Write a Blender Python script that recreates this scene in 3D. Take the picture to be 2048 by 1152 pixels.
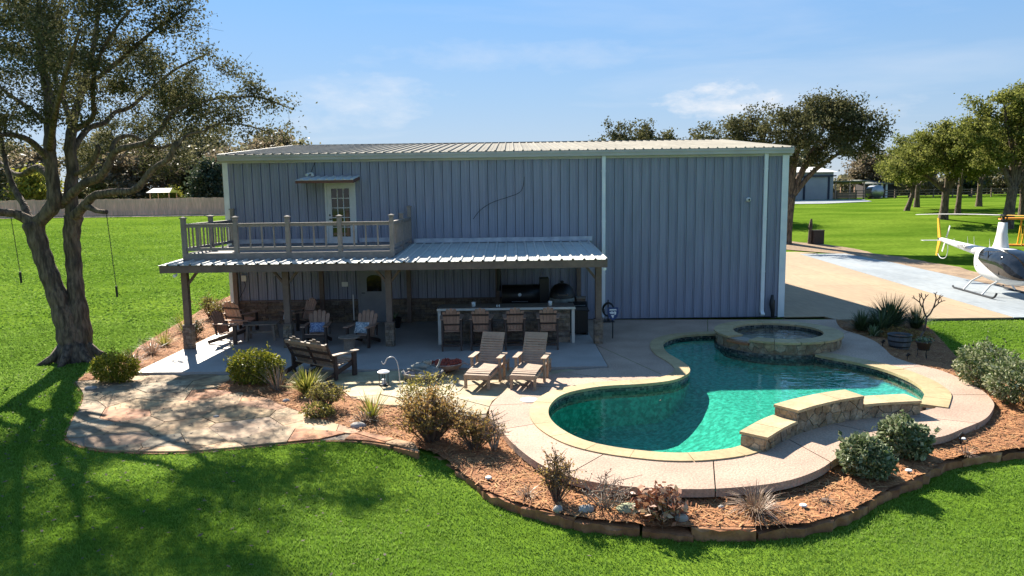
import bpy, bmesh, math, random
import numpy as np
from mathutils import Vector, Matrix, Euler
from mathutils.geometry import tessellate_polygon, delaunay_2d_cdt

for _o in list(bpy.data.objects):
    bpy.data.objects.remove(_o)
scene = bpy.context.scene
col = scene.collection
PI = math.pi

# ------------------------------------------------------------------ camera
PITCH = math.atan(186 / 1450.0); ROLL = 0.014
fw = Vector((0, math.cos(PITCH), -math.sin(PITCH)))
up0 = Vector((0, math.sin(PITCH), math.cos(PITCH)))
rt0 = Vector((1, 0, 0))
rt = rt0 * math.cos(ROLL) - up0 * math.sin(ROLL)
up = up0 * math.cos(ROLL) + rt0 * math.sin(ROLL)
cam_d = bpy.data.cameras.new('camera')
cam_d.sensor_width = 36.0
cam_d.lens = 1450 / 2048 * 36
cam_d.clip_start = 0.1
cam_d.clip_end = 5000
cam = bpy.data.objects.new('camera', cam_d)
col.objects.link(cam)
cam.matrix_world = Matrix(((rt.x, up.x, -fw.x, 0), (rt.y, up.y, -fw.y, 0), (rt.z, up.z, -fw.z, 4.35), (0, 0, 0, 1)))
scene.camera = cam

# ------------------------------------------------------------------ light
SUNV = Vector((0.58, -1.22, -1.0)).normalized()       # direction in which sunlight travels
ELEV = math.asin(-SUNV.z)
AZ = math.atan2(-SUNV.x, -SUNV.y)                     # sun azimuth from +Y towards +X
sun_d = bpy.data.lights.new('sun', 'SUN')
sun_d.energy = 5.0
sun_d.angle = math.radians(0.55)
sun_d.color = (1.0, 0.93, 0.80)
sun = bpy.data.objects.new('sun', sun_d)
sun.rotation_euler = SUNV.to_track_quat('-Z', 'Y').to_euler()
sun.location = (-20, 40, 30)
col.objects.link(sun)

world = bpy.data.worlds.new('World')
scene.world = world
world.use_nodes = True
wn, wl = world.node_tree.nodes, world.node_tree.links
wn.clear()
wout = wn.new('ShaderNodeOutputWorld')
wbg = wn.new('ShaderNodeBackground')
wbg.inputs['Strength'].default_value = 0.135
sky = wn.new('ShaderNodeTexSky')
sky.sky_type = 'NISHITA'
sky.sun_disc = False
sky.sun_elevation = ELEV
sky.sun_rotation = AZ
sky.altitude = 50
sky.air_density = 1.0
sky.dust_density = 0.1
sky.ozone_density = 1.6
whs = wn.new('ShaderNodeHueSaturation')
# soften the aureole round the sun so that the whole sky stays within the range of the picture
wbw = wn.new('ShaderNodeRGBToBW'); wl.new(sky.outputs[0], wbw.inputs[0])
# thin clouds: noise on the direction projected to a flat cloud layer
wtc = wn.new('ShaderNodeTexCoord')
wsep = wn.new('ShaderNodeSeparateXYZ')
wl.new(wtc.outputs['Generated'], wsep.inputs[0])
def wmath(op, a, b=None, clamp=False):
    n = wn.new('ShaderNodeMath'); n.operation = op; n.use_clamp = clamp
    for i, v in enumerate((a, b)):
        if v is None: continue
        if isinstance(v, (int, float)): n.inputs[i].default_value = v
        else: wl.new(v, n.inputs[i])
    return n.outputs[0]
wk = wmath('DIVIDE', 1.0, wmath('ADD', 1.0, wmath('DIVIDE', wbw.outputs[0], 2.4)))
wsc = wn.new('ShaderNodeVectorMath'); wsc.operation = 'SCALE'
wl.new(sky.outputs[0], wsc.inputs[0]); wl.new(wk, wsc.inputs['Scale'])
# the camera's even, slightly cyan rendering of the blue: most of the chroma follows elevation only
wtint = wn.new('ShaderNodeValToRGB'); wte = wtint.color_ramp.elements
wte[0].position = 0.0; wte[0].color = (0.86, 0.98, 1.14, 1)
wte[1].position = 0.30; wte[1].color = (0.33, 0.88, 1.78, 1)
_e = wte.new(0.13); _e.color = (0.60, 0.95, 1.42, 1)
wl.new(wsep.outputs['Z'], wtint.inputs[0])
wtl = wn.new('ShaderNodeVectorMath'); wtl.operation = 'SCALE'
wl.new(wtint.outputs[0], wtl.inputs[0]); wl.new(wmath('MULTIPLY', wbw.outputs[0], wk), wtl.inputs['Scale'])
wtm = wn.new('ShaderNodeMix'); wtm.data_type = 'RGBA'; wtm.inputs['Factor'].default_value = 0.8
wl.new(wsc.outputs[0], wtm.inputs['A']); wl.new(wtl.outputs[0], wtm.inputs['B'])
wl.new(wtm.outputs['Result'], whs.inputs['Color'])
wz = wmath('MAXIMUM', wmath('ADD', wsep.outputs['Z'], 0.07), 0.02)
wcx = wmath('DIVIDE', wsep.outputs['X'], wz)
wcy = wmath('DIVIDE', wsep.outputs['Y'], wz)
wcomb = wn.new('ShaderNodeCombineXYZ')
wl.new(wcx, wcomb.inputs[0]); wl.new(wcy, wcomb.inputs[1])
wmap = wn.new('ShaderNodeMapping')
wmap.inputs['Rotation'].default_value = (0, 0, 0.35)
wmap.inputs['Location'].default_value = (1.7, 0.6, 0)
wmap.inputs['Scale'].default_value = (0.36, 0.55, 1)
wl.new(wcomb.outputs[0], wmap.inputs[0])
wnoise = wn.new('ShaderNodeTexNoise')
wnoise.inputs['Scale'].default_value = 1.0
wnoise.inputs['Detail'].default_value = 9
wnoise.inputs['Roughness'].default_value = 0.55
wnoise.inputs['Distortion'].default_value = 0.5
wl.new(wmap.outputs[0], wnoise.inputs['Vector'])
wramp = wn.new('ShaderNodeValToRGB')
wramp.color_ramp.elements[0].position = 0.52
wramp.color_ramp.elements[0].color = (0, 0, 0, 1)
wramp.color_ramp.elements[1].position = 0.86
wramp.color_ramp.elements[1].color = (0.42, 0.42, 0.42, 1)
wl.new(wnoise.outputs['Fac'], wramp.inputs[0])
wmix = wn.new('ShaderNodeMix'); wmix.data_type = 'RGBA'
# a small heap cloud and two wisps low in the sky: soft ellipses (x/y, z/y, half width, half height, strength) broken up by noise
wdx = wmath('DIVIDE', wsep.outputs['X'], wmath('MAXIMUM', wsep.outputs['Y'], 0.02))
wdz = wmath('DIVIDE', wsep.outputs['Z'], wmath('MAXIMUM', wsep.outputs['Y'], 0.02))
wn2 = wn.new('ShaderNodeTexNoise'); wn2.inputs['Scale'].default_value = 16; wn2.inputs['Detail'].default_value = 8; wn2.inputs['Roughness'].default_value = .6
wmp2 = wn.new('ShaderNodeMapping'); wmp2.inputs['Scale'].default_value = (1, 1, 2.6); wl.new(wtc.outputs['Generated'], wmp2.inputs[0]); wl.new(wmp2.outputs[0], wn2.inputs['Vector'])
wfac = wramp.outputs[0]
for cx_, cz_, hw_, hh_, st_ in ((0.287, 0.122, 0.085, 0.030, 1.5), (0.39, 0.112, 0.17, 0.032, 0.7), (-0.21, 0.125, 0.13, 0.040, 0.75), (0.03, 0.185, 0.24, 0.022, 0.5), (-0.62, 0.15, 0.2, 0.03, 0.6), (0.95, 0.13, 0.22, 0.03, 0.7)):
    u_ = wmath('DIVIDE', wmath('SUBTRACT', wdx, cx_), hw_); v_ = wmath('DIVIDE', wmath('SUBTRACT', wdz, cz_), hh_)
    d_ = wmath('SUBTRACT', 1.15, wmath('ADD', wmath('MULTIPLY', u_, u_), wmath('MULTIPLY', v_, v_)))
    m_ = wmath('MULTIPLY', wmath('ADD', d_, wmath('MULTIPLY', wmath('SUBTRACT', wn2.outputs['Fac'], 0.55), 3.6)), 0.55 * st_, True)
    m_ = wmath('MULTIPLY', m_, min(1.0, st_))
    wfac = wmath('MAXIMUM', wfac, m_)
wl.new(wfac, wmix.inputs['Factor'])
wl.new(whs.outputs[0], wmix.inputs['A'])
wmix.inputs['B'].default_value = (2.55, 2.6, 2.7, 1)
wl.new(wmix.outputs['Result'], wbg.inputs['Color'])
wl.new(wbg.outputs[0], wout.inputs[0])

scene.view_settings.view_transform = 'Standard'
scene.view_settings.look = 'None'
scene.view_settings.gamma = 1
scene.view_settings.use_curve_mapping = False
scene.view_settings.exposure = 1.45
scene.render.engine = 'CYCLES'
scene.cycles.use_denoising = True
scene.cycles.max_bounces = 6
scene.cycles.diffuse_bounces = 3
scene.cycles.glossy_bounces = 3
scene.cycles.use_adaptive_sampling = True
scene.cycles.adaptive_threshold = 0.02
scene.cycles.transparent_max_bounces = 12
scene.cycles.caustics_reflective = False
scene.cycles.caustics_refractive = False

# ------------------------------------------------------------------ materials
MATS = {}
def mat(name, c1, c2=None, sc=3.0, rough=0.7, bump=0.0, bsc=40.0, metal=0.0, ramp=None, var=0.0, attr=False,
        spec=0.4, fine=0.0, fsc=60.0, bdist=0.02, stretch=None, transl=0.0, lo=0.35, hi=0.65):
    """world-position noise blends c1 and c2; 'ramp' gives per-piece colours; 'var' per-piece brightness"""
    m = bpy.data.materials.new(name); m.use_nodes = True
    n, l = m.node_tree.nodes, m.node_tree.links
    bs = n['Principled BSDF']; out = n['Material Output']
    bs.inputs['Roughness'].default_value = rough
    bs.inputs['Metallic'].default_value = metal
    bs.inputs['Specular IOR Level'].default_value = spec
    geo = n.new('ShaderNodeNewGeometry')
    vec = geo.outputs['Position']
    if stretch:
        mp = n.new('ShaderNodeMapping'); mp.inputs['Scale'].default_value = stretch
        l.new(vec, mp.inputs[0]); vec = mp.outputs[0]
    def noise(s, d=5):
        t = n.new('ShaderNodeTexNoise'); t.inputs['Scale'].default_value = s; t.inputs['Detail'].default_value = d
        l.new(vec, t.inputs['Vector']); return t.outputs['Fac']
    def rgb(c): return (c[0], c[1], c[2], 1)
    rnd = None
    if attr:
        a = n.new('ShaderNodeAttribute'); a.attribute_name = 'rnd'; rnd = a.outputs['Fac']
    elif ramp or var:
        oi = n.new('ShaderNodeObjectInfo'); rnd = oi.outputs['Random']
    cur = None
    if ramp:
        r = n.new('ShaderNodeValToRGB'); els = r.color_ramp.elements
        while len(els) < len(ramp): els.new(0.5)
        for i, c in enumerate(ramp):
            els[i].position = i / (len(ramp) - 1); els[i].color = rgb(c)
        l.new(rnd, r.inputs[0]); cur = r.outputs[0]
    if c2 is not None:
        mr = n.new('ShaderNodeMapRange'); mr.inputs[1].default_value = lo; mr.inputs[2].default_value = hi
        l.new(noise(sc), mr.inputs[0])
        mx = n.new('ShaderNodeMix'); mx.data_type = 'RGBA'
        l.new(mr.outputs[0], mx.inputs['Factor'])
        if cur is None:
            mx.inputs['A'].default_value = rgb(c1); mx.inputs['B'].default_value = rgb(c2)
        else:
            l.new(cur, mx.inputs['A'])
            mm = n.new('ShaderNodeMix'); mm.data_type = 'RGBA'; mm.blend_type = 'MULTIPLY'
            mm.inputs['Factor'].default_value = 1; l.new(cur, mm.inputs['A']); mm.inputs['B'].default_value = rgb(c2)
            l.new(mm.outputs['Result'], mx.inputs['B'])
        cur = mx.outputs['Result']
    def value(src, fac):
        hs = n.new('ShaderNodeHueSaturation')
        if src is None: hs.inputs['Color'].default_value = rgb(c1)
        else: l.new(src, hs.inputs['Color'])
        l.new(fac, hs.inputs['Value']); return hs.outputs[0]
    if fine:
        mr = n.new('ShaderNodeMapRange'); mr.inputs[1].default_value = 0.3; mr.inputs[2].default_value = 0.7
        mr.inputs[3].default_value = 1 - fine; mr.inputs[4].default_value = 1 + fine
        l.new(noise(fsc, 3), mr.inputs[0]); cur = value(cur, mr.outputs[0])
    if var and not ramp or (var and ramp):
        mr = n.new('ShaderNodeMapRange'); mr.inputs[3].default_value = 1 - var; mr.inputs[4].default_value = 1 + var
        if ramp:
            wv = n.new('ShaderNodeMath'); wv.operation = 'FRACT'
            ws = n.new('ShaderNodeMath'); ws.operation = 'MULTIPLY'; ws.inputs[1].default_value = 7.31
            l.new(rnd, ws.inputs[0]); l.new(ws.outputs[0], wv.inputs[0]); l.new(wv.outputs[0], mr.inputs[0])
        else:
            l.new(rnd, mr.inputs[0])
        cur = value(cur, mr.outputs[0])
    if cur is None: bs.inputs['Base Color'].default_value = rgb(c1)
    else: l.new(cur, bs.inputs['Base Color'])
    if bump:
        b = n.new('ShaderNodeBump'); b.inputs['Strength'].default_value = bump; b.inputs['Distance'].default_value = bdist
        l.new(noise(bsc, 4), b.inputs['Height']); l.new(b.outputs[0], bs.inputs['Normal'])
    if transl:
        tr = n.new('ShaderNodeBsdfTranslucent')
        if cur is None: tr.inputs['Color'].default_value = rgb(c1)
        else: l.new(cur, tr.inputs['Color'])
        ms = n.new('ShaderNodeMixShader'); ms.inputs[0].default_value = transl
        l.new(bs.outputs[0], ms.inputs[1]); l.new(tr.outputs[0], ms.inputs[2]); l.new(ms.outputs[0], out.inputs['Surface'])
    MATS[name] = m
    return m

# ------------------------------------------------------------------ mesh helpers
class MB:
    def __init__(s): s.v = []; s.f = []; s.r = []; s.cur = 0.5
    def add(s, vs, fs):
        o = len(s.v); s.v += [tuple(p) for p in vs]; s.r += [s.cur] * len(vs)
        s.f += [tuple(i + o for i in f) for f in fs]
    def box(s, x0, x1, y0, y1, z0, z1, M=None):
        vs = [(x, y, z) for z in (z0, z1) for y in (y0, y1) for x in (x0, x1)]
        if M is not None: vs = [M @ Vector(p) for p in vs]
        s.add(vs, [(0, 2, 3, 1), (4, 5, 7, 6), (0, 1, 5, 4), (1, 3, 7, 5), (3, 2, 6, 7), (2, 0, 4, 6)])
        return s
    def bar(s, a, b, w, h, upv=(0, 0, 1)):
        """rectangular bar from a to b, width w (sideways), height h (along upv)"""
        a, b = Vector(a), Vector(b); d = (b - a); L = d.length; d.normalize()
        u = Vector(upv); sd = d.cross(u)
        if sd.length < 1e-5: sd = d.cross(Vector((0, 1, 0)))
        sd.normalize(); u = sd.cross(d)
        vs = [p + sd * (w / 2 * i) + u * (h / 2 * j) for p in (a, b) for j in (-1, 1) for i in (-1, 1)]
        s.add(vs, [(0, 1, 3, 2), (4, 6, 7, 5), (0, 4, 5, 1), (1, 5, 7, 3), (3, 7, 6, 2), (2, 6, 4, 0)])
        return s
    def tube(s, pts, rad, n=8, caps=True):
        pts = [Vector(p) for p in pts]
        if isinstance(rad, (int, float)): rad = [rad] * len(pts)
        vs = []; ref = None
        for i, p in enumerate(pts):
            d = (pts[min(i + 1, len(pts) - 1)] - pts[max(i - 1, 0)])
            if d.length < 1e-9: d = Vector((0, 0, 1))
            d.normalize()
            if ref is None:
                ref = Vector((1, 0, 0)) if abs(d.x) < 0.8 else Vector((0, 1, 0))
            a = (ref - d * ref.dot(d)).normalized(); ref = a
            b = d.cross(a)
            for k in range(n):
                t = 2 * PI * k / n
                vs.append(p + (a * math.cos(t) + b * math.sin(t)) * rad[i])
        fs = [(i * n + k, i * n + (k + 1) % n, (i + 1) * n + (k + 1) % n, (i + 1) * n + k) for i in range(len(pts) - 1) for k in range(n)]
        if caps: fs += [tuple(range(n - 1, -1, -1)), tuple((len(pts) - 1) * n + k for k in range(n))]
        s.add(vs, fs); return s
    def lathe(s, prof, n=24, c=(0, 0, 0), caps=False):
        vs = [(c[0] + r * math.cos(2 * PI * k / n), c[1] + r * math.sin(2 * PI * k / n), c[2] + z) for r, z in prof for k in range(n)]
        fs = [(i * n + k, i * n + (k + 1) % n, (i + 1) * n + (k + 1) % n, (i + 1) * n + k) for i in range(len(prof) - 1) for k in range(n)]
        if caps: fs += [tuple(range(n - 1, -1, -1)), tuple((len(prof) - 1) * n + k for k in range(n))]
        s.add(vs, fs); return s
    def prism(s, poly, z0, z1):
        """solid from a plan outline (counter-clockwise), concave allowed"""
        n = len(poly)
        tri = tessellate_polygon([[Vector((p[0], p[1], 0)) for p in poly]])
        s.add([(p[0], p[1], z1) for p in poly] + [(p[0], p[1], z0) for p in poly],
              [t for t in (fix_up(poly, t) for t in tri)] + [(n + i, n + (i + 1) % n, (i + 1) % n, i) for i in range(n)])
        return s
    def build(s, name, m, parent=None, smooth=False, loc=None, rot=None):
        me = bpy.data.meshes.new(name); me.from_pydata(s.v, [], s.f); me.update()
        if any(abs(r - 0.5) > 1e-6 for r in s.r):
            at = me.attributes.new('rnd', 'FLOAT', 'POINT'); at.data.foreach_set('value', s.r)
        return link(name, me, m, parent, smooth, loc, rot)
def fix_up(poly, t):
    a, b, c = (poly[i] for i in t)
    cr = (b[0] - a[0]) * (c[1] - a[1]) - (b[1] - a[1]) * (c[0] - a[0])
    return tuple(t) if cr > 0 else (t[0], t[2], t[1])
def link(name, me, m, parent=None, smooth=False, loc=None, rot=None):
    if m is not None and not me.materials: me.materials.append(MATS[m] if isinstance(m, str) else m)
    if smooth: me.polygons.foreach_set('use_smooth', [True] * len(me.polygons))
    o = bpy.data.objects.new(name, me); col.objects.link(o)
    if parent is not None: o.parent = parent
    if loc is not None: o.location = loc
    if rot is not None: o.rotation_euler = rot
    return o
def piece(name, me, parent, loc=(0, 0, 0), rot=(0, 0, 0), scale=None):
    o = bpy.data.objects.new(name, me); col.objects.link(o); o.parent = parent; o.location = loc; o.rotation_euler = rot
    if scale: o.scale = scale
    return o
def thing(name, label, cat, loc=(0, 0, 0), rz=0.0, group=None):
    o = bpy.data.objects.new(name, None); col.objects.link(o); o.empty_display_size = 0.2
    o.location = loc; o.rotation_euler = (0, 0, rz); o['label'] = label; o['category'] = cat
    if group: o['group'] = group
    return o
def tag(o, label, cat, group=None):
    o['label'] = label; o['category'] = cat
    if group: o['group'] = group
    return o
def struct(o, kind='structure', label=None):
    o['kind'] = kind
    if label: o['label'] = label
    return o
def copy_tree(o, parent=None):
    c = o.copy(); col.objects.link(c); c.parent = parent
    for ch in list(o.children): copy_tree(ch, c)
    return c
def mesh_np(name, verts, faces_n, nper, m, rnd=None, parent=None, smooth=False):
    """fast mesh: verts (N,3), consecutive nper verts form one face"""
    me = bpy.data.meshes.new(name)
    nv = len(verts); nf = nv // nper
    me.vertices.add(nv); me.vertices.foreach_set('co', np.asarray(verts, np.float32).ravel())
    me.loops.add(nv); me.loops.foreach_set('vertex_index', np.arange(nv, dtype=np.int32))
    me.polygons.add(nf)
    me.polygons.foreach_set('loop_start', np.arange(0, nv, nper, dtype=np.int32))
    me.update(calc_edges=True)
    if rnd is not None:
        at = me.attributes.new('rnd', 'FLOAT', 'POINT'); at.data.foreach_set('value', np.asarray(rnd, np.float32))
    me.validate()
    return link(name, me, m, parent, smooth)
def crom(pts, n=6, closed=False):
    """Catmull-Rom through points of any dimension"""
    P = [np.array(p, float) for p in pts]; N = len(P); out = []
    rng = range(N if closed else N - 1)
    for i in rng:
        g = (lambda k: P[k % N]) if closed else (lambda k: P[min(max(k, 0), N - 1)])
        a, b, c, d = g(i - 1), g(i), g(i + 1), g(i + 2)
        for k in range(n):
            t = k / n
            out.append(tuple(0.5 * ((2 * b) + (c - a) * t + (2 * a - 5 * b + 4 * c - d) * t * t + (3 * b - a - 3 * c + d) * t ** 3)))
    if not closed: out.append(tuple(P[-1]))
    return out
def offset_path(pts, d, closed=False):
    """shift a plan polyline to its right by d"""
    out = []; N = len(pts)
    for i in range(N):
        a = pts[(i - 1) % N] if closed or i > 0 else pts[i]
        b = pts[(i + 1) % N] if closed or i < N - 1 else pts[i]
        tx, ty = b[0] - a[0], b[1] - a[1]; L = math.hypot(tx, ty) or 1
        out.append((pts[i][0] + ty / L * d, pts[i][1] - tx / L * d))
    return out
def resample(pts, step):
    out = [pts[0]]; acc = 0.0
    L = sum(math.dist(pts[i][:2], pts[i + 1][:2]) for i in range(len(pts) - 1))
    n = max(1, round(L / step)); step = L / n; want = step
    for i in range(len(pts) - 1):
        a, b = pts[i], pts[i + 1]; s = math.dist(a[:2], b[:2])
        while acc + s >= want - 1e-9 and len(out) < n:
            t = (want - acc) / s
            out.append(tuple(a[k] + (b[k] - a[k]) * t for k in range(len(a)))); want += step
        acc += s
    out.append(pts[-1]); return out
def inside(px, py, poly):
    px = np.asarray(px); py = np.asarray(py); r = np.zeros(px.shape, bool); n = len(poly)
    for i in range(n):
        x1, y1 = poly[i][:2]; x2, y2 = poly[(i + 1) % n][:2]
        if y1 == y2: continue
        c = ((y1 > py) != (y2 > py)) & (px < (x2 - x1) * (py - y1) / (y2 - y1) + x1)
        r ^= c
    return r
def clip_half(poly, nx, ny, c):
    """keep nx*x+ny*y <= c"""
    out = []; N = len(poly)
    for i in range(N):
        a, b = poly[i], poly[(i + 1) % N]
        da = nx * a[0] + ny * a[1] - c; db = nx * b[0] + ny * b[1] - c
        if da <= 0: out.append(a)
        if (da < 0 < db) or (db < 0 < da):
            t = da / (da - db); out.append((a[0] + (b[0] - a[0]) * t, a[1] + (b[1] - a[1]) * t))
    return out
def area(p): return 0.5 * sum(p[i][0] * p[(i + 1) % len(p)][1] - p[(i + 1) % len(p)][0] * p[i][1] for i in range(len(p)))
def clean(p, e=0.012):
    q = []
    for a in p:
        if not q or math.dist(a, q[-1]) > e: q.append(a)
    while len(q) > 2 and math.dist(q[0], q[-1]) < e: q.pop()
    return q
def voronoi_cells(outline, step, rng, gap, jit=0.38, sx=1.0, sy=1.0):
    xs = [p[0] for p in outline]; ys = [p[1] for p in outline]
    seeds = []
    ny = int((max(ys) - min(ys)) / (step * sy)) + 3; nx = int((max(xs) - min(xs)) / (step * sx)) + 3
    for j in range(ny):
        for i in range(nx):
            seeds.append((min(xs) + (i - 1 + 0.5 * (j % 2) + rng.uniform(-jit, jit)) * step * sx, min(ys) + (j - 1 + rng.uniform(-jit, jit)) * step * sy))
    cells = []
    for a in seeds:
        p = list(outline)
        for b in seeds:
            if a is b or abs(a[0] - b[0]) > 3 * step * sx or abs(a[1] - b[1]) > 3 * step * sy: continue
            dx, dy = b[0] - a[0], b[1] - a[1]; L = math.hypot(dx, dy)
            nx_, ny_ = dx / L, dy / L
            c = nx_ * (a[0] + b[0]) / 2 + ny_ * (a[1] + b[1]) / 2 - gap / 2
            p = clip_half(p, nx_, ny_, c)
            if len(p) < 3: break
        p = clean(p) if len(p) >= 3 else p
        if len(p) >= 3 and abs(area(p)) > 0.12 * step * step * sx * sy: cells.append(p if area(p) > 0 else p[::-1])
    return cells
def smoothstep(a, b, x):
    t = np.clip((np.asarray(x, float) - a) / (b - a), 0, 1); return t * t * (3 - 2 * t)

# ------------------------------------------------------------------ material set
mat('lawn', (0.066, 0.128, 0.011), (0.132, 0.205, 0.023), sc=0.33, stretch=(.35, 1, 1), rough=0.95, spec=0.0, fine=0.28, fsc=9, bump=0.6, bsc=25)
mat('grass_blade', (0.09, 0.19, 0.014), None, rough=0.75, spec=0.1, transl=0.4, attr=True,
    ramp=[(0.088, 0.155, 0.018), (0.152, 0.262, 0.034), (0.212, 0.338, 0.058), (0.31, 0.385, 0.115)])
mat('deck_aggregate', (0.475, 0.335, 0.25), (0.37, 0.255, 0.19), sc=0.9, rough=0.85, fine=0.24, fsc=26, bump=0.6, bsc=30, var=0.05)
mat('slab_concrete', (0.42, 0.375, 0.345), (0.35, 0.31, 0.285), sc=1.1, rough=0.6, fine=0.06, fsc=20)
mat('drive_concrete', (0.40, 0.285, 0.175), (0.345, 0.245, 0.155), sc=0.35, rough=0.8, fine=0.10, fsc=5, var=.05, stretch=(1.3, .25, 1))
mat('pad_concrete', (0.315, 0.34, 0.355), (0.25, 0.275, 0.295), sc=0.5, rough=0.75, fine=0.12, fsc=5, var=.05, stretch=(1.2, .35, 1))
mat('flagstone', (1, 1, 1), (0.55, 0.46, 0.40), sc=2.3, rough=0.8, bump=0.6, bsc=9, fine=0.3, fsc=7, var=0.16,
    ramp=[(0.44, 0.27, 0.14), (0.55, 0.385, 0.215), (0.38, 0.27, 0.16), (0.57, 0.41, 0.23), (0.50, 0.19, 0.065), (0.38, 0.31, 0.215), (0.52, 0.345, 0.17), (0.44, 0.295, 0.165)])
mat('sandstone', (1, 1, 1), (0.8, 0.74, 0.66), sc=2.5, rough=0.8, bump=0.3, bsc=14, fine=0.12, fsc=15, var=0.1,
    ramp=[(0.46, 0.37, 0.22), (0.40, 0.33, 0.21), (0.48, 0.40, 0.26), (0.36, 0.31, 0.22)])
mat('mulch', (0.27, 0.11, 0.045), (0.37, 0.165, 0.065), sc=2.2, rough=0.95, fine=0.45, fsc=28, bump=1.0, bsc=35)
mat('straw', (1, 1, 1), None, rough=0.9, attr=True, ramp=[(0.15, 0.055, 0.025), (0.36, 0.155, 0.06), (0.50, 0.28, 0.12), (0.24, 0.09, 0.04)])
mat('dirt', (0.34, 0.235, 0.145), (0.20, 0.135, 0.085), sc=0.7, rough=0.95, fine=0.25, fsc=6, bump=0.5, bsc=12)
mat('edging_stone', (1, 1, 1), (0.66, 0.56, 0.5), sc=5, rough=0.9, bump=0.8, bsc=16, fine=0.2, fsc=20, var=0.12,
    ramp=[(0.46, 0.21, 0.09), (0.36, 0.165, 0.08), (0.50, 0.26, 0.12)])
mat('coping', (0.46, 0.345, 0.185), (0.38, 0.28, 0.145), sc=1.6, rough=0.75, bump=0.25, bsc=25, fine=0.12, fsc=14, var=0.08)
mat('wall_stone', (1, 1, 1), (0.62, 0.55, 0.48), sc=7, rough=0.85, bump=0.7, bsc=22, fine=0.2, fsc=30, var=0.16,
    ramp=[(0.36, 0.27, 0.17), (0.46, 0.38, 0.27), (0.28, 0.21, 0.14), (0.40, 0.30, 0.18), (0.33, 0.29, 0.24)])
mat('mortar', (0.34, 0.29, 0.23), (0.27, 0.23, 0.19), sc=8, rough=0.95, bump=0.4, bsc=60)
mat('dark_joint', (0.24, 0.18, 0.13), rough=0.95)

# ------------------------------------------------------------------ outlines (metres; camera stands at x=0, y=0)
POOL_A = [(6.41, 22.03), (5.78, 22.0), (5.04, 21.73), (4.49, 21.08), (4.26, 20.31), (4.19, 19.4), (4.31, 18.54), (4.37, 17.93), (4.31, 17.4), (4.11, 16.97), (3.7, 16.52), (3.01, 16.24), (2.04, 16.07), (1.37, 15.72), (0.98, 15.3), (0.74, 14.67), (0.66, 14.1), (0.7, 13.56), (0.87, 12.99), (1.2, 12.42), (1.65, 12.05), (2.2, 11.8), (2.64, 11.69), (3.11, 11.7), (3.65, 11.85), (4.02, 12.08)]
POOL_W = [(4.02, 12.08), (4.95, 12.98), (5.8, 13.54), (6.8, 13.93), (7.86, 14.08)]
POOL_B = [(8.3, 14.3), (8.62, 14.76), (8.9, 15.2), (9.06, 15.7), (9.14, 16.3), (9.1, 16.98), (8.96, 17.5), (8.69, 18.05), (8.36, 18.53), (8.08, 18.95)]
SPA = (7.7, 20.75); SPA_R = 1.75; SPA_IN = 1.26
DECK = [(2.42, 24.97), (2.42, 17.9), (1.15, 17.43), (0.04, 16.22), (-0.4, 15.1), (-0.5, 14.31), (-0.42, 13.71), (-0.26, 13.15), (0.01, 12.26), (0.38, 11.41), (0.79, 10.86), (1.29, 10.53), (1.94, 10.33), (2.74, 10.25), (3.5, 10.33), (4.18, 10.54), (4.81, 10.96), (5.38, 11.51), (6.08, 11.94), (6.73, 12.19), (7.13, 12.28), (7.63, 12.42), (8.21, 12.81), (8.92, 13.31), (9.47, 13.9), (9.85, 14.45), (10.18, 15.31), (10.33, 16.2), (10.35, 17.1), (10.19, 17.58), (10.05, 18.02), (10.0, 18.7), (10.25, 19.58), (10.5, 20.66), (10.52, 21.65), (10.42, 22.48), (10.67, 23.44), (11.0, 24.3)]
BED_F = [(-1.73, 12.62), (-1.31, 12.26), (-0.91, 11.57), (-0.55, 10.94), (-0.15, 10.46), (0.36, 10.1), (0.85, 9.79), (1.53, 9.59), (2.19, 9.44), (2.87, 9.42), (3.48, 9.41), (4.07, 9.51), (4.69, 9.8), (5.27, 10.25), (5.88, 10.72), (6.61, 11.19), (7.24, 11.71), (7.92, 11.98), (8.94, 12.23), (10.1, 12.5), (11.4, 12.9)]
FLAG_F = [(-10.79, 17.43), (-9.9, 16.26), (-9.45, 15.43), (-8.98, 14.35), (-8.62, 13.55), (-8.33, 13.1), (-7.78, 12.68), (-7.2, 12.45), (-6.43, 12.34), (-5.73, 12.34), (-5.08, 12.47), (-4.26, 12.7), (-3.58, 12.86), (-2.82, 12.8), (-2.23, 12.56), (-1.66, 12.2)]
FLAG_I = [(-1.8, 12.6), (-2.7, 13.15), (-3.4, 13.71), (-4.15, 14.33), (-5.02, 15.15), (-5.55, 15.76), (-6.28, 16.21), (-6.95, 16.5)]
SAND_IN = [(-6.3, 17.55), (-4.9, 17.1), (-4.2, 16.7), (-3.6, 15.6), (-3.0, 15.05), (-1.6, 14.6), (-0.9, 14.05), (-0.5, 13.75)]
SPA_ARC = [(SPA[0] + SPA_R * math.cos(math.radians(a)), SPA[1] + SPA_R * math.sin(math.radians(a))) for a in range(283, 131, -8)]
POOL_A_S = crom(POOL_A, 5); POOL_W_S = crom(POOL_W, 4); POOL_B_S = crom(POOL_B, 4)
POOL = POOL_A_S + POOL_W_S[1:] + POOL_B_S + SPA_ARC           # counter-clockwise
DECK_S = DECK[:2] + crom(DECK[1:], 4)[1:]
BED_S = crom(BED_F, 5); FLAG_S = crom(FLAG_F, 5); FLAGI_S = crom(FLAG_I, 4)

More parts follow.
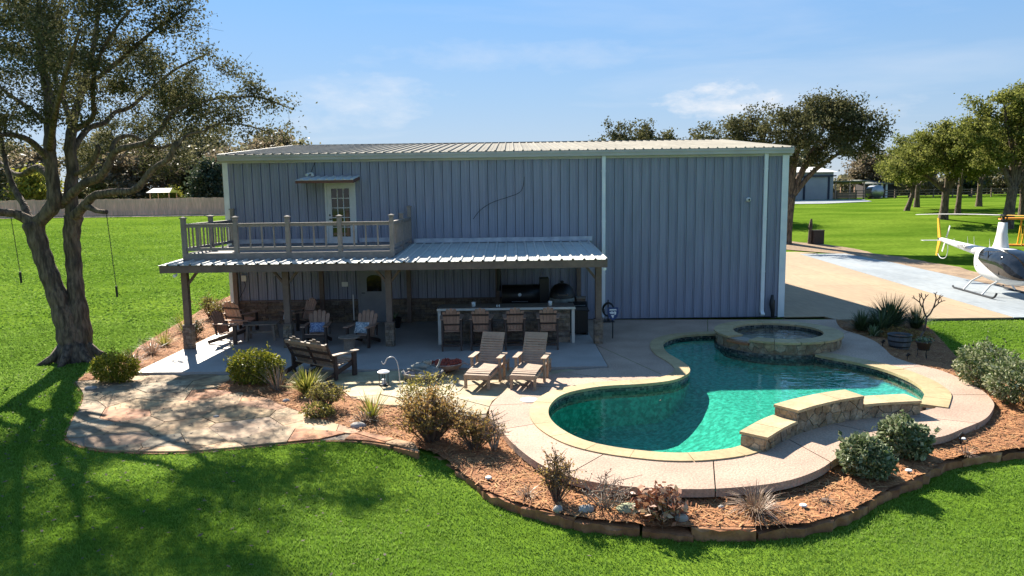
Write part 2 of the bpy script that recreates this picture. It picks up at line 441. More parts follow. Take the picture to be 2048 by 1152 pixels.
def zt(x, y):
    """height of the lawn and fields"""
    x = np.asarray(x, float); y = np.asarray(y, float)
    z = -0.09 + 0 * x
    z = z - 0.27 * smoothstep(-3.5, 0.5, x) * (1 - smoothstep(11.5, 17.5, y)) * (1 - smoothstep(9.2, 11.0, x) * smoothstep(11, 12.5, y))
    z = z - 0.30 * smoothstep(10.2, 12.0, x) * (1 - smoothstep(17.5, 24.2, y)) * smoothstep(11, 12.5, y)
    zl = np.interp(y, [0, 27, 35, 72, 110, 200, 3000], [0, 0, 0.3, 2.95, 3.4, 3.6, 3.6])
    zr = np.interp(y, [0, 51, 56, 70, 110, 160, 3000], [0, 0, 0.35, 1.62, 3.1, 3.6, 3.6])
    w = smoothstep(-11, 12, x)
    return z + zl * (1 - w) + zr * w
def Z(x, y): return float(zt(x, y))

# ------------------------------------------------------------------ ground sheet
def build_ground():
    xs = np.unique(np.concatenate([np.linspace(-1500, -150, 10), np.linspace(-150, -30, 25), np.arange(-30, 30, 0.5), np.linspace(30, 150, 25), np.linspace(150, 1500, 10)]))
    ys = np.unique(np.concatenate([np.linspace(-200, 0, 9), np.arange(0, 34, 0.5), np.linspace(34, 120, 44), np.linspace(120, 300, 13), np.linspace(300, 3000, 10)]))
    X, Y = np.meshgrid(xs, ys); Zs = zt(X, Y)
    nx, ny = len(xs), len(ys)
    hole = offset_path(POOL, 0.3, True)
    ins = inside(X, Y, hole)
    idx = np.arange(nx * ny).reshape(ny, nx)
    a, b, c, d = idx[:-1, :-1], idx[:-1, 1:], idx[1:, 1:], idx[1:, :-1]
    bad = ins[:-1, :-1] | ins[:-1, 1:] | ins[1:, 1:] | ins[1:, :-1]
    spa_c = ((X - SPA[0]) ** 2 + (Y - SPA[1]) ** 2 < 1.3 ** 2)
    bad |= spa_c[:-1, :-1] | spa_c[1:, 1:]
    f = np.stack([a, b, c, d], -1)[~bad]
    me = bpy.data.meshes.new('ground')
    me.from_pydata(np.stack([X, Y, Zs], -1).reshape(-1, 3).tolist(), [], f.tolist()); me.update()
    struct(link('ground', me, 'lawn', smooth=True), label='green mown lawn rising towards the fields behind')
build_ground()

def sheet(name, poly, z1, m, thick=0.1, label=None):
    if area(poly) < 0: poly = poly[::-1]
    return struct(MB().prism(poly, z1 - thick, z1).build(name, m), label=label)
# driveway, painted pad, sandy verge, far pavement
def build_paving():
    zl = lambda t: None
    dpoly = [(11.02, 24.3), (17.0, 24.25), (17.55, 29.0), (18.55, 37.5), (19.5, 45.5), (20.05, 50.4), (21.6, 51.0), (19.0, 54.0), (-2, 54.0), (-2, 43.0), (9.5, 43.0), (9.5, 24.97), (10.9, 24.97)]
    root = thing('driveway', 'tan concrete driveway beside the metal building', 'driveway'); root['kind'] = 'structure'; del root['category']
    if area(dpoly) < 0: dpoly = dpoly[::-1]
    MB().prism(dpoly, -0.2, -0.03).build('joint_bed', 'dark_joint', root)
    xs_ = [-2.1, 2.5, 6.5, 9.5, 13.2, 16.6, 20.2, 24]; ys_ = [24.2, 28.6, 33.2, 37.8, 42.4, 47, 51, 54.1]; g_ = .009
    for i in range(len(xs_) - 1):
        for j in range(len(ys_) - 1):
            q = list(dpoly)
            for nx_, ny_, c_ in ((1, 0, xs_[i + 1] - g_), (-1, 0, -xs_[i] - g_), (0, 1, ys_[j + 1] - g_), (0, -1, -ys_[j] - g_)):
                q = clip_half(q, nx_, ny_, c_)
                if len(q) < 3: break
            q = clean(q) if len(q) >= 3 else q
            if len(q) >= 3 and area(q) > .05: MB().prism(q, -0.15, -0.005).build('concrete_slab', 'drive_concrete', root)
    ppoly = [(17.02, 24.25), (21.0, 24.25), (21.45, 30.0), (22.3, 36.7), (22.95, 43.4), (23.15, 50.2), (20.07, 50.38), (19.52, 45.5), (18.57, 37.5), (17.57, 29.0)]
    root = thing('landing_pad', 'pale blue grey concrete pad under the helicopter', 'pad'); root['kind'] = 'structure'; del root['category']
    if area(ppoly) < 0: ppoly = ppoly[::-1]
    MB().prism(ppoly, -0.2, -0.03).build('joint_bed', 'dark_joint', root)
    ys_ = [24.2, 27.6, 31.6, 35.6, 39.6, 43.6, 47.4, 50.6]
    for j in range(len(ys_) - 1):
        q = clip_half(clip_half(list(ppoly), 0, 1, ys_[j + 1] - .008), 0, -1, -ys_[j] - .008)
        q = clean(q) if len(q) >= 3 else q
        if len(q) >= 3 and area(q) > .05: MB().prism(q, -0.16, -0.001).build('concrete_slab', 'pad_concrete', root)
    rng = random.Random(5)
    right = [(21.15, 25.0), (21.5, 29.9), (22.35, 36.6), (23.0, 43.3), (23.2, 50.3), (19.2, 54.05), (12, 54.05)]
    left = [(12, 56.2), (18.5, 57.6), (23.0, 56.8), (25.4, 52), (25.6, 46), (25.2, 41), (24.6, 36.6), (23.6, 31), (22.6, 25.5)]
    pl = right + [(p[0] + rng.uniform(-.3, .3), p[1] + rng.uniform(-.3, .3)) for p in crom(left, 4)]
    me = MB()
    tri = tessellate_polygon([[Vector((p[0], p[1], 0)) for p in pl]])
    me.add([(p[0], p[1], max(Z(p[0], p[1]), -0.09) + 0.035) for p in pl], [fix_up(pl, t) for t in tri])
    struct(me.build('dirt_verge', 'dirt'), label='bare sandy strip along the edge of the pad')
    b = MB()
    n = 30
    for i in range(n):
        x0 = -62 + i * 1.6
    b.add([(-75, 70.3, Z(-75, 70.3) + .05), (-20, 70.3, Z(-20, 70.3) + .05), (-20, 71.4, Z(-20, 71.4) + .05), (-75, 71.4, Z(-75, 71.4) + .05)], [(0, 1, 2, 3)])
    struct(b.build('fence_path', 'drive_concrete'), label='pale narrow path along the foot of the wooden fence')
    b = MB()
    q = [(30, 99), (42, 98), (50.5, 102), (52, 107.5), (30, 108.5)]
    b.add([(x, y, Z(x, y) + .06) for x, y in q], [(0, 1, 2, 3, 4)])
    struct(b.build('apron', 'pad_concrete'), label='pale concrete apron in front of the far hangar')
build_paving()
SLAB = [(-9.62, 17.98), (2.4, 17.98), (2.4, 24.98), (-9.62, 24.98)]
sheet('patio_slab', SLAB, 0.012, 'slab_concrete', 0.14, 'smooth grey concrete patio slab under the porch roof')

# ------------------------------------------------------------------ pool deck cut into slabs by control joints
def build_deck():
    root = thing('pool_deck', 'pinkish exposed-aggregate concrete deck round the swimming pool', 'deck'); root['kind'] = 'structure'
    del root['category']
    hole = offset_path(POOL, 0.26, True)
    outer = DECK_S
    if area(outer) < 0: outer = outer[::-1]
    loops = [[Vector((p[0], p[1], 0)) for p in outer], [Vector((p[0], p[1], 0)) for p in hole]]
    flat = outer + hole; tri = tessellate_polygon(loops)
    src = MB(); no, nh = len(outer), len(hole)
    src.add([(p[0], p[1], 0) for p in flat] + [(p[0], p[1], -0.13) for p in flat],
            [fix_up(flat, t) for t in tri] +
            [(no + nh + i, no + nh + (i + 1) % no, (i + 1) % no, i) for i in range(no)] +
            [(no + i, no + (i + 1) % nh, no + nh + no + (i + 1) % nh, no + nh + no + i) for i in range(nh)])
    me = bpy.data.meshes.new('deck'); me.from_pydata(src.v, [], src.f); me.update()
    c = Vector((4.2, 15.2, 0))
    angs = sorted([205, 232, 256, 283, 312, 335, 358, 22, 48, 75, 108, 142, 165, 186])
    for i, a in enumerate(angs):
        b = angs[(i + 1) % len(angs)]
        bm = bmesh.new(); bm.from_mesh(me)
        for ang, sgn in ((a, 1), (b, -1)):
            d = Vector((math.cos(math.radians(ang)), math.sin(math.radians(ang)), 0)); nrm = Vector((-d.y, d.x, 0)) * sgn
            bmesh.ops.bisect_plane(bm, geom=bm.verts[:] + bm.edges[:] + bm.faces[:], plane_co=c + nrm * 0.009, plane_no=-nrm, clear_outer=True)
        mm = bpy.data.meshes.new('deck_slab'); bm.to_mesh(mm); bm.free()
        if len(mm.polygons): link('deck_slab', mm, 'deck_aggregate', root)
build_deck()

# ------------------------------------------------------------------ flagstones
def build_flags(name, label, outline, step, z, m, seed, gap=0.014, thick=0.05, sx=1.2, sy=0.9):
    rng = random.Random(seed)
    if area(outline) < 0: outline = outline[::-1]
    root = thing(name, label, 'paving'); root['kind'] = 'structure'; del root['category']
    MB().prism(outline, z - 0.2, z - 0.022).build('joint_bed', 'dark_joint', root)
    for p in voronoi_cells(outline, step, rng, gap, 0.42, sx, sy):
        dz = rng.uniform(-0.006, 0.008)
        MB().prism(p, z - 0.1, z + dz).build('flagstone', m, root)
FLAG_POLY = FLAG_S + FLAGI_S + [(-6.9, 17.95), (-9.6, 17.95), (-10.2, 17.7)]
build_flags('flagstone_patio', 'mottled tan and rust flagstone patio in dappled shade', FLAG_POLY, 0.86, -0.045, 'flagstone', 11)
SAND_POLY = [(-6.85, 17.94), (2.36, 17.94)] + crom(DECK[1:6], 4)[1:-4] + [(-0.52, 14.0)] + SAND_IN[::-1] + [(-6.85, 17.6)]
SAND_POLY = [(p[0], p[1]) for p in SAND_POLY]
SAND_POLY = [(-6.85, 17.94)] + SAND_IN[:-1] + [(-0.56, 13.95), (-0.55, 14.31), (-0.46, 15.1), (-0.03, 16.25), (1.1, 17.5), (2.3, 17.92), (2.3, 17.94)]
build_flags('sandstone_paving', 'yellow sandstone paving between the slab and the lounge chairs', SAND_POLY, 1.15, -0.02, 'sandstone', 4, gap=0.016, sx=1.2, sy=0.95)

# ------------------------------------------------------------------ planting beds
def bed_mesh(name, outline, zf, m, label, seed, step=0.3):
    rng = random.Random(seed)
    if area(outline) < 0: outline = outline[::-1]
    xs = [p[0] for p in outline]; ys = [p[1] for p in outline]
    pts = [Vector((p[0], p[1])) for p in outline]; n = len(pts)
    gx, gy = np.meshgrid(np.arange(min(xs), max(xs), step), np.arange(min(ys), max(ys), step))
    gx = gx + np.random.RandomState(seed).uniform(-.1, .1, gx.shape); gy = gy + np.random.RandomState(seed + 1).uniform(-.1, .1, gy.shape)
    ok = inside(gx, gy, outline)
    pts += [Vector((float(a), float(b))) for a, b in zip(gx[ok], gy[ok])]
    r = delaunay_2d_cdt(pts, [], [list(range(n))], 1, 1e-4)
    vs = [(v.x, v.y, zf(v.x, v.y) + rng.uniform(-.012, .02)) for v in r[0]]
    b = MB(); b.add(vs, r[2])
    o = b.build(name, m, smooth=True); struct(o, label=label); return outline
def zbed(x, y):
    return max(-0.13 - 0.06 * float(smoothstep(13.5, 11.0, y)) - 0.08 * float(smoothstep(10.4, 11.5, x)) * (y < 24), Z(x, y) + 0.045)
deck_in = offset_path(DECK_S[2:], -0.3)
if abs(deck_in[5][0] - 0) > 50: pass
def inward(pts, d):   # deck outline runs counter-clockwise: interior lies to its left
    return offset_path(pts, -d)
din = inward(DECK_S, 0.3)
k0 = min(range(len(DECK_S)), key=lambda i: math.dist(DECK_S[i], (-0.42, 13.71)))
inner_path = din[k0:]
BED1 = BED_S + [(11.9, 14.5), (12.0, 16.5), (11.6, 18.1), (12.6, 20.6), (13.3, 22.6), (13.7, 24.2)] + [(11.2, 24.22)] + inner_path[::-1] + SAND_IN[::-1][1:] + [(-6.95, 17.3)] + FLAGI_S[::-1]
BED1 = bed_mesh('garden_bed', BED1, zbed, 'mulch', 'rust coloured mulch bed round the pool deck', 3)
BED3 = [(-9.58, 17.9), (-9.58, 25.2), (-9.85, 25.2), (-9.85, 32.5), (-12.4, 32.0), (-12.3, 28.4), (-11.75, 24.4), (-11.3, 21.6), (-10.7, 19.6), (-10.95, 18.2), (-10.75, 17.45), (-10.2, 17.6)]
BED3 = bed_mesh('side_bed', BED3, lambda x, y: Z(x, y) + 0.05, 'mulch', 'rust mulch strip beside the patio slab and building', 4)
def scatter_straw():
    rs = np.random.RandomState(8); allv = []; rr = []
    for poly, zf, n in ((BED1, zbed, 26000), (BED3, lambda x, y: Z(x, y) + .05, 6000)):
        xs = [p[0] for p in poly]; ys = [p[1] for p in poly]
        x = rs.uniform(min(xs), max(xs), n * 3); y = rs.uniform(min(ys), max(ys), n * 3); ok = inside(x, y, poly)
        x, y = x[ok][:n], y[ok][:n]; z = np.array([zf(a, b) for a, b in zip(x, y)]) + rs.uniform(.012, .035, len(x))
        a = rs.uniform(0, 2 * PI, len(x)); L = rs.uniform(.03, .11, len(x)); w = rs.uniform(.004, .011, len(x)); t = rs.uniform(-.25, .25, len(x))
        dx, dy = np.cos(a) * L, np.sin(a) * L; wx, wy = -np.sin(a) * w, np.cos(a) * w
        q = np.stack([np.stack([x - dx - wx, y - dy - wy, z - t * L], -1), np.stack([x + dx - wx, y + dy - wy, z + t * L], -1),
                      np.stack([x + dx + wx, y + dy + wy, z + t * L], -1), np.stack([x - dx + wx, y - dy + wy, z - t * L], -1)], 1)
        allv.append(q.reshape(-1, 3)); rr.append(np.repeat(rs.uniform(0, 1, len(x)), 4))
    struct(mesh_np('bark_straw', np.concatenate(allv), None, 4, 'straw', np.concatenate(rr)), 'stuff', 'loose straw and bark scattered over the mulch beds')
scatter_straw()

# ------------------------------------------------------------------ edging stones along the lawn
def build_edging():
    rng = random.Random(21)
    root = thing('stone_edging', 'low rust sandstone edging between mulch bed and front lawn', 'edging')
    path = resample(BED_S, 0.03); i = 0
    while i < len(path) - 8:
        n = rng.randint(17, 42); a = path[i]; b = path[min(i + n, len(path) - 1)]
        seg = path[i:i + n][::4] + [path[min(i + n - 1, len(path) - 1)]]
        w = rng.uniform(.24, .42); top = -0.225 + rng.uniform(-.025, .025)
        # outward (towards lawn) is right-hand side for this direction of travel
        o = [(p[0] + rng.uniform(-.035, .035), p[1] + rng.uniform(-.045, .045)) for p in offset_path(seg, 0.05 + rng.uniform(-.03, .03))]
        q = [(p[0] + rng.uniform(-.03, .03), p[1] + rng.uniform(-.03, .03)) for p in offset_path(seg, -w)]
        poly = o + q[::-1]
        if area(poly) < 0: poly = poly[::-1]
        m = MB().prism(poly, -0.6, top)
        nn = len(poly)
        m.v = [(v[0] + rng.uniform(-.008, .008), v[1] + rng.uniform(-.008, .008), v[2] + (rng.uniform(-.045, .03) if k < nn else 0)) for k, v in enumerate(m.v)]
        m.build('edging_stone', 'edging_stone', root); i += n
    root2 = thing('flagstone_border', 'thin dark stone border at the lawn edge of the flagstone patio', 'edging')
    path = resample(FLAG_S, 0.05); i = 0
    while i < len(path) - 6:
        n = rng.randint(12, 20)
        seg = path[i:i + n - 1]
        poly = offset_path(seg, 0.055) + seg[::-1]
        if area(poly) < 0: poly = poly[::-1]
        MB().prism(poly, -0.4, -0.075 + rng.uniform(-.01, .01)).build('border_stone', 'edging_stone', root2); i += n
build_edging()

# ------------------------------------------------------------------ pool
mat('plaster', (0.04, 0.295, 0.215), (0.085, 0.44, 0.335), sc=9, rough=0.9, fine=0.30, fsc=14, lo=.45, hi=.55)
mat('pool_tile', (1, 1, 1), None, rough=0.25, attr=True, ramp=[(0.012, 0.016, 0.02), (0.05, 0.06, 0.06), (0.20, 0.20, 0.17), (0.02, 0.035, 0.045), (0.10, 0.085, 0.06)])
def water_mat(name, tint, rip, rsc):
    m = bpy.data.materials.new(name); m.use_nodes = True; n, l = m.node_tree.nodes, m.node_tree.links; n.clear()
    out = n.new('ShaderNodeOutputMaterial'); tr = n.new('ShaderNodeBsdfTransparent'); tr.inputs[0].default_value = (*tint, 1)
    gl = n.new('ShaderNodeBsdfGlossy'); gl.inputs['Roughness'].default_value = 0.02; gl.inputs['Color'].default_value = (1, 1, 1, 1)
    fr = n.new('ShaderNodeLayerWeight'); fr.inputs['Blend'].default_value = 0.5
    pw = n.new('ShaderNodeMath'); pw.operation = 'POWER'; pw.inputs[1].default_value = 5
    ma = n.new('ShaderNodeMath'); ma.operation = 'MULTIPLY_ADD'; ma.inputs[1].default_value = .96; ma.inputs[2].default_value = .022
    l.new(fr.outputs['Facing'], pw.inputs[0]); l.new(pw.outputs[0], ma.inputs[0])
    mx = n.new('ShaderNodeMixShader'); geo = n.new('ShaderNodeNewGeometry')
    mp = n.new('ShaderNodeMapping'); mp.inputs['Scale'].default_value = (0.8, 1.5, 1); mp.inputs['Rotation'].default_value = (0, 0, .25)
    l.new(geo.outputs['Position'], mp.inputs[0])
    ns = n.new('ShaderNodeTexNoise'); ns.inputs['Scale'].default_value = rsc; ns.inputs['Detail'].default_value = 3; ns.inputs['Distortion'].default_value = .6
    l.new(mp.outputs[0], ns.inputs['Vector'])
    bp = n.new('ShaderNodeBump'); bp.inputs['Strength'].default_value = rip; bp.inputs['Distance'].default_value = .05
    l.new(ns.outputs['Fac'], bp.inputs['Height']); l.new(bp.outputs[0], gl.inputs['Normal']); l.new(bp.outputs[0], fr.inputs['Normal'])
    l.new(ma.outputs[0], mx.inputs[0]); l.new(tr.outputs[0], mx.inputs[1]); l.new(gl.outputs[0], mx.inputs[2]); l.new(mx.outputs[0], out.inputs['Surface'])
    MATS[name] = m
water_mat('water', (0.52, 0.89, 0.83), 0.20, 2.4)
water_mat('spa_water', (0.6, 0.8, 0.8), 0.5, 4.0)
WATER_Z = -0.13
def pool_depth(x, y):
    d = 0.44 + 0.62 * float(smoothstep(5.0, 3.2, x)) * float(smoothstep(18.5, 16.5, y)) - 0.14 * float(smoothstep(20.0, 20.6, y))
    return -d
def build_pool():
    root = thing('swimming_pool', 'freeform swimming pool with green blue water and stone coping', 'pool')
    # basin: wall skirt down to a floor that deepens to the left
    loop = POOL; n = len(loop)
    b = MB()
    b.add([(p[0], p[1], -0.30) for p in loop] + [(p[0], p[1], pool_depth(*p) + .10) for p in loop], [(i, (i + 1) % n, n + (i + 1) % n, n + i) for i in range(n)])
    inner = offset_path(loop, -0.22, True)
    pts = [Vector(p[:2]) for p in loop]
    gx, gy = np.meshgrid(np.arange(0.5, 9.4, .3), np.arange(11.5, 22.2, .3)); ok = inside(gx, gy, loop)
    pts += [Vector((float(a), float(c))) for a, c in zip(gx[ok], gy[ok])]
    r = delaunay_2d_cdt(pts, [], [list(range(n))], 1, 1e-4)
    L = np.array(loop)
    def fz(x, y):
        dd = np.min(np.hypot(L[:, 0] - x, L[:, 1] - y)); return pool_depth(x, y) + 0.10 * (1 - min(1, dd / .35)) ** 2
    b.add([(v.x, v.y, fz(v.x, v.y)) for v in r[0]], r[2])
    b.build('basin', 'plaster', root, smooth=False)
    # tile band of small mosaic pieces
    rng = random.Random(2); t = MB(); path = resample(POOL + [POOL[0]], 0.055)
    for i in range(len(path) - 1):
        a, c = path[i], path[i + 1]
        for k in range(5):
            t.cur = rng.random(); z0 = -0.045 - .052 * k
            t.add([(a[0], a[1], z0), (c[0], c[1], z0), (c[0], c[1], z0 - .047), (a[0], a[1], z0 - .047)], [(0, 1, 2, 3)])
    o = t.build('waterline_tile', 'pool_tile', root); o['kind'] = 'stuff'
    g = MB(); off = offset_path(POOL, 0.01, True)
    g.add([(p[0], p[1], -.03) for p in off] + [(p[0], p[1], -.32) for p in off], [(i, (i + 1) % n, n + (i + 1) % n, n + i) for i in range(n)])
    g.build('tile_grout', 'mortar', root)
    # coping stones
    for path, w in ((POOL_A_S, 0.34), (POOL_B_S, 0.46)):
        fine = resample(path, 0.05); i = 0
        while i < len(fine) - 3:
            nn = rng.randint(13, 18)
            if len(fine) - 1 - (i + nn) < 7: nn = len(fine) - 1 - i
            seg = fine[i:i + nn + 1]
            a = offset_path(seg, -0.035); c = offset_path(seg, w)
            # small gap between stones
            def trim(p): 
                q = list(p); f = 0.07
                q[0] = (p[0][0] + (p[1][0] - p[0][0]) * f, p[0][1] + (p[1][1] - p[0][1]) * f)
                q[-1] = (p[-1][0] + (p[-2][0] - p[-1][0]) * f, p[-1][1] + (p[-2][1] - p[-1][1]) * f); return q
            a, c = trim(a)[::1], trim(c)
            poly = a + c[::-1]
            if area(poly) < 0: poly = poly[::-1]
            MB().prism(poly, -0.045, 0.022 + rng.uniform(-.003, .003)).build('coping_stone', 'coping', root); i += nn
    w = MB(); tri = tessellate_polygon([[Vector((p[0], p[1], 0)) for p in offset_path(POOL, .004, True)]])
    w.add([(p[0], p[1], WATER_Z) for p in offset_path(POOL, .004, True)], [fix_up(POOL, t_) for t_ in tri])
    struct(w.build('pool_water', 'water'), label='green blue rippled water of the swimming pool')
build_pool()

def stone_face(root, p0f, length, z0, z1, rng, step=0.2, m='wall_stone', name='stone', proud=0.03):
    """irregular stones on a vertical surface; p0f(s) -> (x, y, nx, ny)"""
    hgt = z1 - z0
    outline = [(0, 0), (length, 0), (length, hgt), (0, hgt)]
    for c in voronoi_cells(outline, step, rng, 0.014, .42, 1.25, 0.85):
        d = proud * rng.uniform(.5, 1.1); b = MB(); n = len(c)
        vs = []
        for dd in (d, -0.02):
            for s, h in c:
                x, y, nx, ny = p0f(s); vs.append((x + nx * dd, y + ny * dd, z0 + h))
        b.add(vs, [tuple(range(n))] + [(n + i, n + (i + 1) % n, (i + 1) % n, i) for i in range(n)])
        b.build(name, m, root)
def build_spa():
    rng = random.Random(31)
    root = thing('raised_spa', 'round raised stone spa at the back of the pool', 'spa', (SPA[0], SPA[1], 0))
    top = 0.33
    b = MB(); b.lathe([(SPA_R - .06, -0.5), (SPA_R - .06, top - .06), (SPA_IN + .02, top - .06), (SPA_IN + .02, -.6)], 48)
    b.lathe([(SPA_IN + .02, -.6), (.01, -.62)], 48)
    b.build('shell', 'mortar', root)
    MB().lathe([(SPA_IN + .015, -.6), (SPA_IN + .01, -.05)], 48).lathe([(SPA_IN, -.55), (.01, -.55)], 48).build('basin', 'plaster_dark', root)
    t = MB()
    for k in range(120):
        a0, a1 = 2 * PI * k / 120, 2 * PI * (k + .92) / 120
        for j in range(5):
            t.cur = rng.random(); z = top - .07 - j * .05
            t.add([(math.cos(a) * (SPA_IN + .004), math.sin(a) * (SPA_IN + .004), zz) for a, zz in ((a0, z), (a1, z), (a1, z - .045), (a0, z - .045))], [(0, 1, 2, 3)])
    for k in range(130):
        a0, a1 = 2 * PI * k / 170 + math.radians(135), 2 * PI * (k + .92) / 170 + math.radians(135)
        if math.degrees(a0) > 290: break
        for j in range(3):
            t.cur = rng.random(); z = -.02 - j * .05
            t.add([(math.cos(a) * (SPA_R + .012), math.sin(a) * (SPA_R + .012), zz) for a, zz in ((a0, z), (a1, z), (a1, z - .045), (a0, z - .045))], [(0, 1, 2, 3)])
    o = t.build('mosaic_tile', 'pool_tile', root); o['kind'] = 'stuff'
    circ = 2 * PI * (SPA_R - .06)
    a_start = math.radians(125)
    def pf(s):
        a = a_start + s / (SPA_R - .06); return (math.cos(a) * (SPA_R - .06), math.sin(a) * (SPA_R - .06), math.cos(a), math.sin(a))
    stone_face(root, pf, circ * .80, -.02, top - .07, rng, .22)
    N = 16
    for k in range(N):
        if k == 9: continue          # spillway
        a0, a1 = 2 * PI * k / N + .006, 2 * PI * (k + 1) / N - .006
        q = [a0 + (a1 - a0) * i / 4 for i in range(5)]
        poly = [(math.cos(a) * (SPA_R + .02), math.sin(a) * (SPA_R + .02)) for a in q] + [(math.cos(a) * (SPA_IN - .02), math.sin(a) * (SPA_IN - .02)) for a in q[::-1]]
        MB().prism(poly, top - .055, top + rng.uniform(-.003, .003)).build('coping_stone', 'coping', root)
    a0, a1 = 2 * PI * 9 / N, 2 * PI * 10 / N
    poly = [(math.cos(a) * (SPA_R + .07), math.sin(a) * (SPA_R + .07)) for a in (a0, (a0 + a1) / 2, a1)] + [(math.cos(a) * (SPA_IN - .02), math.sin(a) * (SPA_IN - .02)) for a in (a1, (a0 + a1) / 2, a0)]
    MB().prism(poly, top - .16, top - .105).build('spillway', 'edging_stone', root)
    w = MB(); w.add([(math.cos(2 * PI * k / 48) * (SPA_IN + .01), math.sin(2 * PI * k / 48) * (SPA_IN + .01), top - .12) for k in range(48)], [tuple(range(48))])
    wo = w.build('spa_water', 'spa_water', loc=(SPA[0], SPA[1], 0)); struct(wo, label='dark rippled water inside the raised spa')
    # a deck-level grey plate behind the spa
mat('plaster_dark', (0.05, 0.09, 0.09), (0.07, 0.12, 0.11), sc=9, rough=0.9)
build_spa()

WALLB = [(4.21, 11.75), (4.7, 12.28), (5.14, 12.66), (5.94, 13.17), (6.87, 13.53), (7.9, 13.68)]
def build_raised_wall():
    rng = random.Random(41)
    root = thing('raised_pool_wall', 'curved stepped stone feature wall along the front of the pool', 'wall')
    front = resample(crom(WALLB, 6), 0.05); back = offset_path(front, -0.40)
    N = len(front) - 1; k1 = int(N * .29); k2 = int(N * .72)
    for (a, b, top) in ((0, k1, .265), (k1, k2, .46), (k2, N, .29)):
        f, q = front[a:b + 1], back[a:b + 1]; poly = f + q[::-1]
        if area(poly) < 0: poly = poly[::-1]
        MB().prism(poly, -.55, top - .05).build('core', 'mortar', root)
        L = sum(math.dist(f[i], f[i + 1]) for i in range(len(f) - 1))
        cum = [0]
        for i in range(len(f) - 1): cum.append(cum[-1] + math.dist(f[i], f[i + 1]))
        def mk(path, sg):
            c2 = [0]
            for i in range(len(path) - 1): c2.append(c2[-1] + math.dist(path[i], path[i + 1]))
            def pf(s):
                i = min(max(int(np.searchsorted(c2, s)) - 1, 0), len(path) - 2); t = (s - c2[i]) / (c2[i + 1] - c2[i])
                x = path[i][0] + (path[i + 1][0] - path[i][0]) * t; y = path[i][1] + (path[i + 1][1] - path[i][1]) * t
                dx, dy = path[i + 1][0] - path[i][0], path[i + 1][1] - path[i][1]; l = math.hypot(dx, dy); return (x, y, sg * dy / l, -sg * dx / l)
            return pf, c2[-1]
        pf, L = mk(f, 1); stone_face(root, pf, L, 0.0, top - .055, rng, .19)
        pb, L = mk(q, -1); stone_face(root, pb, L, -.14, top - .055, rng, .22)
        fo, bo = offset_path(f, .05), offset_path(q, -.05)
        nst = max(2, round(L / .75)); e = [round(i * (len(f) - 1) / nst) for i in range(nst + 1)]
        for i in range(nst):
            s0, s1 = e[i], e[i + 1]
            A, B = fo[s0:s1 + 1], bo[s0:s1 + 1]
            def tr(p): return [(p[0][0] * .94 + p[1][0] * .06, p[0][1] * .94 + p[1][1] * .06)] + p[1:-1] + [(p[-1][0] * .94 + p[-2][0] * .06, p[-1][1] * .94 + p[-2][1] * .06)]
            poly = tr(A) + tr(B)[::-1]
            if area(poly) < 0: poly = poly[::-1]
            MB().prism(poly, top - .05, top + rng.uniform(-.003, .003)).build('cap_stone', 'coping_light', root)
    # end faces and step faces
    for (i, z0, z1, sg) in ((0, -.1, .21, -1), (N, -.1, .235, 1), (k1, .27, .405, -1), (k2, .295, .405, 1)):
        a, b = front[i], back[i]; L = math.dist(a, b); dx, dy = (b[0] - a[0]) / L, (b[1] - a[1]) / L
        nx, ny = (dy, -dx) if sg > 0 else (-dy, dx)
        stone_face(root, lambda s: (a[0] + dx * s, a[1] + dy * s, nx, ny), L, z0, z1, rng, .17, proud=.012)
mat('coping_light', (0.50, 0.38, 0.22), (0.42, 0.30, 0.165), sc=2.2, rough=0.8, bump=0.3, bsc=22, fine=0.12, fsc=14, var=0.1)
build_raised_wall()
MATS['white_plastic'] = mat('white_plastic', (0.75, 0.74, 0.70), rough=0.5)
tag(MB().lathe([(.19, 0), (.19, .012), (.175, .016), (.03, .016), (.001, .012)], 28, (0.33, 15.06, .001)).build('skimmer_lid', 'white_plastic'), 'white round skimmer lid set in the deck beside the lounge chairs', 'lid')
tag(MB().box(-.28, .28, -.12, .12, .001, .012).box(-.24, .24, -.005, .005, .0125, .016).build('deck_drain', 'mortar', loc=(9.15, 22.25, 0)), 'small dark deck plate behind the round spa', 'plate')

# ------------------------------------------------------------------ metal building
mat('steel_wall', (0.28, 0.285, 0.35), (0.245, 0.26, 0.325), sc=0.6, rough=0.55, fine=0.09, fsc=3.0, var=0.035, spec=0.3, stretch=(2, 2, .22))
mat('steel_gap', (0.05, 0.05, 0.06), rough=0.8)
mat('roof_steel', (0.32, 0.295, 0.25), (0.265, 0.245, 0.21), sc=0.8, rough=0.8, var=0.08, spec=0.04)
mat('galv_roof', (0.55, 0.54, 0.50), (0.47, 0.465, 0.45), sc=1.4, rough=0.6, var=0.05, spec=0.2)
mat('white_trim', (0.80, 0.80, 0.80), (0.70, 0.71, 0.73), sc=2.5, rough=0.5)
mat('gutter', (0.50, 0.475, 0.44), (0.43, 0.41, 0.385), sc=1.5, rough=0.55)
mat('flashing', (0.52, 0.53, 0.56), (0.33, 0.35, 0.40), sc=3.5, rough=0.5)
mat('brown_wood', (0.19, 0.135, 0.105), (0.15, 0.105, 0.085), sc=3, rough=0.8, fine=0.15, fsc=12)
mat('grey_rail', (0.27, 0.225, 0.20), (0.22, 0.185, 0.165), sc=3, rough=0.75, fine=0.1, fsc=10)
mat('deck_board', (0.23, 0.21, 0.20), (0.17, 0.155, 0.15), sc=3, rough=0.8, var=0.12)
mat('door_white', (0.62, 0.61, 0.58), (0.55, 0.54, 0.52), sc=3, rough=0.45)
mat('door_grey', (0.27, 0.265, 0.27), (0.23, 0.23, 0.24), sc=3, rough=0.55)
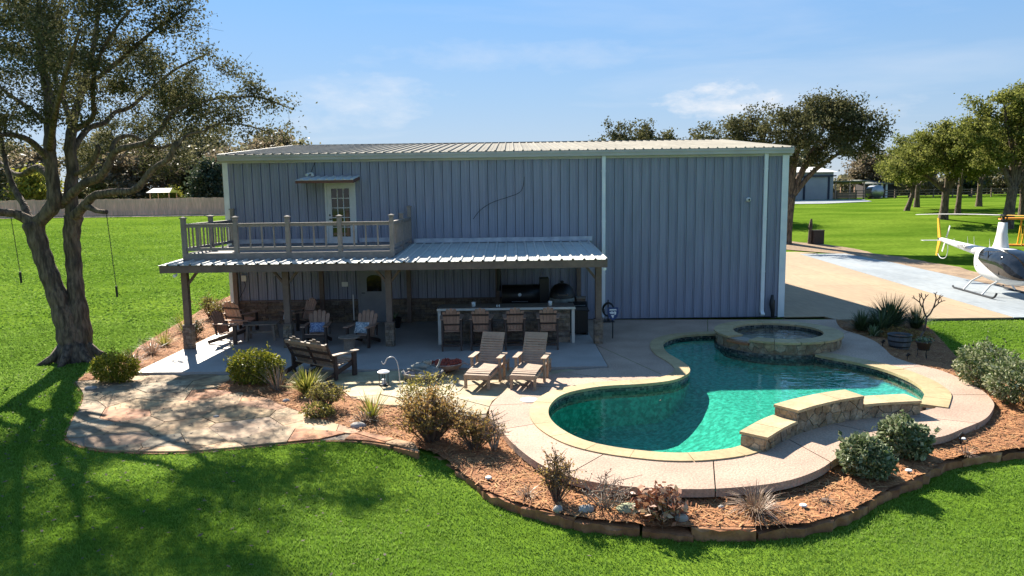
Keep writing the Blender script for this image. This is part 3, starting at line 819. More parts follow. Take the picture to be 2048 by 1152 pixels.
mat('dark_glass', (0.012, 0.013, 0.014), rough=0.05, spec=0.6)
mat('black_metal', (0.012, 0.012, 0.013), rough=0.4)
mat('awning_red', (0.16, 0.07, 0.05), rough=0.7)
mat('steel_grey', (0.35, 0.36, 0.37), rough=0.35, metal=0.8)
mat('ledge_stone', (1, 1, 1), (0.6, 0.56, 0.52), sc=9, rough=0.9, bump=0.6, bsc=30, fine=0.2, fsc=25, attr=True, var=0.2,
    ramp=[(0.20, 0.15, 0.115), (0.27, 0.215, 0.165), (0.15, 0.12, 0.10), (0.24, 0.18, 0.12), (0.19, 0.17, 0.15)])
mat('ledge_piece', (1, 1, 1), (0.6, 0.56, 0.52), sc=9, rough=0.9, bump=0.6, bsc=30, fine=0.2, fsc=25, var=0.2,
    ramp=[(0.22, 0.165, 0.125), (0.30, 0.24, 0.185), (0.165, 0.13, 0.11), (0.27, 0.205, 0.14), (0.21, 0.19, 0.165)])
BX0, BX1, BY, BYB = -9.73, 9.42, 25.0, 42.3
EAVE = 5.60; RIDGE_Y = 33.65; RIDGE_Z = 6.70

def build_barn():
    root = thing('metal_building', 'large blue grey ribbed metal building with pale low roof', 'building', (0, BY, 0))
    N = 62; w = (BX1 - BX0) / N
    # backing shell (dark, behind panel joints) with gables
    b = MB(); d = BYB - BY; x0, x1 = BX0 + .02, BX1 - .02; ry = RIDGE_Y - BY
    zr = RIDGE_Z - .12
    b.add([(x0, .05, 0), (x1, .05, 0), (x1, .05, EAVE), (x0, .05, EAVE)], [(0, 1, 2, 3)])
    b.build('backing', 'steel_gap', root)
    # wall sheet: flat pan, two small beads and one tall rib
    prof = [(.008, .03), (.008, 0), (.02, -.004), (.095, -.004), (.105, -.012), (.118, -.012), (.128, -.004), (.19, -.004), (.2, -.012), (.213, -.012), (.223, -.004), (w - .055, -.004), (w - .042, -.034), (w - .016, -.034), (w - .005, 0), (w - .005, .03)]
    p = MB(); n = len(prof)
    p.add([(x, y, 0.02) for x, y in prof] + [(x, y, EAVE) for x, y in prof], [(i, i + 1, n + i + 1, n + i) for i in range(n - 1)])
    first = p.build('wall_panel', 'steel_wall', root, loc=(BX0, 0, 0))
    for i in range(1, N): piece('wall_panel', first.data, root, (BX0 + i * w, 0, 0))
    # side and back walls
    for nm, xx, s in (('side_wall', BX0, -1), ('side_wall', BX1, 1)):
        q = MB(); ns = 56; ws = d / ns
        for i in range(ns):
            ya, yb = i * ws, (i + 1) * ws
            def top(y): return EAVE + (zr - EAVE) * (1 - abs(y - ry) / ry if y < ry else 1 - (y - ry) / (d - ry))
            ys = [ya + .005, ya + ws - .06, ya + ws - .045, ya + ws - .018, ya + ws - .005]; off = [0, 0, .032, .032, 0]
            k = len(ys)
            q.add([(xx + s * o, y, 0.02) for y, o in zip(ys, off)] + [(xx + s * o, y, top(y)) for y, o in zip(ys, off)], [(j, j + 1, k + j + 1, k + j) for j in range(k - 1)])
        q.build(nm, 'steel_wall', root)
    MB().box(BX0, BX1, d - .03, d, 0, EAVE).build('back_wall', 'steel_wall', root)
    # base band
    MB().box(BX0, BX1, -.045, .04, 0.0, .019).build('base_trim', 'steel_gap', root)
    # roof sheets
    ex0, ex1 = BX0 - .12, BX1 + .12; NR = 62; wr = (ex1 - ex0) / NR
    sl = math.hypot(ry + .16, RIDGE_Z - (EAVE + .22)); ang = math.atan2(RIDGE_Z - (EAVE + .22), ry + .16)
    pr = [(.004, 0), (.10, 0), (.11, .008), (.125, .008), (.135, 0), (wr - .08, 0), (wr - .055, .04), (wr - .025, .04), (wr - .002, 0)]; n = len(pr)
    for side in (0, 1):
        p = MB()
        p.add([(x, 0, z) for x, z in pr] + [(x, sl, z) for x, z in pr] , [(i, i + 1, n + i + 1, n + i) for i in range(n - 1)])
        p.add([(x, 0, z) for x, z in pr] + [(x, 0, -.02) for x, z in pr], [(i + 1, i, n + i, n + i + 1) for i in range(n - 1)])
        me = None
        for i in range(NR):
            loc = (ex0 + i * wr, -.16, EAVE + .225) if side == 0 else (ex0 + (i + 1) * wr, d + .16, EAVE + .225)
            rot = (ang, 0, 0) if side == 0 else (math.atan2(RIDGE_Z - EAVE - .22, d - ry + .16), 0, PI)
            if me is None:
                if side == 1:
                    sl2 = math.hypot(d - ry + .16, RIDGE_Z - EAVE - .22); p.v = [(a, c * sl2 / sl, e) for a, c, e in p.v]
                    for i2 in range(1): pass
                o = p.build('roof_panel', 'roof_steel', root, loc=loc, rot=rot); me = o.data
            else: piece('roof_panel', me, root, loc, rot)
    MB().bar((ex0, ry, RIDGE_Z + .025), (ex1, ry, RIDGE_Z + .025), .35, .03).build('ridge_cap', 'roof_steel', root)
    # gutter along the eave with rolled lip
    g = MB(); g.box(ex0 - .03, ex1 + .03, -.20, -.055, EAVE + .02, EAVE + .17); g.box(ex0 - .03, ex1 + .03, -.225, -.2, EAVE + .13, EAVE + .20); g.box(ex0 - .03, ex1 + .03, -.055, -.03, EAVE - .06, EAVE + .215)
    g.build('gutter', 'gutter', root)
    for xx in (ex0 - .02, ex1 + .02):
        r = MB()
        r.bar((xx, -.16, EAVE + .15), (xx, ry, RIDGE_Z - .05), .05, .2); r.bar((xx, ry, RIDGE_Z - .05), (xx, d + .16, EAVE + .15), .05, .2)
        r.build('rake_trim', 'gutter', root)
    # corner trims
    MB().box(BX1 - .17, BX1 + .05, -.06, -.036, 0, EAVE - .03).box(BX1 + .034, BX1 + .05, -.036, .22, 0, EAVE - .03).build('corner_trim', 'white_trim', root)
    MB().box(BX0 - .05, BX0 + .13, -.06, -.036, 0, EAVE - .03).box(BX0 - .05, BX0 - .034, -.036, .22, 0, EAVE - .03).build('corner_trim', 'white_trim', root)
    # downspouts
    for xx, z0 in ((3.17, 0.05), (8.68, 0.08)):
        s = MB()
        s.box(xx - .06, xx + .06, -.125, -.04, z0 + .12, EAVE + .05)
        s.bar((xx, -.085, z0 + .14), (xx, -.22, z0 + .02), .12, .08)
        for zz in (1.6, 3.4, 5.1): s.box(xx - .075, xx + .075, -.13, -.035, zz, zz + .03)
        s.build('downspout', 'white_trim', root)
    MB().tube(crom([(-1.30, -.04, 3.55), (-1.05, -.04, 3.85), (-.65, -.045, 4.10), (-.10, -.04, 4.28), (.28, -.04, 4.42), (.42, -.04, 4.62), (.47, -.04, 4.95)], 5), .009, 5).build('loose_cable', 'black_metal', root)
    # screw line bands at girts
    for zz in (2.45, 4.0):
        s = MB()
        for i in range(N):
            for dx in (.07, .16): s.box(BX0 + i * w + dx - .006, BX0 + i * w + dx + .006, -.010, -.003, zz - .006, zz + .006)
        s.build('screw_row', 'steel_grey', root)['kind'] = 'stuff'
    # upper glazed door
    dx0, dx1, dz0, dz1 = -6.27, -5.36, 2.74, 4.80
    fr = MB(); fr.box(dx0 - .07, dx0, -.075, -.035, dz0, dz1 + .06).box(dx1, dx1 + .07, -.075, -.035, dz0, dz1 + .06).box(dx0, dx1, -.075, -.035, dz1, dz1 + .06)
    door = MB(); st = .15
    door.box(dx0 + .004, dx0 + st, -.062, -.036, dz0 + .02, dz1 - .004).box(dx1 - st, dx1 - .004, -.062, -.036, dz0 + .02, dz1 - .004)
    door.box(dx0 + st, dx1 - st, -.062, -.036, dz1 - .15, dz1 - .004).box(dx0 + st, dx1 - st, -.062, -.036, dz0 + .02, dz0 + .27)
    gx0, gx1, gz0, gz1 = dx0 + st, dx1 - st, dz0 + .27, dz1 - .15
    for i in (1, 2): x = gx0 + (gx1 - gx0) * i / 3; door.box(x - .012, x + .012, -.060, -.04, gz0, gz1)
    for j in range(1, 5): z = gz0 + (gz1 - gz0) * j / 5; door.box(gx0, gx1, -.0605, -.041, z - .012, z + .012)
    do = door.build('door', 'door_white', root); do['label'] = 'white glazed upper door'
    fr.build('door_frame', 'door_white', do)
    for i in range(3):
        for j in range(5):
            xa = gx0 + (gx1 - gx0) * i / 3 + .012; xb = gx0 + (gx1 - gx0) * (i + 1) / 3 - .012; za = gz0 + (gz1 - gz0) * j / 5 + .012; zb = gz0 + (gz1 - gz0) * (j + 1) / 5 - .012
            MB().box(xa, xb, -.05, -.043, za, zb).build('pane', 'dark_glass', do)
    hd = MB().box(dx0 + .05, dx0 + .10, -.075, -.062, 3.72, 3.78); hd.box(dx0 + .05, dx0 + .16, -.095, -.075, 3.60, 3.625); hd.box(dx0 + .06, dx0 + .09, -.08, -.062, 3.58, 3.64); hd.build('handle', 'black_metal', do)
    # little awning
    a = MB(); ax0, ax1 = -7.02, -5.12
    na = 7; wa = (ax1 - ax0) / na
    for i in range(na):
        x = ax0 + i * wa
        pr2 = [(x, 0), (x + wa * .62, 0), (x + wa * .72, .035), (x + wa * .88, .035), (x + wa, 0)]
        a.add([(u, -.04, 5.06 + v) for u, v in pr2] + [(u, -1.12, 4.925 + v) for u, v in pr2] + [(u, -1.12, 4.91) for u, v in pr2], [(j, 5 + j, 6 + j, j + 1) for j in range(4)] + [(5 + j, 10 + j, 11 + j, 6 + j) for j in range(4)])
    ao = a.build('awning', 'galv_roof', root)
    f = MB().box(ax0, ax1, -1.10, -1.07, 4.82, 4.905)
    for x in (ax0 + .03, ax1 - .03): f.bar((x, -.05, 4.99), (x, -1.06, 4.86), .05, .09)
    f.build('awning_frame', 'awning_red', ao)
    # twin flood light with conduit, wall camera
    l = MB().lathe([(.001, .0), (.05, 0), (.05, .03), (.001, .03)], 12, (-6.78, -.07, 5.17))
    for s in (-1, 1): l.tube([(-6.78, -.08, 5.18), (-6.78 + s * .07, -.14, 5.15)], .012, 6); l.tube([(-6.78 + s * .07, -.12, 5.16), (-6.78 + s * .10, -.24, 5.11)], [.035, .05], 10)
    l.build('flood_light', 'white_plastic', root)
    MB().tube(crom([(-6.78, -.04, 5.2), (-6.72, -.04, 5.35), (-6.6, -.04, 5.56)], 4), .008, 5).build('light_cable', 'black_metal', root)
    c = MB(); c.lathe([(.001, 0), (.08, 0), (.08, .03), (.062, .05), (.05, .1), (.02, .115), (.001, .118)], 18)
    co = c.build('wall_camera', 'white_plastic', root, True, loc=(8.12, -.04, 4.08), rot=(PI / 2, 0, 0))
    k = MB(); k.lathe([(.001, .119), (.03, .116), (.034, .108)], 14); k.build('lens', 'black_metal', co)
    # lower door with arched window
    lx0, lx1 = -5.27, -4.33
    o = MB().box(lx0, lx1, -.062, -.036, 0.03, 2.0).build('door', 'door_grey', root); o['label'] = 'grey lower door with arched window'
    MB().box(lx0 - .08, lx0, -.075, -.03, 0.02, 2.06).box(lx1, lx1 + .08, -.075, -.03, .02, 2.06).box(lx0, lx1, -.075, -.03, 2.0, 2.06).build('door_frame', 'door_grey', o)
    g = MB(); pts = [(-5.03, 1.1), (-4.52, 1.1)] + [(-4.775 + .255 * math.cos(t), 1.52 + .16 * math.sin(t)) for t in [PI * k / 10 for k in range(11)]]
    n = len(pts); g.add([(x, -.066, z) for x, z in pts], [tuple(range(n))]); g.build('pane', 'dark_glass', o)
    MB().tube([(-5.2, -.062, 1.05), (-5.2, -.10, 1.05), (-5.1, -.10, 1.05)], .014, 8).build('handle', 'black_metal', o)
    # stone wainscot under the porch
    rng = random.Random(77); s = MB(); zt_ = .80
    for (xa, xb) in ((BX0 + .15, lx0 - .085), (lx1 + .085, 2.55)):
        z = 0.02
        while z < zt_ - .02:
            h = min(rng.uniform(.05, .11), zt_ - z); x = xa
            while x < xb:
                L = min(rng.uniform(.12, .5), xb - x); dpt = rng.uniform(.05, .085); s.cur = rng.random()
                s.box(x + .004, x + L - .004, -dpt, -.036, z + .003, z + h - .003); x += L
            z += h
    so = s.build('stone_wainscot', 'ledge_stone', root); so['kind'] = 'stuff'
    MB().box(BX0 + .15, lx0 - .085, -.10, -.036, zt_, zt_ + .035).box(lx1 + .085, 2.55, -.10, -.036, zt_, zt_ + .035).build('wainscot_cap', 'brown_wood', root)
    # boxes and notices on the wall
    MB().box(-9.34, -9.18, -.12, -.03, 1.52, 1.72).build('outlet_box', 'white_plastic', root)
    MB().tube(crom([(-9.26, -.1, 1.52), (-9.22, -.1, 1.35), (-9.38, -.1, 1.05), (-9.5, -.12, .85)], 5), .009, 5).build('outlet_cable', 'black_metal', root)
    MB().box(-5.9, -5.68, -.05, -.036, 1.28, 1.44).build('notice_plate', 'white_plastic', root)
    MB().box(-5.33 - .2, -5.33 - .16, -.11, -.09, .1, 1.0).build('door_post', 'white_plastic', root)
build_barn()

# ------------------------------------------------------------------ porch roof
def build_porch():
    root = thing('porch_roof', 'ribbed galvanised porch roof on brown timber posts against the building', 'porch', (0, 20, 0))
    x0, x1 = -9.8, 2.68; yb = 4.94; z0, z1 = 2.545, 2.74; N = 40; w = (x1 - x0) / N
    L = math.hypot(yb, z1 - z0); ang = math.atan2(z1 - z0, yb)
    pr = [(.003, 0), (.09, 0), (.098, .006), (.112, .006), (.12, 0), (w - .09, 0), (w - .062, .042), (w - .03, .042), (w - .002, 0)]; n = len(pr)
    p = MB(); p.add([(x, 0, z) for x, z in pr] + [(x, L, z) for x, z in pr], [(i, i + 1, n + i + 1, n + i) for i in range(n - 1)])
    p.add([(x, 0, z) for x, z in pr] + [(x, L, z - .012) for x, z in pr] + [(x, 0, z - .012) for x, z in pr], [(n + i + 1, n + i, 2 * n + i, 2 * n + i + 1) for i in range(n - 1)] + [(i + 1, i, 2 * n + i, 2 * n + i + 1) for i in range(n - 1)])
    me = None
    for i in range(N):
        loc = (x0 + i * w, 0, z0)
        if me is None: me = p.build('roof_panel', 'galv_roof', root, loc=loc, rot=(ang, 0, 0)).data
        else: piece('roof_panel', me, root, loc, (ang, 0, 0))
    MB().box(x0 + .02, x1 - .02, .035, .085, z0 - .22, z0 - .014).build('fascia', 'brown_wood', root)
    for xx in (x0 + .045, x1 - .045): MB().bar((xx, .09, z0 - .11), (xx, yb - .05, z1 - .12), .05, .19).build('side_fascia', 'brown_wood', root)
    MB().box(x0 + .2, x1 - .2, .82, .96, z0 - .23, z0 - .0).build('beam', 'brown_wood', root)
    for i in range(16):
        xx = x0 + .3 + i * (x1 - x0 - .6) / 15
        MB().bar((xx, .1, z0 - .09), (xx, yb - .05, z1 - .09), .045, .14).build('rafter', 'brown_wood', root)
    sh = MB(); sh.add([(x0 + .07, .1, z0 - .02), (x1 - .07, .1, z0 - .02), (x1 - .07, yb - .05, z1 - .02), (x0 + .07, yb - .05, z1 - .02)], [(0, 1, 2, 3)])
    sh.build('ceiling', 'brown_wood', root)
    # flashing against the wall
    f = MB(); fx = -3.35
    f.box(fx, 2.78, yb - .045, yb - .02, z1 + .005, z1 + .17); f.bar((fx, yb - .06, z1 + .03), (2.78, yb - .06, z1 + .03), .12, .01)
    f.build('flashing', 'flashing', root)
    rng = random.Random(5)
    # posts with stone feet, cap moulding and knee braces
    for xx in (-9.47, -6.55, -3.58, 2.51):
        po = MB().box(xx - .085, xx + .085, .81, .98, .70, z0 - .21).build('post', 'brown_wood', root)
        MB().box(xx - .10, xx + .10, .795, .995, 0, .70).build('pier_core', 'mortar', po)
        MB().box(xx - .135, xx + .135, .76, 1.03, .70, .73).build('pier_cap', 'brown_wood', po)
        z = .012
        while z < .68:
            h = min(rng.uniform(.06, .105), .69 - z)
            sp = rng.uniform(-.06, .06)
            for (xa, xb) in ((xx - .125, xx + sp - .004), (xx + sp + .004, xx + .125)):
                MB().box(xa, xb, .77 - rng.uniform(0, .02), 1.02 + rng.uniform(0, .015), z + .003, z + h - .003).build('pier_stone', 'ledge_piece', po)
            z += h
        for s in (-1, 1):
            if (xx < -9 and s < 0) or (xx > 2 and s > 0): continue
            MB().bar((xx + s * .05, .895, 1.88), (xx + s * .42, .895, z0 - .2), .07, .07, (0, 1, 0)).build('brace', 'brown_wood', root)
    for xx in (-9.5, -6.55, -3.55, -.5, 2.3):
        MB().box(xx - .07, xx + .07, 4.70, 4.84, .02, z1 - .16).build('wall_post', 'brown_wood', root)
    # small spot lights under the fascia
    for xx, zz in ((-9.35, 2.27), (2.58, 2.30)):
        b = MB(); b.tube([(xx, .12, zz), (xx, -.02, zz - .02)], [.03, .045], 10); b.tube([(xx, .12, zz + .06), (xx, .12, zz)], .012, 6); b.build('spot_light', 'white_plastic', root)
build_porch()

# ------------------------------------------------------------------ balcony
def build_balcony():
    root = thing('balcony', 'grey timber balcony with post and baluster railing on the porch roof', 'balcony', (0, 21, 0))
    x0, x1 = -9.47, -3.46; y1 = 3.88; zd = 2.79
    nb = 27; wb = y1 / nb
    me = MB().box(x0 - .02, x1 + .02, .003, wb - .006, zd - .035, zd).build('deck_board', 'deck_board', root, loc=(0, 0, 0)).data
    for i in range(1, nb): piece('deck_board', me, root, (0, i * wb, 0))
    MB().box(x0, x1, -.035, 0, zd - .20, zd + .005).build('rim_board', 'grey_rail', root)
    for xx in (x0 - .03, x1 + .0): MB().box(xx, xx + .03, .002, y1, zd - .14, zd + .005).build('rim_board', 'grey_rail', root)
    sl = MB()
    for i in range(7): xx = x0 + .3 + i * .9; sl.box(xx, xx + .05, .05, y1, zd - .17, zd - .036)
    sl.build('sleepers', 'brown_wood', root)
    def post(x, y, h=1.06):
        p = MB().box(x - .06, x + .06, y - .06, y + .06, zd - .16, zd + h - .05).build('post', 'grey_rail', root)
        c = MB().box(x - .085, x + .085, y - .085, y + .085, zd + h - .05, zd + h - .02)
        c.add([(x - .07, y - .07, zd + h - .02), (x + .07, y - .07, zd + h - .02), (x + .07, y + .07, zd + h - .02), (x - .07, y + .07, zd + h - .02), (x, y, zd + h + .015)], [(0, 1, 4), (1, 2, 4), (2, 3, 4), (3, 0, 4)])
        c.build('post_cap', 'grey_rail', p)
    def run(a, b, nbal):
        a, b = Vector(a), Vector(b); d = (b - a).normalized()
        a2, b2 = a + d * .06, b - d * .06
        for nm, z, w, h in (('top_rail', zd + .84, .11, .035), ('under_rail', zd + .785, .045, .07), ('bottom_rail', zd + .12, .06, .09)):
            MB().bar((a2.x, a2.y, z), (b2.x, b2.y, z), w, h).build(nm, 'grey_rail', root)
        for k in range(nbal):
            q = a2 + (b2 - a2) * ((k + 1) / (nbal + 1))
            MB().box(q.x - .02, q.x + .02, q.y - .02, q.y + .02, zd + .165, zd + .752).build('baluster', 'grey_rail', root)
    fx = [x0 + (x1 - x0) * i / 4 for i in range(5)]
    for x in fx: post(x, .03)
    for i in range(4): run((fx[i], .03, 0), (fx[i + 1], .03, 0), 3)
    for xx in (x0, x1):
        post(xx, 1.95); post(xx, 3.78, 1.25)
        run((xx, .03, 0), (xx, 1.95, 0), 6); run((xx, 1.95, 0), (xx, 3.78, 0), 6)
    # white flashing at the wall foot
    MB().box(x0, -6.4, y1 + .03, y1 + .05, zd + .02, zd + .17).box(-5.22, x1, y1 + .03, y1 + .05, zd + .02, zd + .17).build('flashing', 'flashing', root)
build_balcony()

# ------------------------------------------------------------------ plants: shared generators
mat('bark', (0.17, 0.12, 0.085), (0.075, 0.053, 0.04), sc=9, rough=0.95, bump=1.0, bsc=13, bdist=.09, fine=0.4, fsc=20, stretch=(1, 1, .22), lo=.42, hi=.6)
mat('bark_far', (0.11, 0.085, 0.065), (0.075, 0.06, 0.05), sc=3, rough=0.95)
def leafmat(name, ramp, tr=0.3, rough=0.5, spec=0.35):
    return mat(name, (1, 1, 1), None, rough=rough, spec=spec, attr=True, ramp=ramp, transl=tr)
leafmat('oak_leaf', [(0.045, 0.048, 0.02), (0.085, 0.085, 0.036), (0.135, 0.13, 0.06), (0.20, 0.18, 0.10)], tr=.4, rough=.8, spec=.1)
leafmat('oak_leaf_right', [(0.08, 0.09, 0.02), (0.15, 0.165, 0.035), (0.23, 0.235, 0.06), (0.30, 0.29, 0.10)], tr=.5, rough=.8, spec=.1)
leafmat('far_leaf_olive', [(0.10, 0.10, 0.05), (0.16, 0.15, 0.08), (0.22, 0.20, 0.11), (0.29, 0.255, 0.15)], tr=.5)
leafmat('far_leaf_brown', [(0.12, 0.095, 0.06), (0.19, 0.15, 0.095), (0.25, 0.20, 0.13), (0.31, 0.255, 0.17)], tr=.5)
leafmat('far_leaf_dark', [(0.035, 0.05, 0.028), (0.06, 0.08, 0.045), (0.09, 0.11, 0.065)], tr=.4)
leafmat('far_leaf_yellow', [(0.16, 0.17, 0.02), (0.26, 0.26, 0.04), (0.36, 0.34, 0.06)], tr=.5)
leafmat('box_leaf', [(0.08, 0.105, 0.01), (0.16, 0.18, 0.016), (0.27, 0.26, 0.025), (0.38, 0.35, 0.045)], tr=.45)
leafmat('silver_leaf', [(0.06, 0.09, 0.03), (0.13, 0.17, 0.07), (0.24, 0.28, 0.15), (0.42, 0.44, 0.28)], tr=.3)
leafmat('hedge_leaf', [(0.045, 0.075, 0.02), (0.10, 0.14, 0.04), (0.24, 0.27, 0.13), (0.50, 0.50, 0.33)], tr=.3)
leafmat('brown_leaf', [(0.16, 0.085, 0.03), (0.30, 0.17, 0.06), (0.24, 0.18, 0.04), (0.44, 0.27, 0.11), (0.33, 0.25, 0.06)], tr=.5)
leafmat('olive_shrub', [(0.10, 0.105, 0.02), (0.19, 0.175, 0.04), (0.28, 0.24, 0.06), (0.38, 0.31, 0.11)], tr=.45)
leafmat('wilted', [(0.16, 0.05, 0.025), (0.27, 0.10, 0.05), (0.42, 0.22, 0.13), (0.55, 0.38, 0.26)], tr=.15)
leafmat('dry_blade', [(0.16, 0.095, 0.06), (0.28, 0.19, 0.13), (0.40, 0.30, 0.21), (0.22, 0.12, 0.09)], tr=.1)
leafmat('green_blade', [(0.07, 0.095, 0.012), (0.17, 0.18, 0.025), (0.34, 0.32, 0.06), (0.52, 0.46, 0.15)], tr=.4)
leafmat('sotol_blade', [(0.025, 0.045, 0.015), (0.05, 0.08, 0.028), (0.085, 0.12, 0.045), (0.14, 0.16, 0.07)], tr=.15)
mat('twig', (0.17, 0.11, 0.08), (0.10, 0.065, 0.05), sc=8, rough=0.9)
mat('twig_pale', (0.36, 0.29, 0.23), (0.26, 0.20, 0.15), sc=8, rough=0.9)

def leaves_np(cent, size, rs, aspect=0.5, flat=0.0, normal_out=None, sizevar=0.35):
    """one rhombic leaf at every centre (N,3); returns verts (N*4,3)"""
    N = len(cent)
    d = rs.normal(size=(N, 3)); d /= np.linalg.norm(d, axis=1, keepdims=True)
    if normal_out is not None:
        d = d * .6 + normal_out * .7; d /= np.linalg.norm(d, axis=1, keepdims=True)
    t = rs.normal(size=(N, 3)); n = np.cross(d, t); n /= np.linalg.norm(n, axis=1, keepdims=True) + 1e-9
    s = size * rs.uniform(1 - sizevar, 1 + sizevar, (N, 1))
    a = cent - d * s * .5; b = cent + n * s * aspect * .5; c = cent + d * s * .5; e = cent - n * s * aspect * .5
    return np.stack([a, b, c, e], 1).reshape(-1, 3)
def blades_np(base, tip, width, rs, seg=2, sag=None):
    """tapered blades bending from base to tip: two quads-ish (as triangles pairs of 4 verts)"""
    N = len(base); d = tip - base
    side = np.cross(d, np.array([0, 0, 1.0])) + rs.normal(size=(N, 3)) * 1e-3; side /= np.linalg.norm(side, axis=1, keepdims=True) + 1e-9
    L = np.linalg.norm(d, axis=1, keepdims=True)
    mid = base + d * .55 + np.array([0, 0, 1.0]) * (L * (.12 if sag is None else sag))
    w = np.asarray(width).reshape(-1, 1) * .5
    q1 = np.stack([base - side * w, base + side * w, mid + side * w * .8, mid - side * w * .8], 1)
    q2 = np.stack([mid - side * w * .8, mid + side * w * .8, tip + side * w * .12, tip - side * w * .12], 1)
    return np.concatenate([q1, q2], 0).reshape(-1, 3)

def grow(skel, targets, rng, rs, twig_r=0.012, leaf_per=60, spread=0.35):
    """attach every target point to the nearest skeleton node with a bent branch; returns (branches, leaf centres)"""
    pos = [np.array(p[:3]) for p in skel]; rad = [p[3] for p in skel]
    P = np.array(pos); branches = []; leaves = []
    T = [np.array(t) for t in targets]
    order = sorted(range(len(T)), key=lambda i: np.min(np.sum((P - T[i]) ** 2, 1)))
    R = np.array(rad)
    for i in order:
        t = T[i]; d2 = np.sum((P - t) ** 2, 1) + np.where(P[:, 2] > t[2] + .2, .6, 0)
        k = int(np.argmin(d2)); a = P[k]; d = t - a; L = np.linalg.norm(d)
        if L < .08: continue
        r0 = min(R[k] * .62, twig_r + .011 * L)
        m1 = a + d * .35 + rs.normal(size=3) * L * .09 + np.array([0, 0, .05 * L]); m2 = a + d * .72 + rs.normal(size=3) * L * .08 + np.array([0, 0, .03 * L])
        br = [a, m1, m2, t]; rr = [r0, r0 * .75, r0 * .5, r0 * .3]
        branches.append((br, rr))
        P = np.vstack([P, m1, m2, t]); R = np.concatenate([R, rr[1:]])
        n = int(leaf_per * rng.uniform(.6, 1.4))
        u = rs.beta(2.2, 1.0, (n, 1)); c = np.where(u < .5, a + (m1 - a) * u * 2, m1 + (t - m1) * (u - .5) * 2)
        leaves.append(c + rs.normal(size=(n, 3)) * spread * np.array([1, 1, .75]) * (0.55 + .6 * u))
    return branches, np.concatenate(leaves) if leaves else np.zeros((0, 3))

def blob_targets(blobs, n, rs, shell=0.5):
    """n points over ellipsoids (x,y,z,rx,ry,rz), pushed towards the outside"""
    vol = np.array([b[3] * b[4] * b[5] for b in blobs]) ** .75; out = []
    for b, m in zip(blobs, np.round(vol / vol.sum() * n).astype(int)):
        v = rs.normal(size=(max(m, 2), 3)); v /= np.linalg.norm(v, axis=1, keepdims=True)
        r = rs.uniform(shell, 1, (len(v), 1)) ** .6
        ph = rs.uniform(0, 6, 3); lump = 1 + .22 * np.sin(v[:, :1] * 5 + ph[0]) * np.sin(v[:, 1:2] * 5 + ph[1]) + .16 * np.sin(v[:, 2:] * 7 + ph[2])
        q = v * r * lump * np.array(b[3:6]) + np.array(b[:3])
        s_ = 2.6 / (np.mean(b[3:6]) + .6); hole = np.sin(q[:, 0] * s_ * 1.9 + ph[0]) * np.sin(q[:, 1] * s_ * 1.7 + ph[1]) * np.sin(q[:, 2] * s_ * 2.3 + ph[2])
        out.append(q[hole < .22])
    return np.concatenate(out)

def plant_parts(root, wood, bark, leafc, leaf_m, leaf_size, rs, aspect=.5, name_w='trunk', name_l='crown', tone=None):
    if wood is not None and wood.v: wood.build(name_w, bark, root, smooth=True)
    if len(leafc):
        v = leaves_np(leafc, leaf_size, rs, aspect)
        if tone is None:
            r = rs.uniform(0, 1, len(leafc))
        else: r = tone
        mesh_np(name_l, v, None, 4, leaf_m, np.repeat(r, 4), root)

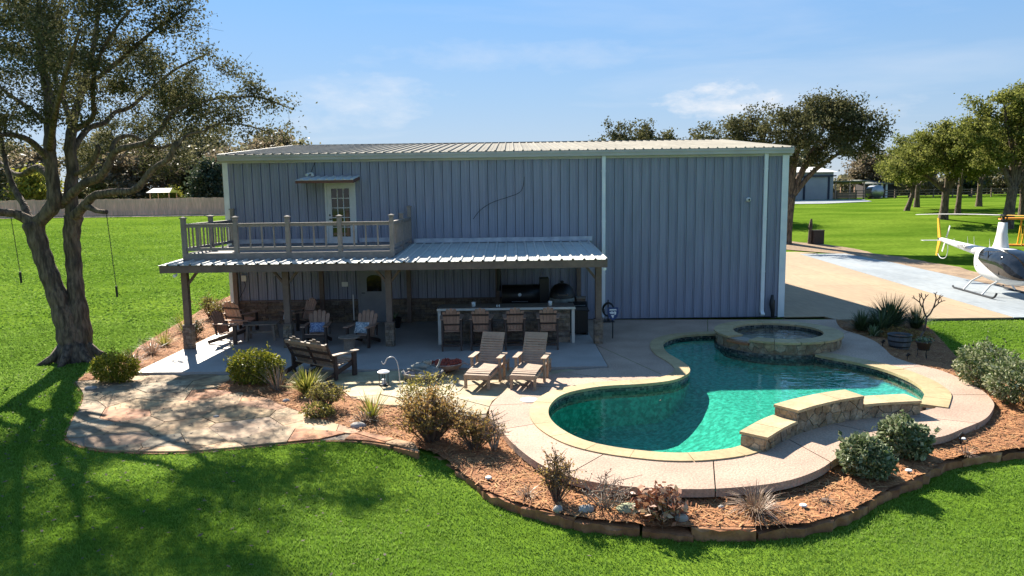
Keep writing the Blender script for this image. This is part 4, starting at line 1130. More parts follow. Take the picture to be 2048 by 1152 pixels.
# ------------------------------------------------------------------ big live oak beside the patio
LIMBS = [[(-12.31,20,0.03,0.31),(-12.41,20,0.77,0.262),(-12.62,20,1.63,0.207),(-12.85,20,2.47,0.186),(-13.02,20,3.16,0.186),(-13.13,20,3.78,0.207)],
[(-13.13,20,3.78,0.152),(-13.46,19.8,4.03,0.096),(-13.65,19.5,4.08,0.081),(-14.06,19,4.29,0.059),(-14.58,18.6,4.93,0.038)],
[(-13.08,20,3.71,0.152),(-12.53,20,4.25,0.159),(-12.48,20,4.79,0.138),(-12.49,20,5.6,0.131),(-12.49,20.1,6.27,0.118),(-12.5,20.2,7.08,0.104),(-12.71,20.4,8.04,0.084),(-12.75,20.5,8.98,0.057),(-12.79,20.7,10.6,0.036)],
[(-13.18,20,3.78,0.11),(-13.53,20.3,4.26,0.077),(-13.94,20.6,4.68,0.071),(-14.23,20.8,5.25,0.057),(-14.57,21.2,5.98,0.044),(-14.96,21.6,7.01,0.03)],
[(-12.5,20,5.47,0.083),(-12.6,19.4,5.93,0.067),(-12.64,18.8,6.04,0.052),(-12.65,18,6.03,0.037),(-13.06,17.5,6.52,0.024)],
[(-12.5,20.1,6.41,0.069),(-13.49,20.8,6.97,0.057),(-14.35,21.4,7.4,0.044),(-15.43,22,8.07,0.03)],
[(-12.5,20,4.93,0.083),(-13.25,20.6,5.3,0.078),(-14.16,21.2,5.12,0.058),(-15.18,22,5.45,0.046),(-16.21,22.6,6.24,0.031)],
[(-12.23,20.1,0.01,0.277),(-12.21,20.15,0.89,0.236),(-12.24,20.2,1.87,0.167),(-12.29,20.3,2.71,0.161),(-12.28,20.3,3.41,0.168),(-12.16,20.3,3.97,0.182)],
[(-12.17,20.3,3.94,0.168),(-12.22,20.3,4.52,0.14),(-12.15,20.4,5.21,0.127),(-12.16,20.4,5.89,0.12),(-12.07,20.6,6.72,0.092),(-11.82,20.8,7.69,0.079),(-11.56,21,8.81,0.058),(-11.41,21.2,10.2,0.037)],
[(-12.08,20.2,3.94,0.125),(-11.63,20,4.27,0.097),(-11.25,19.8,4.49,0.089),(-10.59,19.6,4.58,0.081),(-9.95,19.4,4.63,0.074),(-9.35,19.2,5.13,0.066),(-8.84,19,5.39,0.059),(-8.58,18.9,5.74,0.052),(-8.56,18.9,5.82,0.033)],
[(-11.63,20,4.21,0.076),(-11.16,19.7,4.08,0.054),(-10.81,19.5,4.05,0.047)],
[(-8.59,18.9,5.66,0.039),(-8.29,19,6.0,0.026),(-7.93,19.1,6.1,0.02),(-7.37,19.2,6.38,0.017)],
[(-12.47,20.2,4.25,0.111),(-12.18,20.1,4.44,0.104),(-11.61,19.9,4.79,0.096),(-11.04,19.7,4.97,0.088),(-10.67,19.5,5.25,0.081),(-10.47,19.4,5.54,0.074),(-10.11,19.2,5.69,0.066),(-9.37,19,5.81,0.059),(-9.1,18.9,6.0,0.052),(-8.87,18.9,6.18,0.046),(-8.72,18.9,6.43,0.039),(-8.43,19,6.69,0.033),(-7.91,19,6.81,0.026),(-7.26,19,6.92,0.023),(-6.37,19,6.91,0.02),(-5.68,19,6.65,0.013)],
[(-10.5,19.4,5.61,0.047),(-10.45,19.6,5.94,0.047),(-10.11,19.8,6.06,0.041),(-9.63,20,5.76,0.034),(-9.24,20.2,5.86,0.028),(-8.85,20.3,6.08,0.024),(-8.26,20.4,6.35,0.021),(-7.43,20.4,6.39,0.018),(-6.62,20.4,6.15,0.014)],
[(-12.1,20.4,5.75,0.077),(-11.98,21,6.37,0.065),(-11.69,21.4,6.59,0.059),(-11.59,21.8,6.92,0.053),(-11.24,22,7.08,0.046),(-10.7,22.2,7.6,0.038),(-10.01,22.4,8.21,0.031),(-9.12,22.5,8.65,0.023)],
[(-12.13,20.6,6.31,0.071),(-11.36,20.2,6.6,0.056),(-10.97,19.6,7.11,0.047),(-10.52,19,7.65,0.039),(-9.87,18.5,8.27,0.032),(-9.01,18,8.85,0.025)],
[(-12.17,20.4,5.07,0.056),(-11.57,20,5.19,0.055),(-11.18,19.7,5.37,0.061),(-10.9,19.5,5.68,0.054),(-10.91,19.5,5.81,0.047)],
[(-12.48,20,5.73,0.076),(-11.33,18.5,6.49,0.057),(-10.1,17,7.2,0.041),(-9.11,16,7.96,0.028)],
[(-12.1,20.5,6.44,0.071),(-13.38,22.2,7.64,0.061),(-14.43,23.6,9.08,0.049),(-14.56,24.6,10.84,0.034)],
[(-11.91,20.8,7.42,0.065),(-10.54,20.3,8.13,0.049),(-9.3,19.8,8.79,0.034),(-8.34,19.5,9.21,0.02)],
]
OAKB = [(-12.72, 20, 8.75, 1.7), (-10.55, 19, 8.75, 1.6), (-9.53, 20, 8.7, 1.5), (-12.95, 21.5, 7.68, 1.3), (-9.63, 18.5, 7.43, 1.2), (-9.15, 20, 7.67, 1.1), (-12.37, 18.5, 7.35, 1.4), (-8.15, 19.3, 7.04, 0.8), (-8.53, 20, 8.82, 0.9), (-6.13, 19.2, 6.68, 0.75), (-6.92, 19.1, 6.8, 0.8), (-7.79, 19.6, 6.49, 0.8), (-14.62, 20, 8.39, 2), (-14.92, 19, 6.96, 2), (-11.77, 20, 10.38, 2), (-9.8, 20, 10.36, 1.7), (-13.57, 21, 10.97, 2), (-14.61, 24, 9.77, 2), (-12.83, 23.5, 8.73, 1.6), (-10.85, 17.3, 7.9, 1.2), (-11.2, 24.6, 7.9, 1.5), (-12.6, 25.2, 7.0, 1.4), (-10.1, 23.6, 7.2, 1.1), (-13.6, 24.2, 6.2, 1.2), (-11.6, 23.2, 6.2, .9), (-9.5, 22.5, 6.1, .9), (-10.8, 23.2, 5.7, .9), (-8.6, 21.6, 6.3, .7), (-14.46, 21, 6.38, 0.9), (-6.14, 19.8, 6.29, 0.6), (-8.45, 21.5, 8.17, 0.9), (-9.2, 19, 6.7, 0.8), (-11.0, 19.5, 6.91, 0.9), (-11.71, 18.5, 6.43, 0.8), (-8.89, 20.3, 6.51, 0.7), (-7.09, 20.2, 6.28, 0.6)]
def build_big_oak():
    rng = random.Random(9); rs = np.random.RandomState(9)
    ox, oy = -12.3, 20.0
    root = thing('oak_tree', 'huge twin-stemmed live oak shading the flagstone patio', 'tree', (ox, oy, 0))
    w = MB(); skel = []
    for limb in LIMBS:
        c = crom([(x - ox, y - oy, z, r) for x, y, z, r in limb], 5)
        w.tube([p[:3] for p in c], [max(p[3], .008) * (1.28 if limb[0][2] < 1 else 1.2) * (1 + .07 * math.sin(i * 1.9)) for i, p in enumerate(c)], 12)
        if limb[0][2] > 3.5: skel += [p for p in c if p[2] > 4.9 or p[0] > 3]
    # flared root collar
    w.tube([(-.0, .03, -.25), (0, .03, 0.02), (-.01, .03, .18), (-.03, .03, .40), (-.06, .04, .6)], [.60, .52, .45, .38, .26], 16)
    for a in range(7):
        t = a * .9 + .3; w.tube([(math.cos(t) * .28, math.sin(t) * .28, .34), (math.cos(t) * .55, math.sin(t) * .55, .05), (math.cos(t) * .95, math.sin(t) * .95, -.12)], [.15, .12, .05], 7)
    w.build('trunk', 'bark', root, smooth=True)
    blobs = [(x - ox, y - oy, z, r * 1.05, r * 1.05, r * .85) for x, y, z, r in OAKB]
    T = blob_targets(blobs, 900, rs, .2)
    br, lc = grow(skel, T, rng, rs, .010, 135, .19)
    b = MB()
    for p, r in br: b.tube(p, r, 5, False)
    # fine bare twigs
    for p, r in br[::2]:
        a = p[2]; d = p[3] - p[1]
        for k in range(2): b.tube([a, a + d * .4 + rs.normal(size=3) * .12, a + d * .8 + rs.normal(size=3) * .3], [.006, .005, .003], 3, False)
    b.build('branches', 'bark', root)
    v = leaves_np(lc, .085, rs, .5)
    r = np.clip(.35 + .25 * rs.normal(size=len(lc)), 0, 1)
    mesh_np('crown', v, None, 4, 'oak_leaf', np.repeat(r, 4), root)
    # tyre-free rope swings hanging from the limbs
    for nm, x, y, z0, z1, lab in (('hanging_rope', -13.55, 19.75, 4.0, 2.45, 'dark rope hanging from the oak limb left of the trunk'), ('hanging_chain', -10.83, 19.52, 4.02, 2.05, 'thin dark chain hanging from the oak stub near the porch')):
        q = MB(); n = 44
        for i in range(n):
            za = z0 + (z1 - z0) * i / n; zb = z0 + (z1 - z0) * (i + .8) / n; o = .012 if i % 2 else 0
            xx = x + .10 * (i / n); q.tube([(xx + o, y - o, za), (xx + .002 + o, y - o, zb)], .013, 5)
        q.tube([(x + .10, y, z1), (x + .105, y, z1 - .3)], [.035, .03], 6)
        tag(q.build(nm, 'black_metal'), lab, 'rope')
build_big_oak()

# ------------------------------------------------------------------ generic oaks
def make_oak(name, label, x, y, h, crown, seed, leaf='oak_leaf_right', nt=150, per=70, lsize=.22, stems=2, tr=.28, lean=(0, 0), fork=.28, group=None, spread=.30, bark='bark'):
    nt = int(nt * 1.35)
    tr = tr * .8
    """crown: blobs (dx,dy,z,rx,ry,rz) relative to the foot"""
    rng = random.Random(seed); rs = np.random.RandomState(seed)
    root = thing(name, label, 'tree', (x, y, Z(x, y)), 0, group)
    w = MB(); skel = []
    fz = h * fork
    base = [(0, 0, -.4, tr * 1.7), (0, 0, 0.1, tr * 1.35), (lean[0] * .3, lean[1] * .3, fz * .5, tr), (lean[0] * .6, lean[1] * .6, fz, tr * .95)]
    c = crom(base, 4); w.tube([p[:3] for p in c], [p[3] for p in c], 10)
    top = base[-1]
    zs = sorted(crown, key=lambda b: b[2])
    for k in range(max(stems, len(crown))):
        bl = crown[k % len(crown)]
        e = (bl[0] + rng.uniform(-.3, .3) * bl[3], bl[1] + rng.uniform(-.3, .3) * bl[4], bl[2] + rng.uniform(-.1, .35) * bl[5])
        m1 = (top[0] + (e[0] - top[0]) * .3 + rng.uniform(-.4, .4), top[1] + (e[1] - top[1]) * .3 + rng.uniform(-.4, .4), top[2] + (e[2] - top[2]) * .42)
        m2 = (top[0] + (e[0] - top[0]) * .7 + rng.uniform(-.3, .3), top[1] + (e[1] - top[1]) * .7 + rng.uniform(-.3, .3), top[2] + (e[2] - top[2]) * .72)
        r = tr * rng.uniform(.5, .7)
        q = crom([(*top[:2], top[2] - .3, r), (*m1, r * .8), (*m2, r * .5), (*e, r * .22)], 5)
        w.tube([p[:3] for p in q], [p[3] for p in q], 8); skel += [p for p in q[5:]]
    T = blob_targets(crown, nt, rs, .3)
    br, lc = grow(skel, T, rng, rs, .02, per, spread)
    for p, r in br: w.tube(p, r, 4, False)
    w.build('trunk', bark, root, smooth=True)
    v = leaves_np(lc, lsize, rs, .6); r = np.clip(.4 + .25 * rs.normal(size=len(lc)), 0, 1)
    mesh_np('crown', v, None, 4, leaf, np.repeat(r, 4), root)
    return root

make_oak('oak_tree', 'leaning dark live oak just behind the right corner of the metal building', 21.3, 56.5, 11.3,
         [(2.6, 0, 9.2, 4.2, 3.6, 1.9), (-1.6, .5, 8.6, 3.0, 3.2, 1.9), (5.4, -.4, 7.8, 2.3, 2.4, 1.5), (1.2, -1.5, 7.2, 3, 2.6, 1.2), (-3.6, 1, 8.4, 2.0, 2, 1.5), (3.0, .5, 10.2, 2.6, 2.6, 1.2), (4.6, 1, 9.6, 1.8, 2, 1.2)],
         101, 'oak_leaf', 330, 95, .20, 7, .52, (.5, -.2), .33, spread=.32)
make_oak('oak_tree', 'rounded oak top showing above the roof ridge of the metal building', 13.0, 78, 9.6, [(0, 0, 7.9, 4.0, 3, 2.0), (-2, 0, 7.3, 2.4, 2.2, 1.6), (2.4, 0, 7.4, 2.4, 2.2, 1.6)], 102, 'oak_leaf', 140, 70, .26, 3, .4)
make_oak('oak_tree', 'small oak top between the roof and the leaning oak', 19.9, 76, 9.4, [(0, 0, 7.4, 2.3, 2.2, 1.6), (1.6, 0, 7.0, 2.2, 2, 1.5)], 103, 'oak_leaf', 90, 60, .26, 2, .35)
make_oak('oak_tree', 'leaning small oak in front of the rail fence, leftmost of the grove', 44.6, 82, 7.6, [(0, 0, 4.6, 3.0, 2.6, 1.5), (1.4, 0, 6.0, 2.4, 2.2, 1.2), (-1.6, 0, 4.6, 2.0, 2, 1.2)], 104, 'oak_leaf_right', 130, 70, .24, 3, .3, (.9, 0), .25)
make_oak('oak_tree', 'broad olive oak with a short double trunk in the grove', 41.3, 69.5, 9.5, [(-.6, 0, 6.4, 3.8, 3.2, 1.7), (1.8, 0, 7.4, 2.6, 2.6, 1.5), (-3.4, 0, 4.8, 2.2, 2, 1.3), (1.0, -1, 5.0, 3, 2.4, 1.2), (-1, 0, 8.0, 2.2, 2, 1.2)], 105, 'oak_leaf_right', 260, 80, .22, 5, .42, (.2, 0), .3)
make_oak('oak_tree', 'slim forked oak right of the double-trunk oak in the grove', 45.4, 74, 10.2, [(.3, 0, 7.4, 2.8, 2.6, 1.8), (2.0, 0, 6.0, 2.2, 2.2, 1.3), (-1.6, 0, 6.2, 2.0, 2, 1.2)], 106, 'oak_leaf_right', 150, 70, .24, 3, .30, (.2, 0), .3)
make_oak('oak_tree', 'tall dark oak behind the helicopter mast, tallest of the grove', 43.0, 63.0, 13.4, [(-.4, 0, 10.2, 3.4, 3.2, 1.9), (2.6, 0, 9.6, 3.4, 3.2, 2.0), (-3.0, 0, 8.0, 2.4, 2.2, 1.4), (1.2, -1, 7.4, 3.2, 2.6, 1.5), (4.6, 0, 7.6, 2.8, 2.6, 1.8), (1.0, 0, 11.6, 2.4, 2.2, 1.2), (-1.6, 0, 6.2, 2.2, 2, 1.1)], 107, 'oak_leaf_right', 360, 85, .22, 7, .50, (.5, 0), .27)
make_oak('oak_tree', 'olive oak in the second row between the leftmost and double-trunk oaks', 49.0, 88, 9.6, [(0, 0, 6.8, 4.0, 3, 2.0), (2.6, 0, 5.8, 2.8, 2.4, 1.6), (-2.6, 0, 5.4, 2.8, 2.4, 1.6)], 109, 'oak_leaf_right', 170, 70, .26, 3, .34)
make_oak('oak_tree', 'olive oak in the second row behind the slim forked oak', 56.5, 88, 10.6, [(0, 0, 7.6, 4.2, 3, 2.2), (2.8, 0, 6.2, 3.0, 2.4, 1.8), (-2.6, 0, 5.8, 2.8, 2.4, 1.6)], 110, 'oak_leaf_right', 180, 70, .26, 3, .36)
make_oak('oak_tree', 'olive oak in the second row behind the tallest oak', 60.5, 84, 11.4, [(0, 0, 8.4, 4.2, 3, 2.4), (2.6, 0, 6.6, 3.0, 2.4, 1.8), (-2.8, 0, 6.4, 2.8, 2.4, 1.6)], 111, 'oak_leaf_right', 180, 70, .26, 3, .36)
make_oak('oak_tree', 'oak at the far right edge behind the yellow biplane', 50.3, 71.5, 11.0, [(0, 0, 8.0, 3.6, 3, 2.2), (2.4, 0, 6.8, 2.8, 2.6, 1.8), (-2.2, 0, 6.6, 2.4, 2.2, 1.4)], 108, 'oak_leaf_right', 170, 70, .25, 3, .40, (-.2, 0), .3)

# ------------------------------------------------------------------ tree belts beyond the fences
def belt():
    rng = random.Random(55)
    protos = {}
    kinds = {'olive': ('far_leaf_olive', 'grey-olive broad tree'), 'brown': ('far_leaf_brown', 'brown leafless-looking tree'), 'dark': ('far_leaf_dark', 'dark evergreen tree'), 'yellow': ('far_leaf_yellow', 'yellow-green tree')}
    def proto(kind, seed):
        if kind == 'dark': cr = [(0, 0, 2.6, 1.9, 1.9, 1.8), (0, 0, 4.6, 1.6, 1.6, 1.6), (.2, 0, 6.2, .9, .9, 1.2)]
        elif kind == 'yellow': cr = [(0, 0, 3.0, 2.2, 2, 1.8), (1.5, 0, 2.4, 1.6, 1.5, 1.2), (-1.4, 0, 2.6, 1.5, 1.5, 1.2)]
        else: cr = [(0, 0, 6.2, 3.6, 3, 1.9), (2.2, 0, 4.8, 2.8, 2.4, 1.6), (-2.4, .3, 4.9, 2.8, 2.4, 1.7), (.4, -.6, 3.0, 3.2, 2.6, 1.6)]
        return make_oak('far_tree', 'x', 0, 200, 7.6, cr, seed, kinds[kind][0], 120, 62, .42, 3, .28, (0, 0), .22, 'trees beyond the fences', .5, 'bark_far')
    left = [(-66, 96, 1.12, 'olive'), (-58.5, 90, 1.0, 'brown'), (-54.5, 84, 1.0, 'yellow'), (-52, 98, 1.3, 'olive'), (-46.5, 92, 1.1, 'brown'), (-43.5, 100, 1.3, 'olive'), (-40, 86, .55, 'yellow'), (-38.5, 95, 1.15, 'olive'), (-34.5, 88, .95, 'brown'), (-33, 102, 1.35, 'olive'), (-34.2, 82.5, .85, 'dark'), (-29.5, 92, 1.15, 'brown'), (-28.5, 97, 1.1, 'olive'), (-30, 80, .6, 'dark')]
    right = [(26, 128, 1.25, 'olive'), (37, 134, 1.35, 'olive'), (47, 128, 1.05, 'olive'), (53, 132, 1.25, 'dark'), (60, 122, .95, 'brown'), (64.5, 118, .9, 'brown'), (70, 126, 1.05, 'olive'), (75.5, 120, .9, 'dark'), (81, 128, 1.15, 'olive'), (88, 122, 1.0, 'brown'), (94, 130, 1.25, 'olive'), (101, 126, 1.1, 'olive'), (12, 132, 1.2, 'olive')]
    ordn = ['first', 'second', 'third', 'fourth', 'fifth', 'sixth', 'seventh', 'eighth']
    for side, lst in (('wooden fence', left), ('rail fence', right)):
        cnt = {}
        tot = {k: sum(1 for q in lst if q[3] == k) for k in kinds}
        for (x, y, s, k) in sorted(lst, key=lambda q: q[0] / q[1]):
            key = (k, rng.randint(0, 1))
            if key not in protos: protos[key] = proto(k, 300 + len(protos)); o = protos[key]
            else: o = copy_tree(protos[key])
            o.location = (x, y, Z(x, y)); o.rotation_euler = (0, 0, rng.uniform(0, 6.28)); o.scale = (s * rng.uniform(1.05, 1.2), s, s * rng.uniform(.9, 1.02))
            i = cnt.get(k, 0); cnt[k] = i + 1
            o['label'] = '%s behind the %s, %s of its kind from the left' % (kinds[k][1], side, ordn[min(i, 7)]) if tot[k] > 1 else '%s behind the %s' % (kinds[k][1], side)
    # low scrub that closes the gaps at the foot of the woods
    rs = np.random.RandomState(4); C = []
    for (xa, xb, ya, yb, n, hh) in ((-90, -12, 104, 112, 26000, 3.6), (5, 130, 136, 142, 26000, 4.0)):
        x = rs.uniform(xa, xb, n); y = rs.uniform(ya, yb, n)
        hz = hh * (0.75 + .25 * np.sin(x * .5) + .2 * np.sin(x * 1.3 + 1)); z = zt(x, y) + rs.uniform(0, 1, n) ** .8 * hz
        C.append(np.stack([x, y, z], -1))
    C = np.concatenate(C)
    struct(mesh_np('undergrowth', leaves_np(C, .7, rs, .7), None, 4, 'far_leaf_olive', np.repeat(rs.uniform(0, 1, len(C)), 4)), 'stuff', 'far scrub and undergrowth closing the horizon')
belt()

# ------------------------------------------------------------------ patio furniture
mat('slat_brown', (0.42, 0.255, 0.18), (0.35, 0.21, 0.15), sc=6, rough=0.65, fine=0.1, fsc=18, var=0.12)
mat('frame_dark', (0.045, 0.028, 0.022), (0.06, 0.036, 0.028), sc=6, rough=0.6)
mat('slat_tan', (0.38, 0.265, 0.18), (0.31, 0.21, 0.145), sc=6, rough=0.65, fine=0.08, fsc=18, var=0.08)
mat('wood_weathered', (0.27, 0.21, 0.165), (0.19, 0.145, 0.11), sc=6, rough=0.8, fine=0.2, fsc=14)
mat('pillow_blue', (0.35, 0.42, 0.56), (0.14, 0.19, 0.36), sc=22, rough=0.9, lo=.44, hi=.56)
mat('pillow_pale', (0.55, 0.58, 0.60), (0.20, 0.27, 0.34), sc=20, rough=0.9, lo=.44, hi=.56)
mat('towel', (0.62, 0.62, 0.62), (0.40, 0.43, 0.48), sc=18, rough=0.95, lo=.45, hi=.6)
mat('rust', (0.28, 0.10, 0.05), (0.16, 0.055, 0.035), sc=14, rough=0.9, bump=.5, bsc=40)
mat('lava_red', (0.33, 0.06, 0.035), (0.20, 0.045, 0.03), sc=20, rough=0.95, var=.3)
mat('rim_steel', (0.42, 0.33, 0.29), (0.30, 0.20, 0.17), sc=9, rough=0.6)
mat('stone_grey', (0.30, 0.28, 0.255), (0.21, 0.195, 0.18), sc=9, rough=0.9, bump=.5, bsc=30)
mat('tarp_grey', (0.25, 0.26, 0.23), (0.17, 0.175, 0.16), sc=7, rough=0.8)

mat('glass_white', (0.62, 0.66, 0.68), rough=0.3)

def adirondack(label, x, y, rz, slat='slat_brown', frame='frame_dark', group=None, hs=1.0, name='adirondack_chair', width=0.56, high=0.0):
    """front faces local -y; 'high' lifts the seat on tall legs (bar height)"""
    t = thing(name, label, 'chair', (x, y, .012), rz, group)
    W = width; z0 = .38 + high; zr = .27 + high * .94
    # seat slats, curving down to the back
    for i in range(6):
        u = i / 5; yy = -.30 + .56 * u; zz = z0 + (zr - z0) * u
        MB().bar((-W / 2, yy, zz), (W / 2, yy, zz), .085, .022, (0, .2, 1)).build('seat_slat', slat, t)
    # fan back
    n = 5; yb, zb = .26, zr + .02; top = .70 * hs
    for i in range(n):
        u = (i - (n - 1) / 2); xb = u * W / n * .92; xt = u * W / n * 1.14
        L = top - abs(u) ** 2 * .028
        a = Vector((xb, yb, zb)); b = Vector((xt, yb + L * .36, zb + L * .93)); d = (b - a)
        s = MB(); wv = Vector((1, 0, 0)); w0, w1 = W / n * .82 / 2, W / n * 1.02 / 2; nn = Vector((0, -.93, .36)).normalized() * .011
        c = b + d.normalized() * (w1 * .7)
        vs = [a - wv * w0, a + wv * w0, b + wv * w1, c + wv * w1 * .55, c - wv * w1 * .55, b - wv * w1]
        s.add([p - nn for p in vs] + [p + nn for p in vs], [(0, 1, 2, 3, 4, 5), (11, 10, 9, 8, 7, 6)] + [(k, (k + 6), (k + 1) % 6 + 6, (k + 1) % 6) for k in range(6)])
        s.build('back_slat', slat, t)
    for f, q in ((.28, .028), (.72, .028)):
        zz = zb + top * .93 * f; yy = yb + top * .36 * f + .032
        MB().bar((-W / 2 - .02, yy, zz), (W / 2 + .02, yy, zz), .022, .045, (0, .36, .93)).build('back_rail', frame, t)
    za = .60 + high * .97
    for s in (-1, 1):
        xs = s * (W / 2 + .045)
        a = MB(); a.add([(xs - .07, -.40, za), (xs + .07, -.40, za), (xs + .075, -.1, za), (xs + .05, .42, za + .0), (xs - .03, .42, za), (xs - .065, -.1, za)] + [(xs - .07, -.40, za + .025), (xs + .07, -.40, za + .025), (xs + .075, -.1, za + .025), (xs + .05, .42, za + .025), (xs - .03, .42, za + .025), (xs - .065, -.1, za + .025)],
                        [(5, 4, 3, 2, 1, 0), (6, 7, 8, 9, 10, 11)] + [(k, (k + 1) % 6, (k + 1) % 6 + 6, k + 6) for k in range(6)])
        a.build('arm', slat, t)
        MB().box(xs - .025, xs + .025, -.34, -.22, 0, za).build('leg', frame, t)
        if high:
            MB().bar((xs, .40, 0), (xs, .30, za - .01), .05, .09, (0, 1, 0)).build('leg', frame, t)
            MB().bar((xs, -.28, high * .45), (xs, .38, high * .45), .03, .07).build('stretcher', frame, t)
            MB().bar((xs, -.30, z0 - .05), (xs, .34, zr - .05), .03, .10).build('seat_rail', frame, t)
        else:
            MB().bar((xs * .9, -.32, z0 - .055), (xs * .9, .62, .045), .035, .10).build('runner', frame, t)
            MB().bar((xs, .30, zr), (xs, .36, za), .03, .06, (0, 1, 0)).build('arm_bracket', frame, t)
    MB().box(-W / 2, W / 2, -.345, -.32, z0 - .10, z0 - .01).build('front_apron', frame, t)
    if high: MB().bar((-W / 2, -.30, high * .45), (W / 2, -.30, high * .45), .05, .05).build('foot_rest', frame, t); MB().bar((-W / 2, .37, high * .5), (W / 2, .37, high * .5), .03, .06).build('stretcher', frame, t)
    return t
def pillow(label, loc, rz, m, w=.42, h=.30, tilt=.45):
    b = MB(); n = 9; vs = []; fs = []
    for s in (1, -1):
        o = len(vs)
        for j in range(n):
            for i in range(n):
                u, v = i / (n - 1) * 2 - 1, j / (n - 1) * 2 - 1
                th = .075 * ((1 - u * u) * (1 - v * v)) ** .45
                vs.append((u * w / 2 * (1 - .05 * (1 - v * v) * 0), s * -th, v * h / 2))
        fs += [(o + j * n + i, o + j * n + i + 1, o + (j + 1) * n + i + 1, o + (j + 1) * n + i) if s > 0 else (o + j * n + i + 1, o + j * n + i, o + (j + 1) * n + i, o + (j + 1) * n + i + 1) for j in range(n - 1) for i in range(n - 1)]
    b.add(vs, fs)
    o = b.build('cushion', m, None, True, loc, (-tilt, 0, rz)); tag(o, label, 'cushion')
CH1 = (-5.80, 21.15); CH2 = (-4.42, 20.95)
adirondack('brown fan-back chair holding the blue cushion, under the porch', *CH1, 0.05)
adirondack('brown fan-back chair holding the pale patterned cushion, under the porch', *CH2, -0.22, hs=1.02)
pillow('small blue patterned cushion on the left porch chair', (CH1[0] + .02, CH1[1] - .02, .55), .05, 'pillow_blue')
pillow('pale patterned cushion on the porch chair beside the round stool', (CH2[0] + .0, CH2[1] - .03, .56), -.3, 'pillow_pale', .44, .34)
adirondack('empty dark chair standing sideways in the sun at the slab edge', -8.55, 21.75, 1.42, hs=1.0)
adirondack('tall-backed dark chair in the corner by the outlet box', -8.95, 23.7, 2.75, slat='slat_brown', hs=1.12, width=.62)
adirondack('weathered chair with a towel on its arm, against the stone wainscot', -7.1, 23.9, -.75, hs=1.02)
tw = MB(); n = 6
for i in range(n):
    x0_ = -.16 + .32 * i / n; x1_ = -.16 + .32 * (i + 1) / n
    tw.add([(x0_, -.05, -.28 + .03 * (i % 2)), (x1_, -.05 - .015, -.27), (x1_, 0.02, .02), (x0_, .02, .025)], [(0, 1, 2, 3)]); tw.add([(x0_, .02, .025), (x1_, .02, .02), (x1_, .2, .0), (x0_, .2, .005)], [(0, 1, 2, 3)])
tag(tw.build('towel', 'towel', loc=(-7.42, 23.55, .66), rot=(0, 0, -.75)), 'white and blue towel draped over the weathered chair', 'towel')

def build_table():
    t = thing('patio_table', 'weathered low wooden table between the chairs in the porch corner', 'table', (-7.75, 22.1, .012), .1)
    for i in range(5): MB().box(-.5, .5, -.3 + i * .12, -.3 + i * .12 + .112, .50, .53).build('table_board', 'wood_weathered', t)
    for sx in (-1, 1):
        for sy in (-1, 1): MB().bar((sx * .42, sy * .24, 0), (sx * .38, sy * .2, .5), .07, .07, (0, 1, 0)).build('leg', 'wood_weathered', t)
    MB().box(-.4, .4, -.02, .02, .2, .27).build('stretcher', 'wood_weathered', t)
build_table()
def build_stump():
    b = MB(); b.lathe([(.001, 0), (.16, 0), (.15, .08), (.10, .12), (.09, .22), (.14, .30), (.15, .36), (.10, .40), (.001, .40)], 16)
    tag(b.build('wood_carving', 'rust', None, True, (-6.98, 22.35, .012)), 'small turned reddish stool beside the low table', 'stool')
build_stump()
def build_stool():
    t = thing('round_stool', 'weathered round stool between the cushioned chairs and the settee', 'stool', (-4.58, 19.95, .012))
    MB().lathe([(.001, .44), (.29, .44), (.30, .455), (.30, .475), (.285, .485), (.001, .485)], 24).build('top', 'wood_weathered', t)
    MB().lathe([(.20, 0), (.17, .05), (.15, .2), (.16, .36), (.19, .44)], 14, caps=True).build('pedestal', 'wood_weathered', t)
build_stool()
def build_settee():
    t = thing('garden_settee', 'dark wooden double seat seen from behind, next to the flagstones', 'bench', (-4.72, 17.75, -.01), math.radians(145))
    W = 1.46
    for i in range(6):
        u = i / 5; yy = -.30 + .56 * u; zz = .40 - .11 * u
        MB().bar((-W / 2, yy, zz), (W / 2, yy, zz), .085, .024, (0, .2, 1)).build('seat_slat', 'slat_tan', t)
    for cx in (-.37, .37):
        for i in range(5):
            u = i - 2; L = .78 - u * u * .05; xb = cx + u * .118; xt = cx + u * .132
            a = Vector((xb, .27, .30)); b = Vector((xt, .27 + L * .42, .30 + L * .9)); s = MB(); s.bar(a, b, .112, .02, (0, -.9, .42)); s.build('back_slat', 'wood_weathered', t)
    for f in (.25, .55):
        MB().bar((-W / 2, .27 + .72 * .42 * f + .03, .30 + .72 * .9 * f), (W / 2, .27 + .72 * .42 * f + .03, .30 + .72 * .9 * f), .03, .06, (0, .4, .9)).build('back_rail', 'frame_dark', t)
    MB().bar((-W / 2 - .03, .27 + .72 * .42 * .84 + .035, .30 + .72 * .9 * .84), (W / 2 + .03, .27 + .72 * .42 * .84 + .035, .30 + .72 * .9 * .84), .035, .10, (0, .4, .9)).build('top_rail', 'slat_tan', t)
    for xs in (-W / 2 - .03, -.02, W / 2 + .03):
        MB().bar((xs, .24, .22), (xs, .27 + .68 * .42 + .02, .30 + .68 * .9), .05, .05, (0, -.9, .42)).build('back_post', 'frame_dark', t)
        MB().bar((xs, -.30, .34), (xs, .62, .05), .04, .10).build('runner', 'frame_dark', t)
    for s in (-1, 1):
        xs = s * (W / 2 + .05)
        MB().box(xs - .07, xs + .07, -.40, .42, .60, .625).build('arm', 'slat_tan', t)
        MB().box(xs - .03, xs + .03, -.34, -.22, 0, .60).build('leg', 'frame_dark', t); MB().box(xs - .03, xs + .03, .28, .36, 0, .60).build('leg', 'frame_dark', t)
    MB().box(-W / 2, W / 2, -.34, -.31, .28, .38).build('front_apron', 'frame_dark', t)
build_settee()

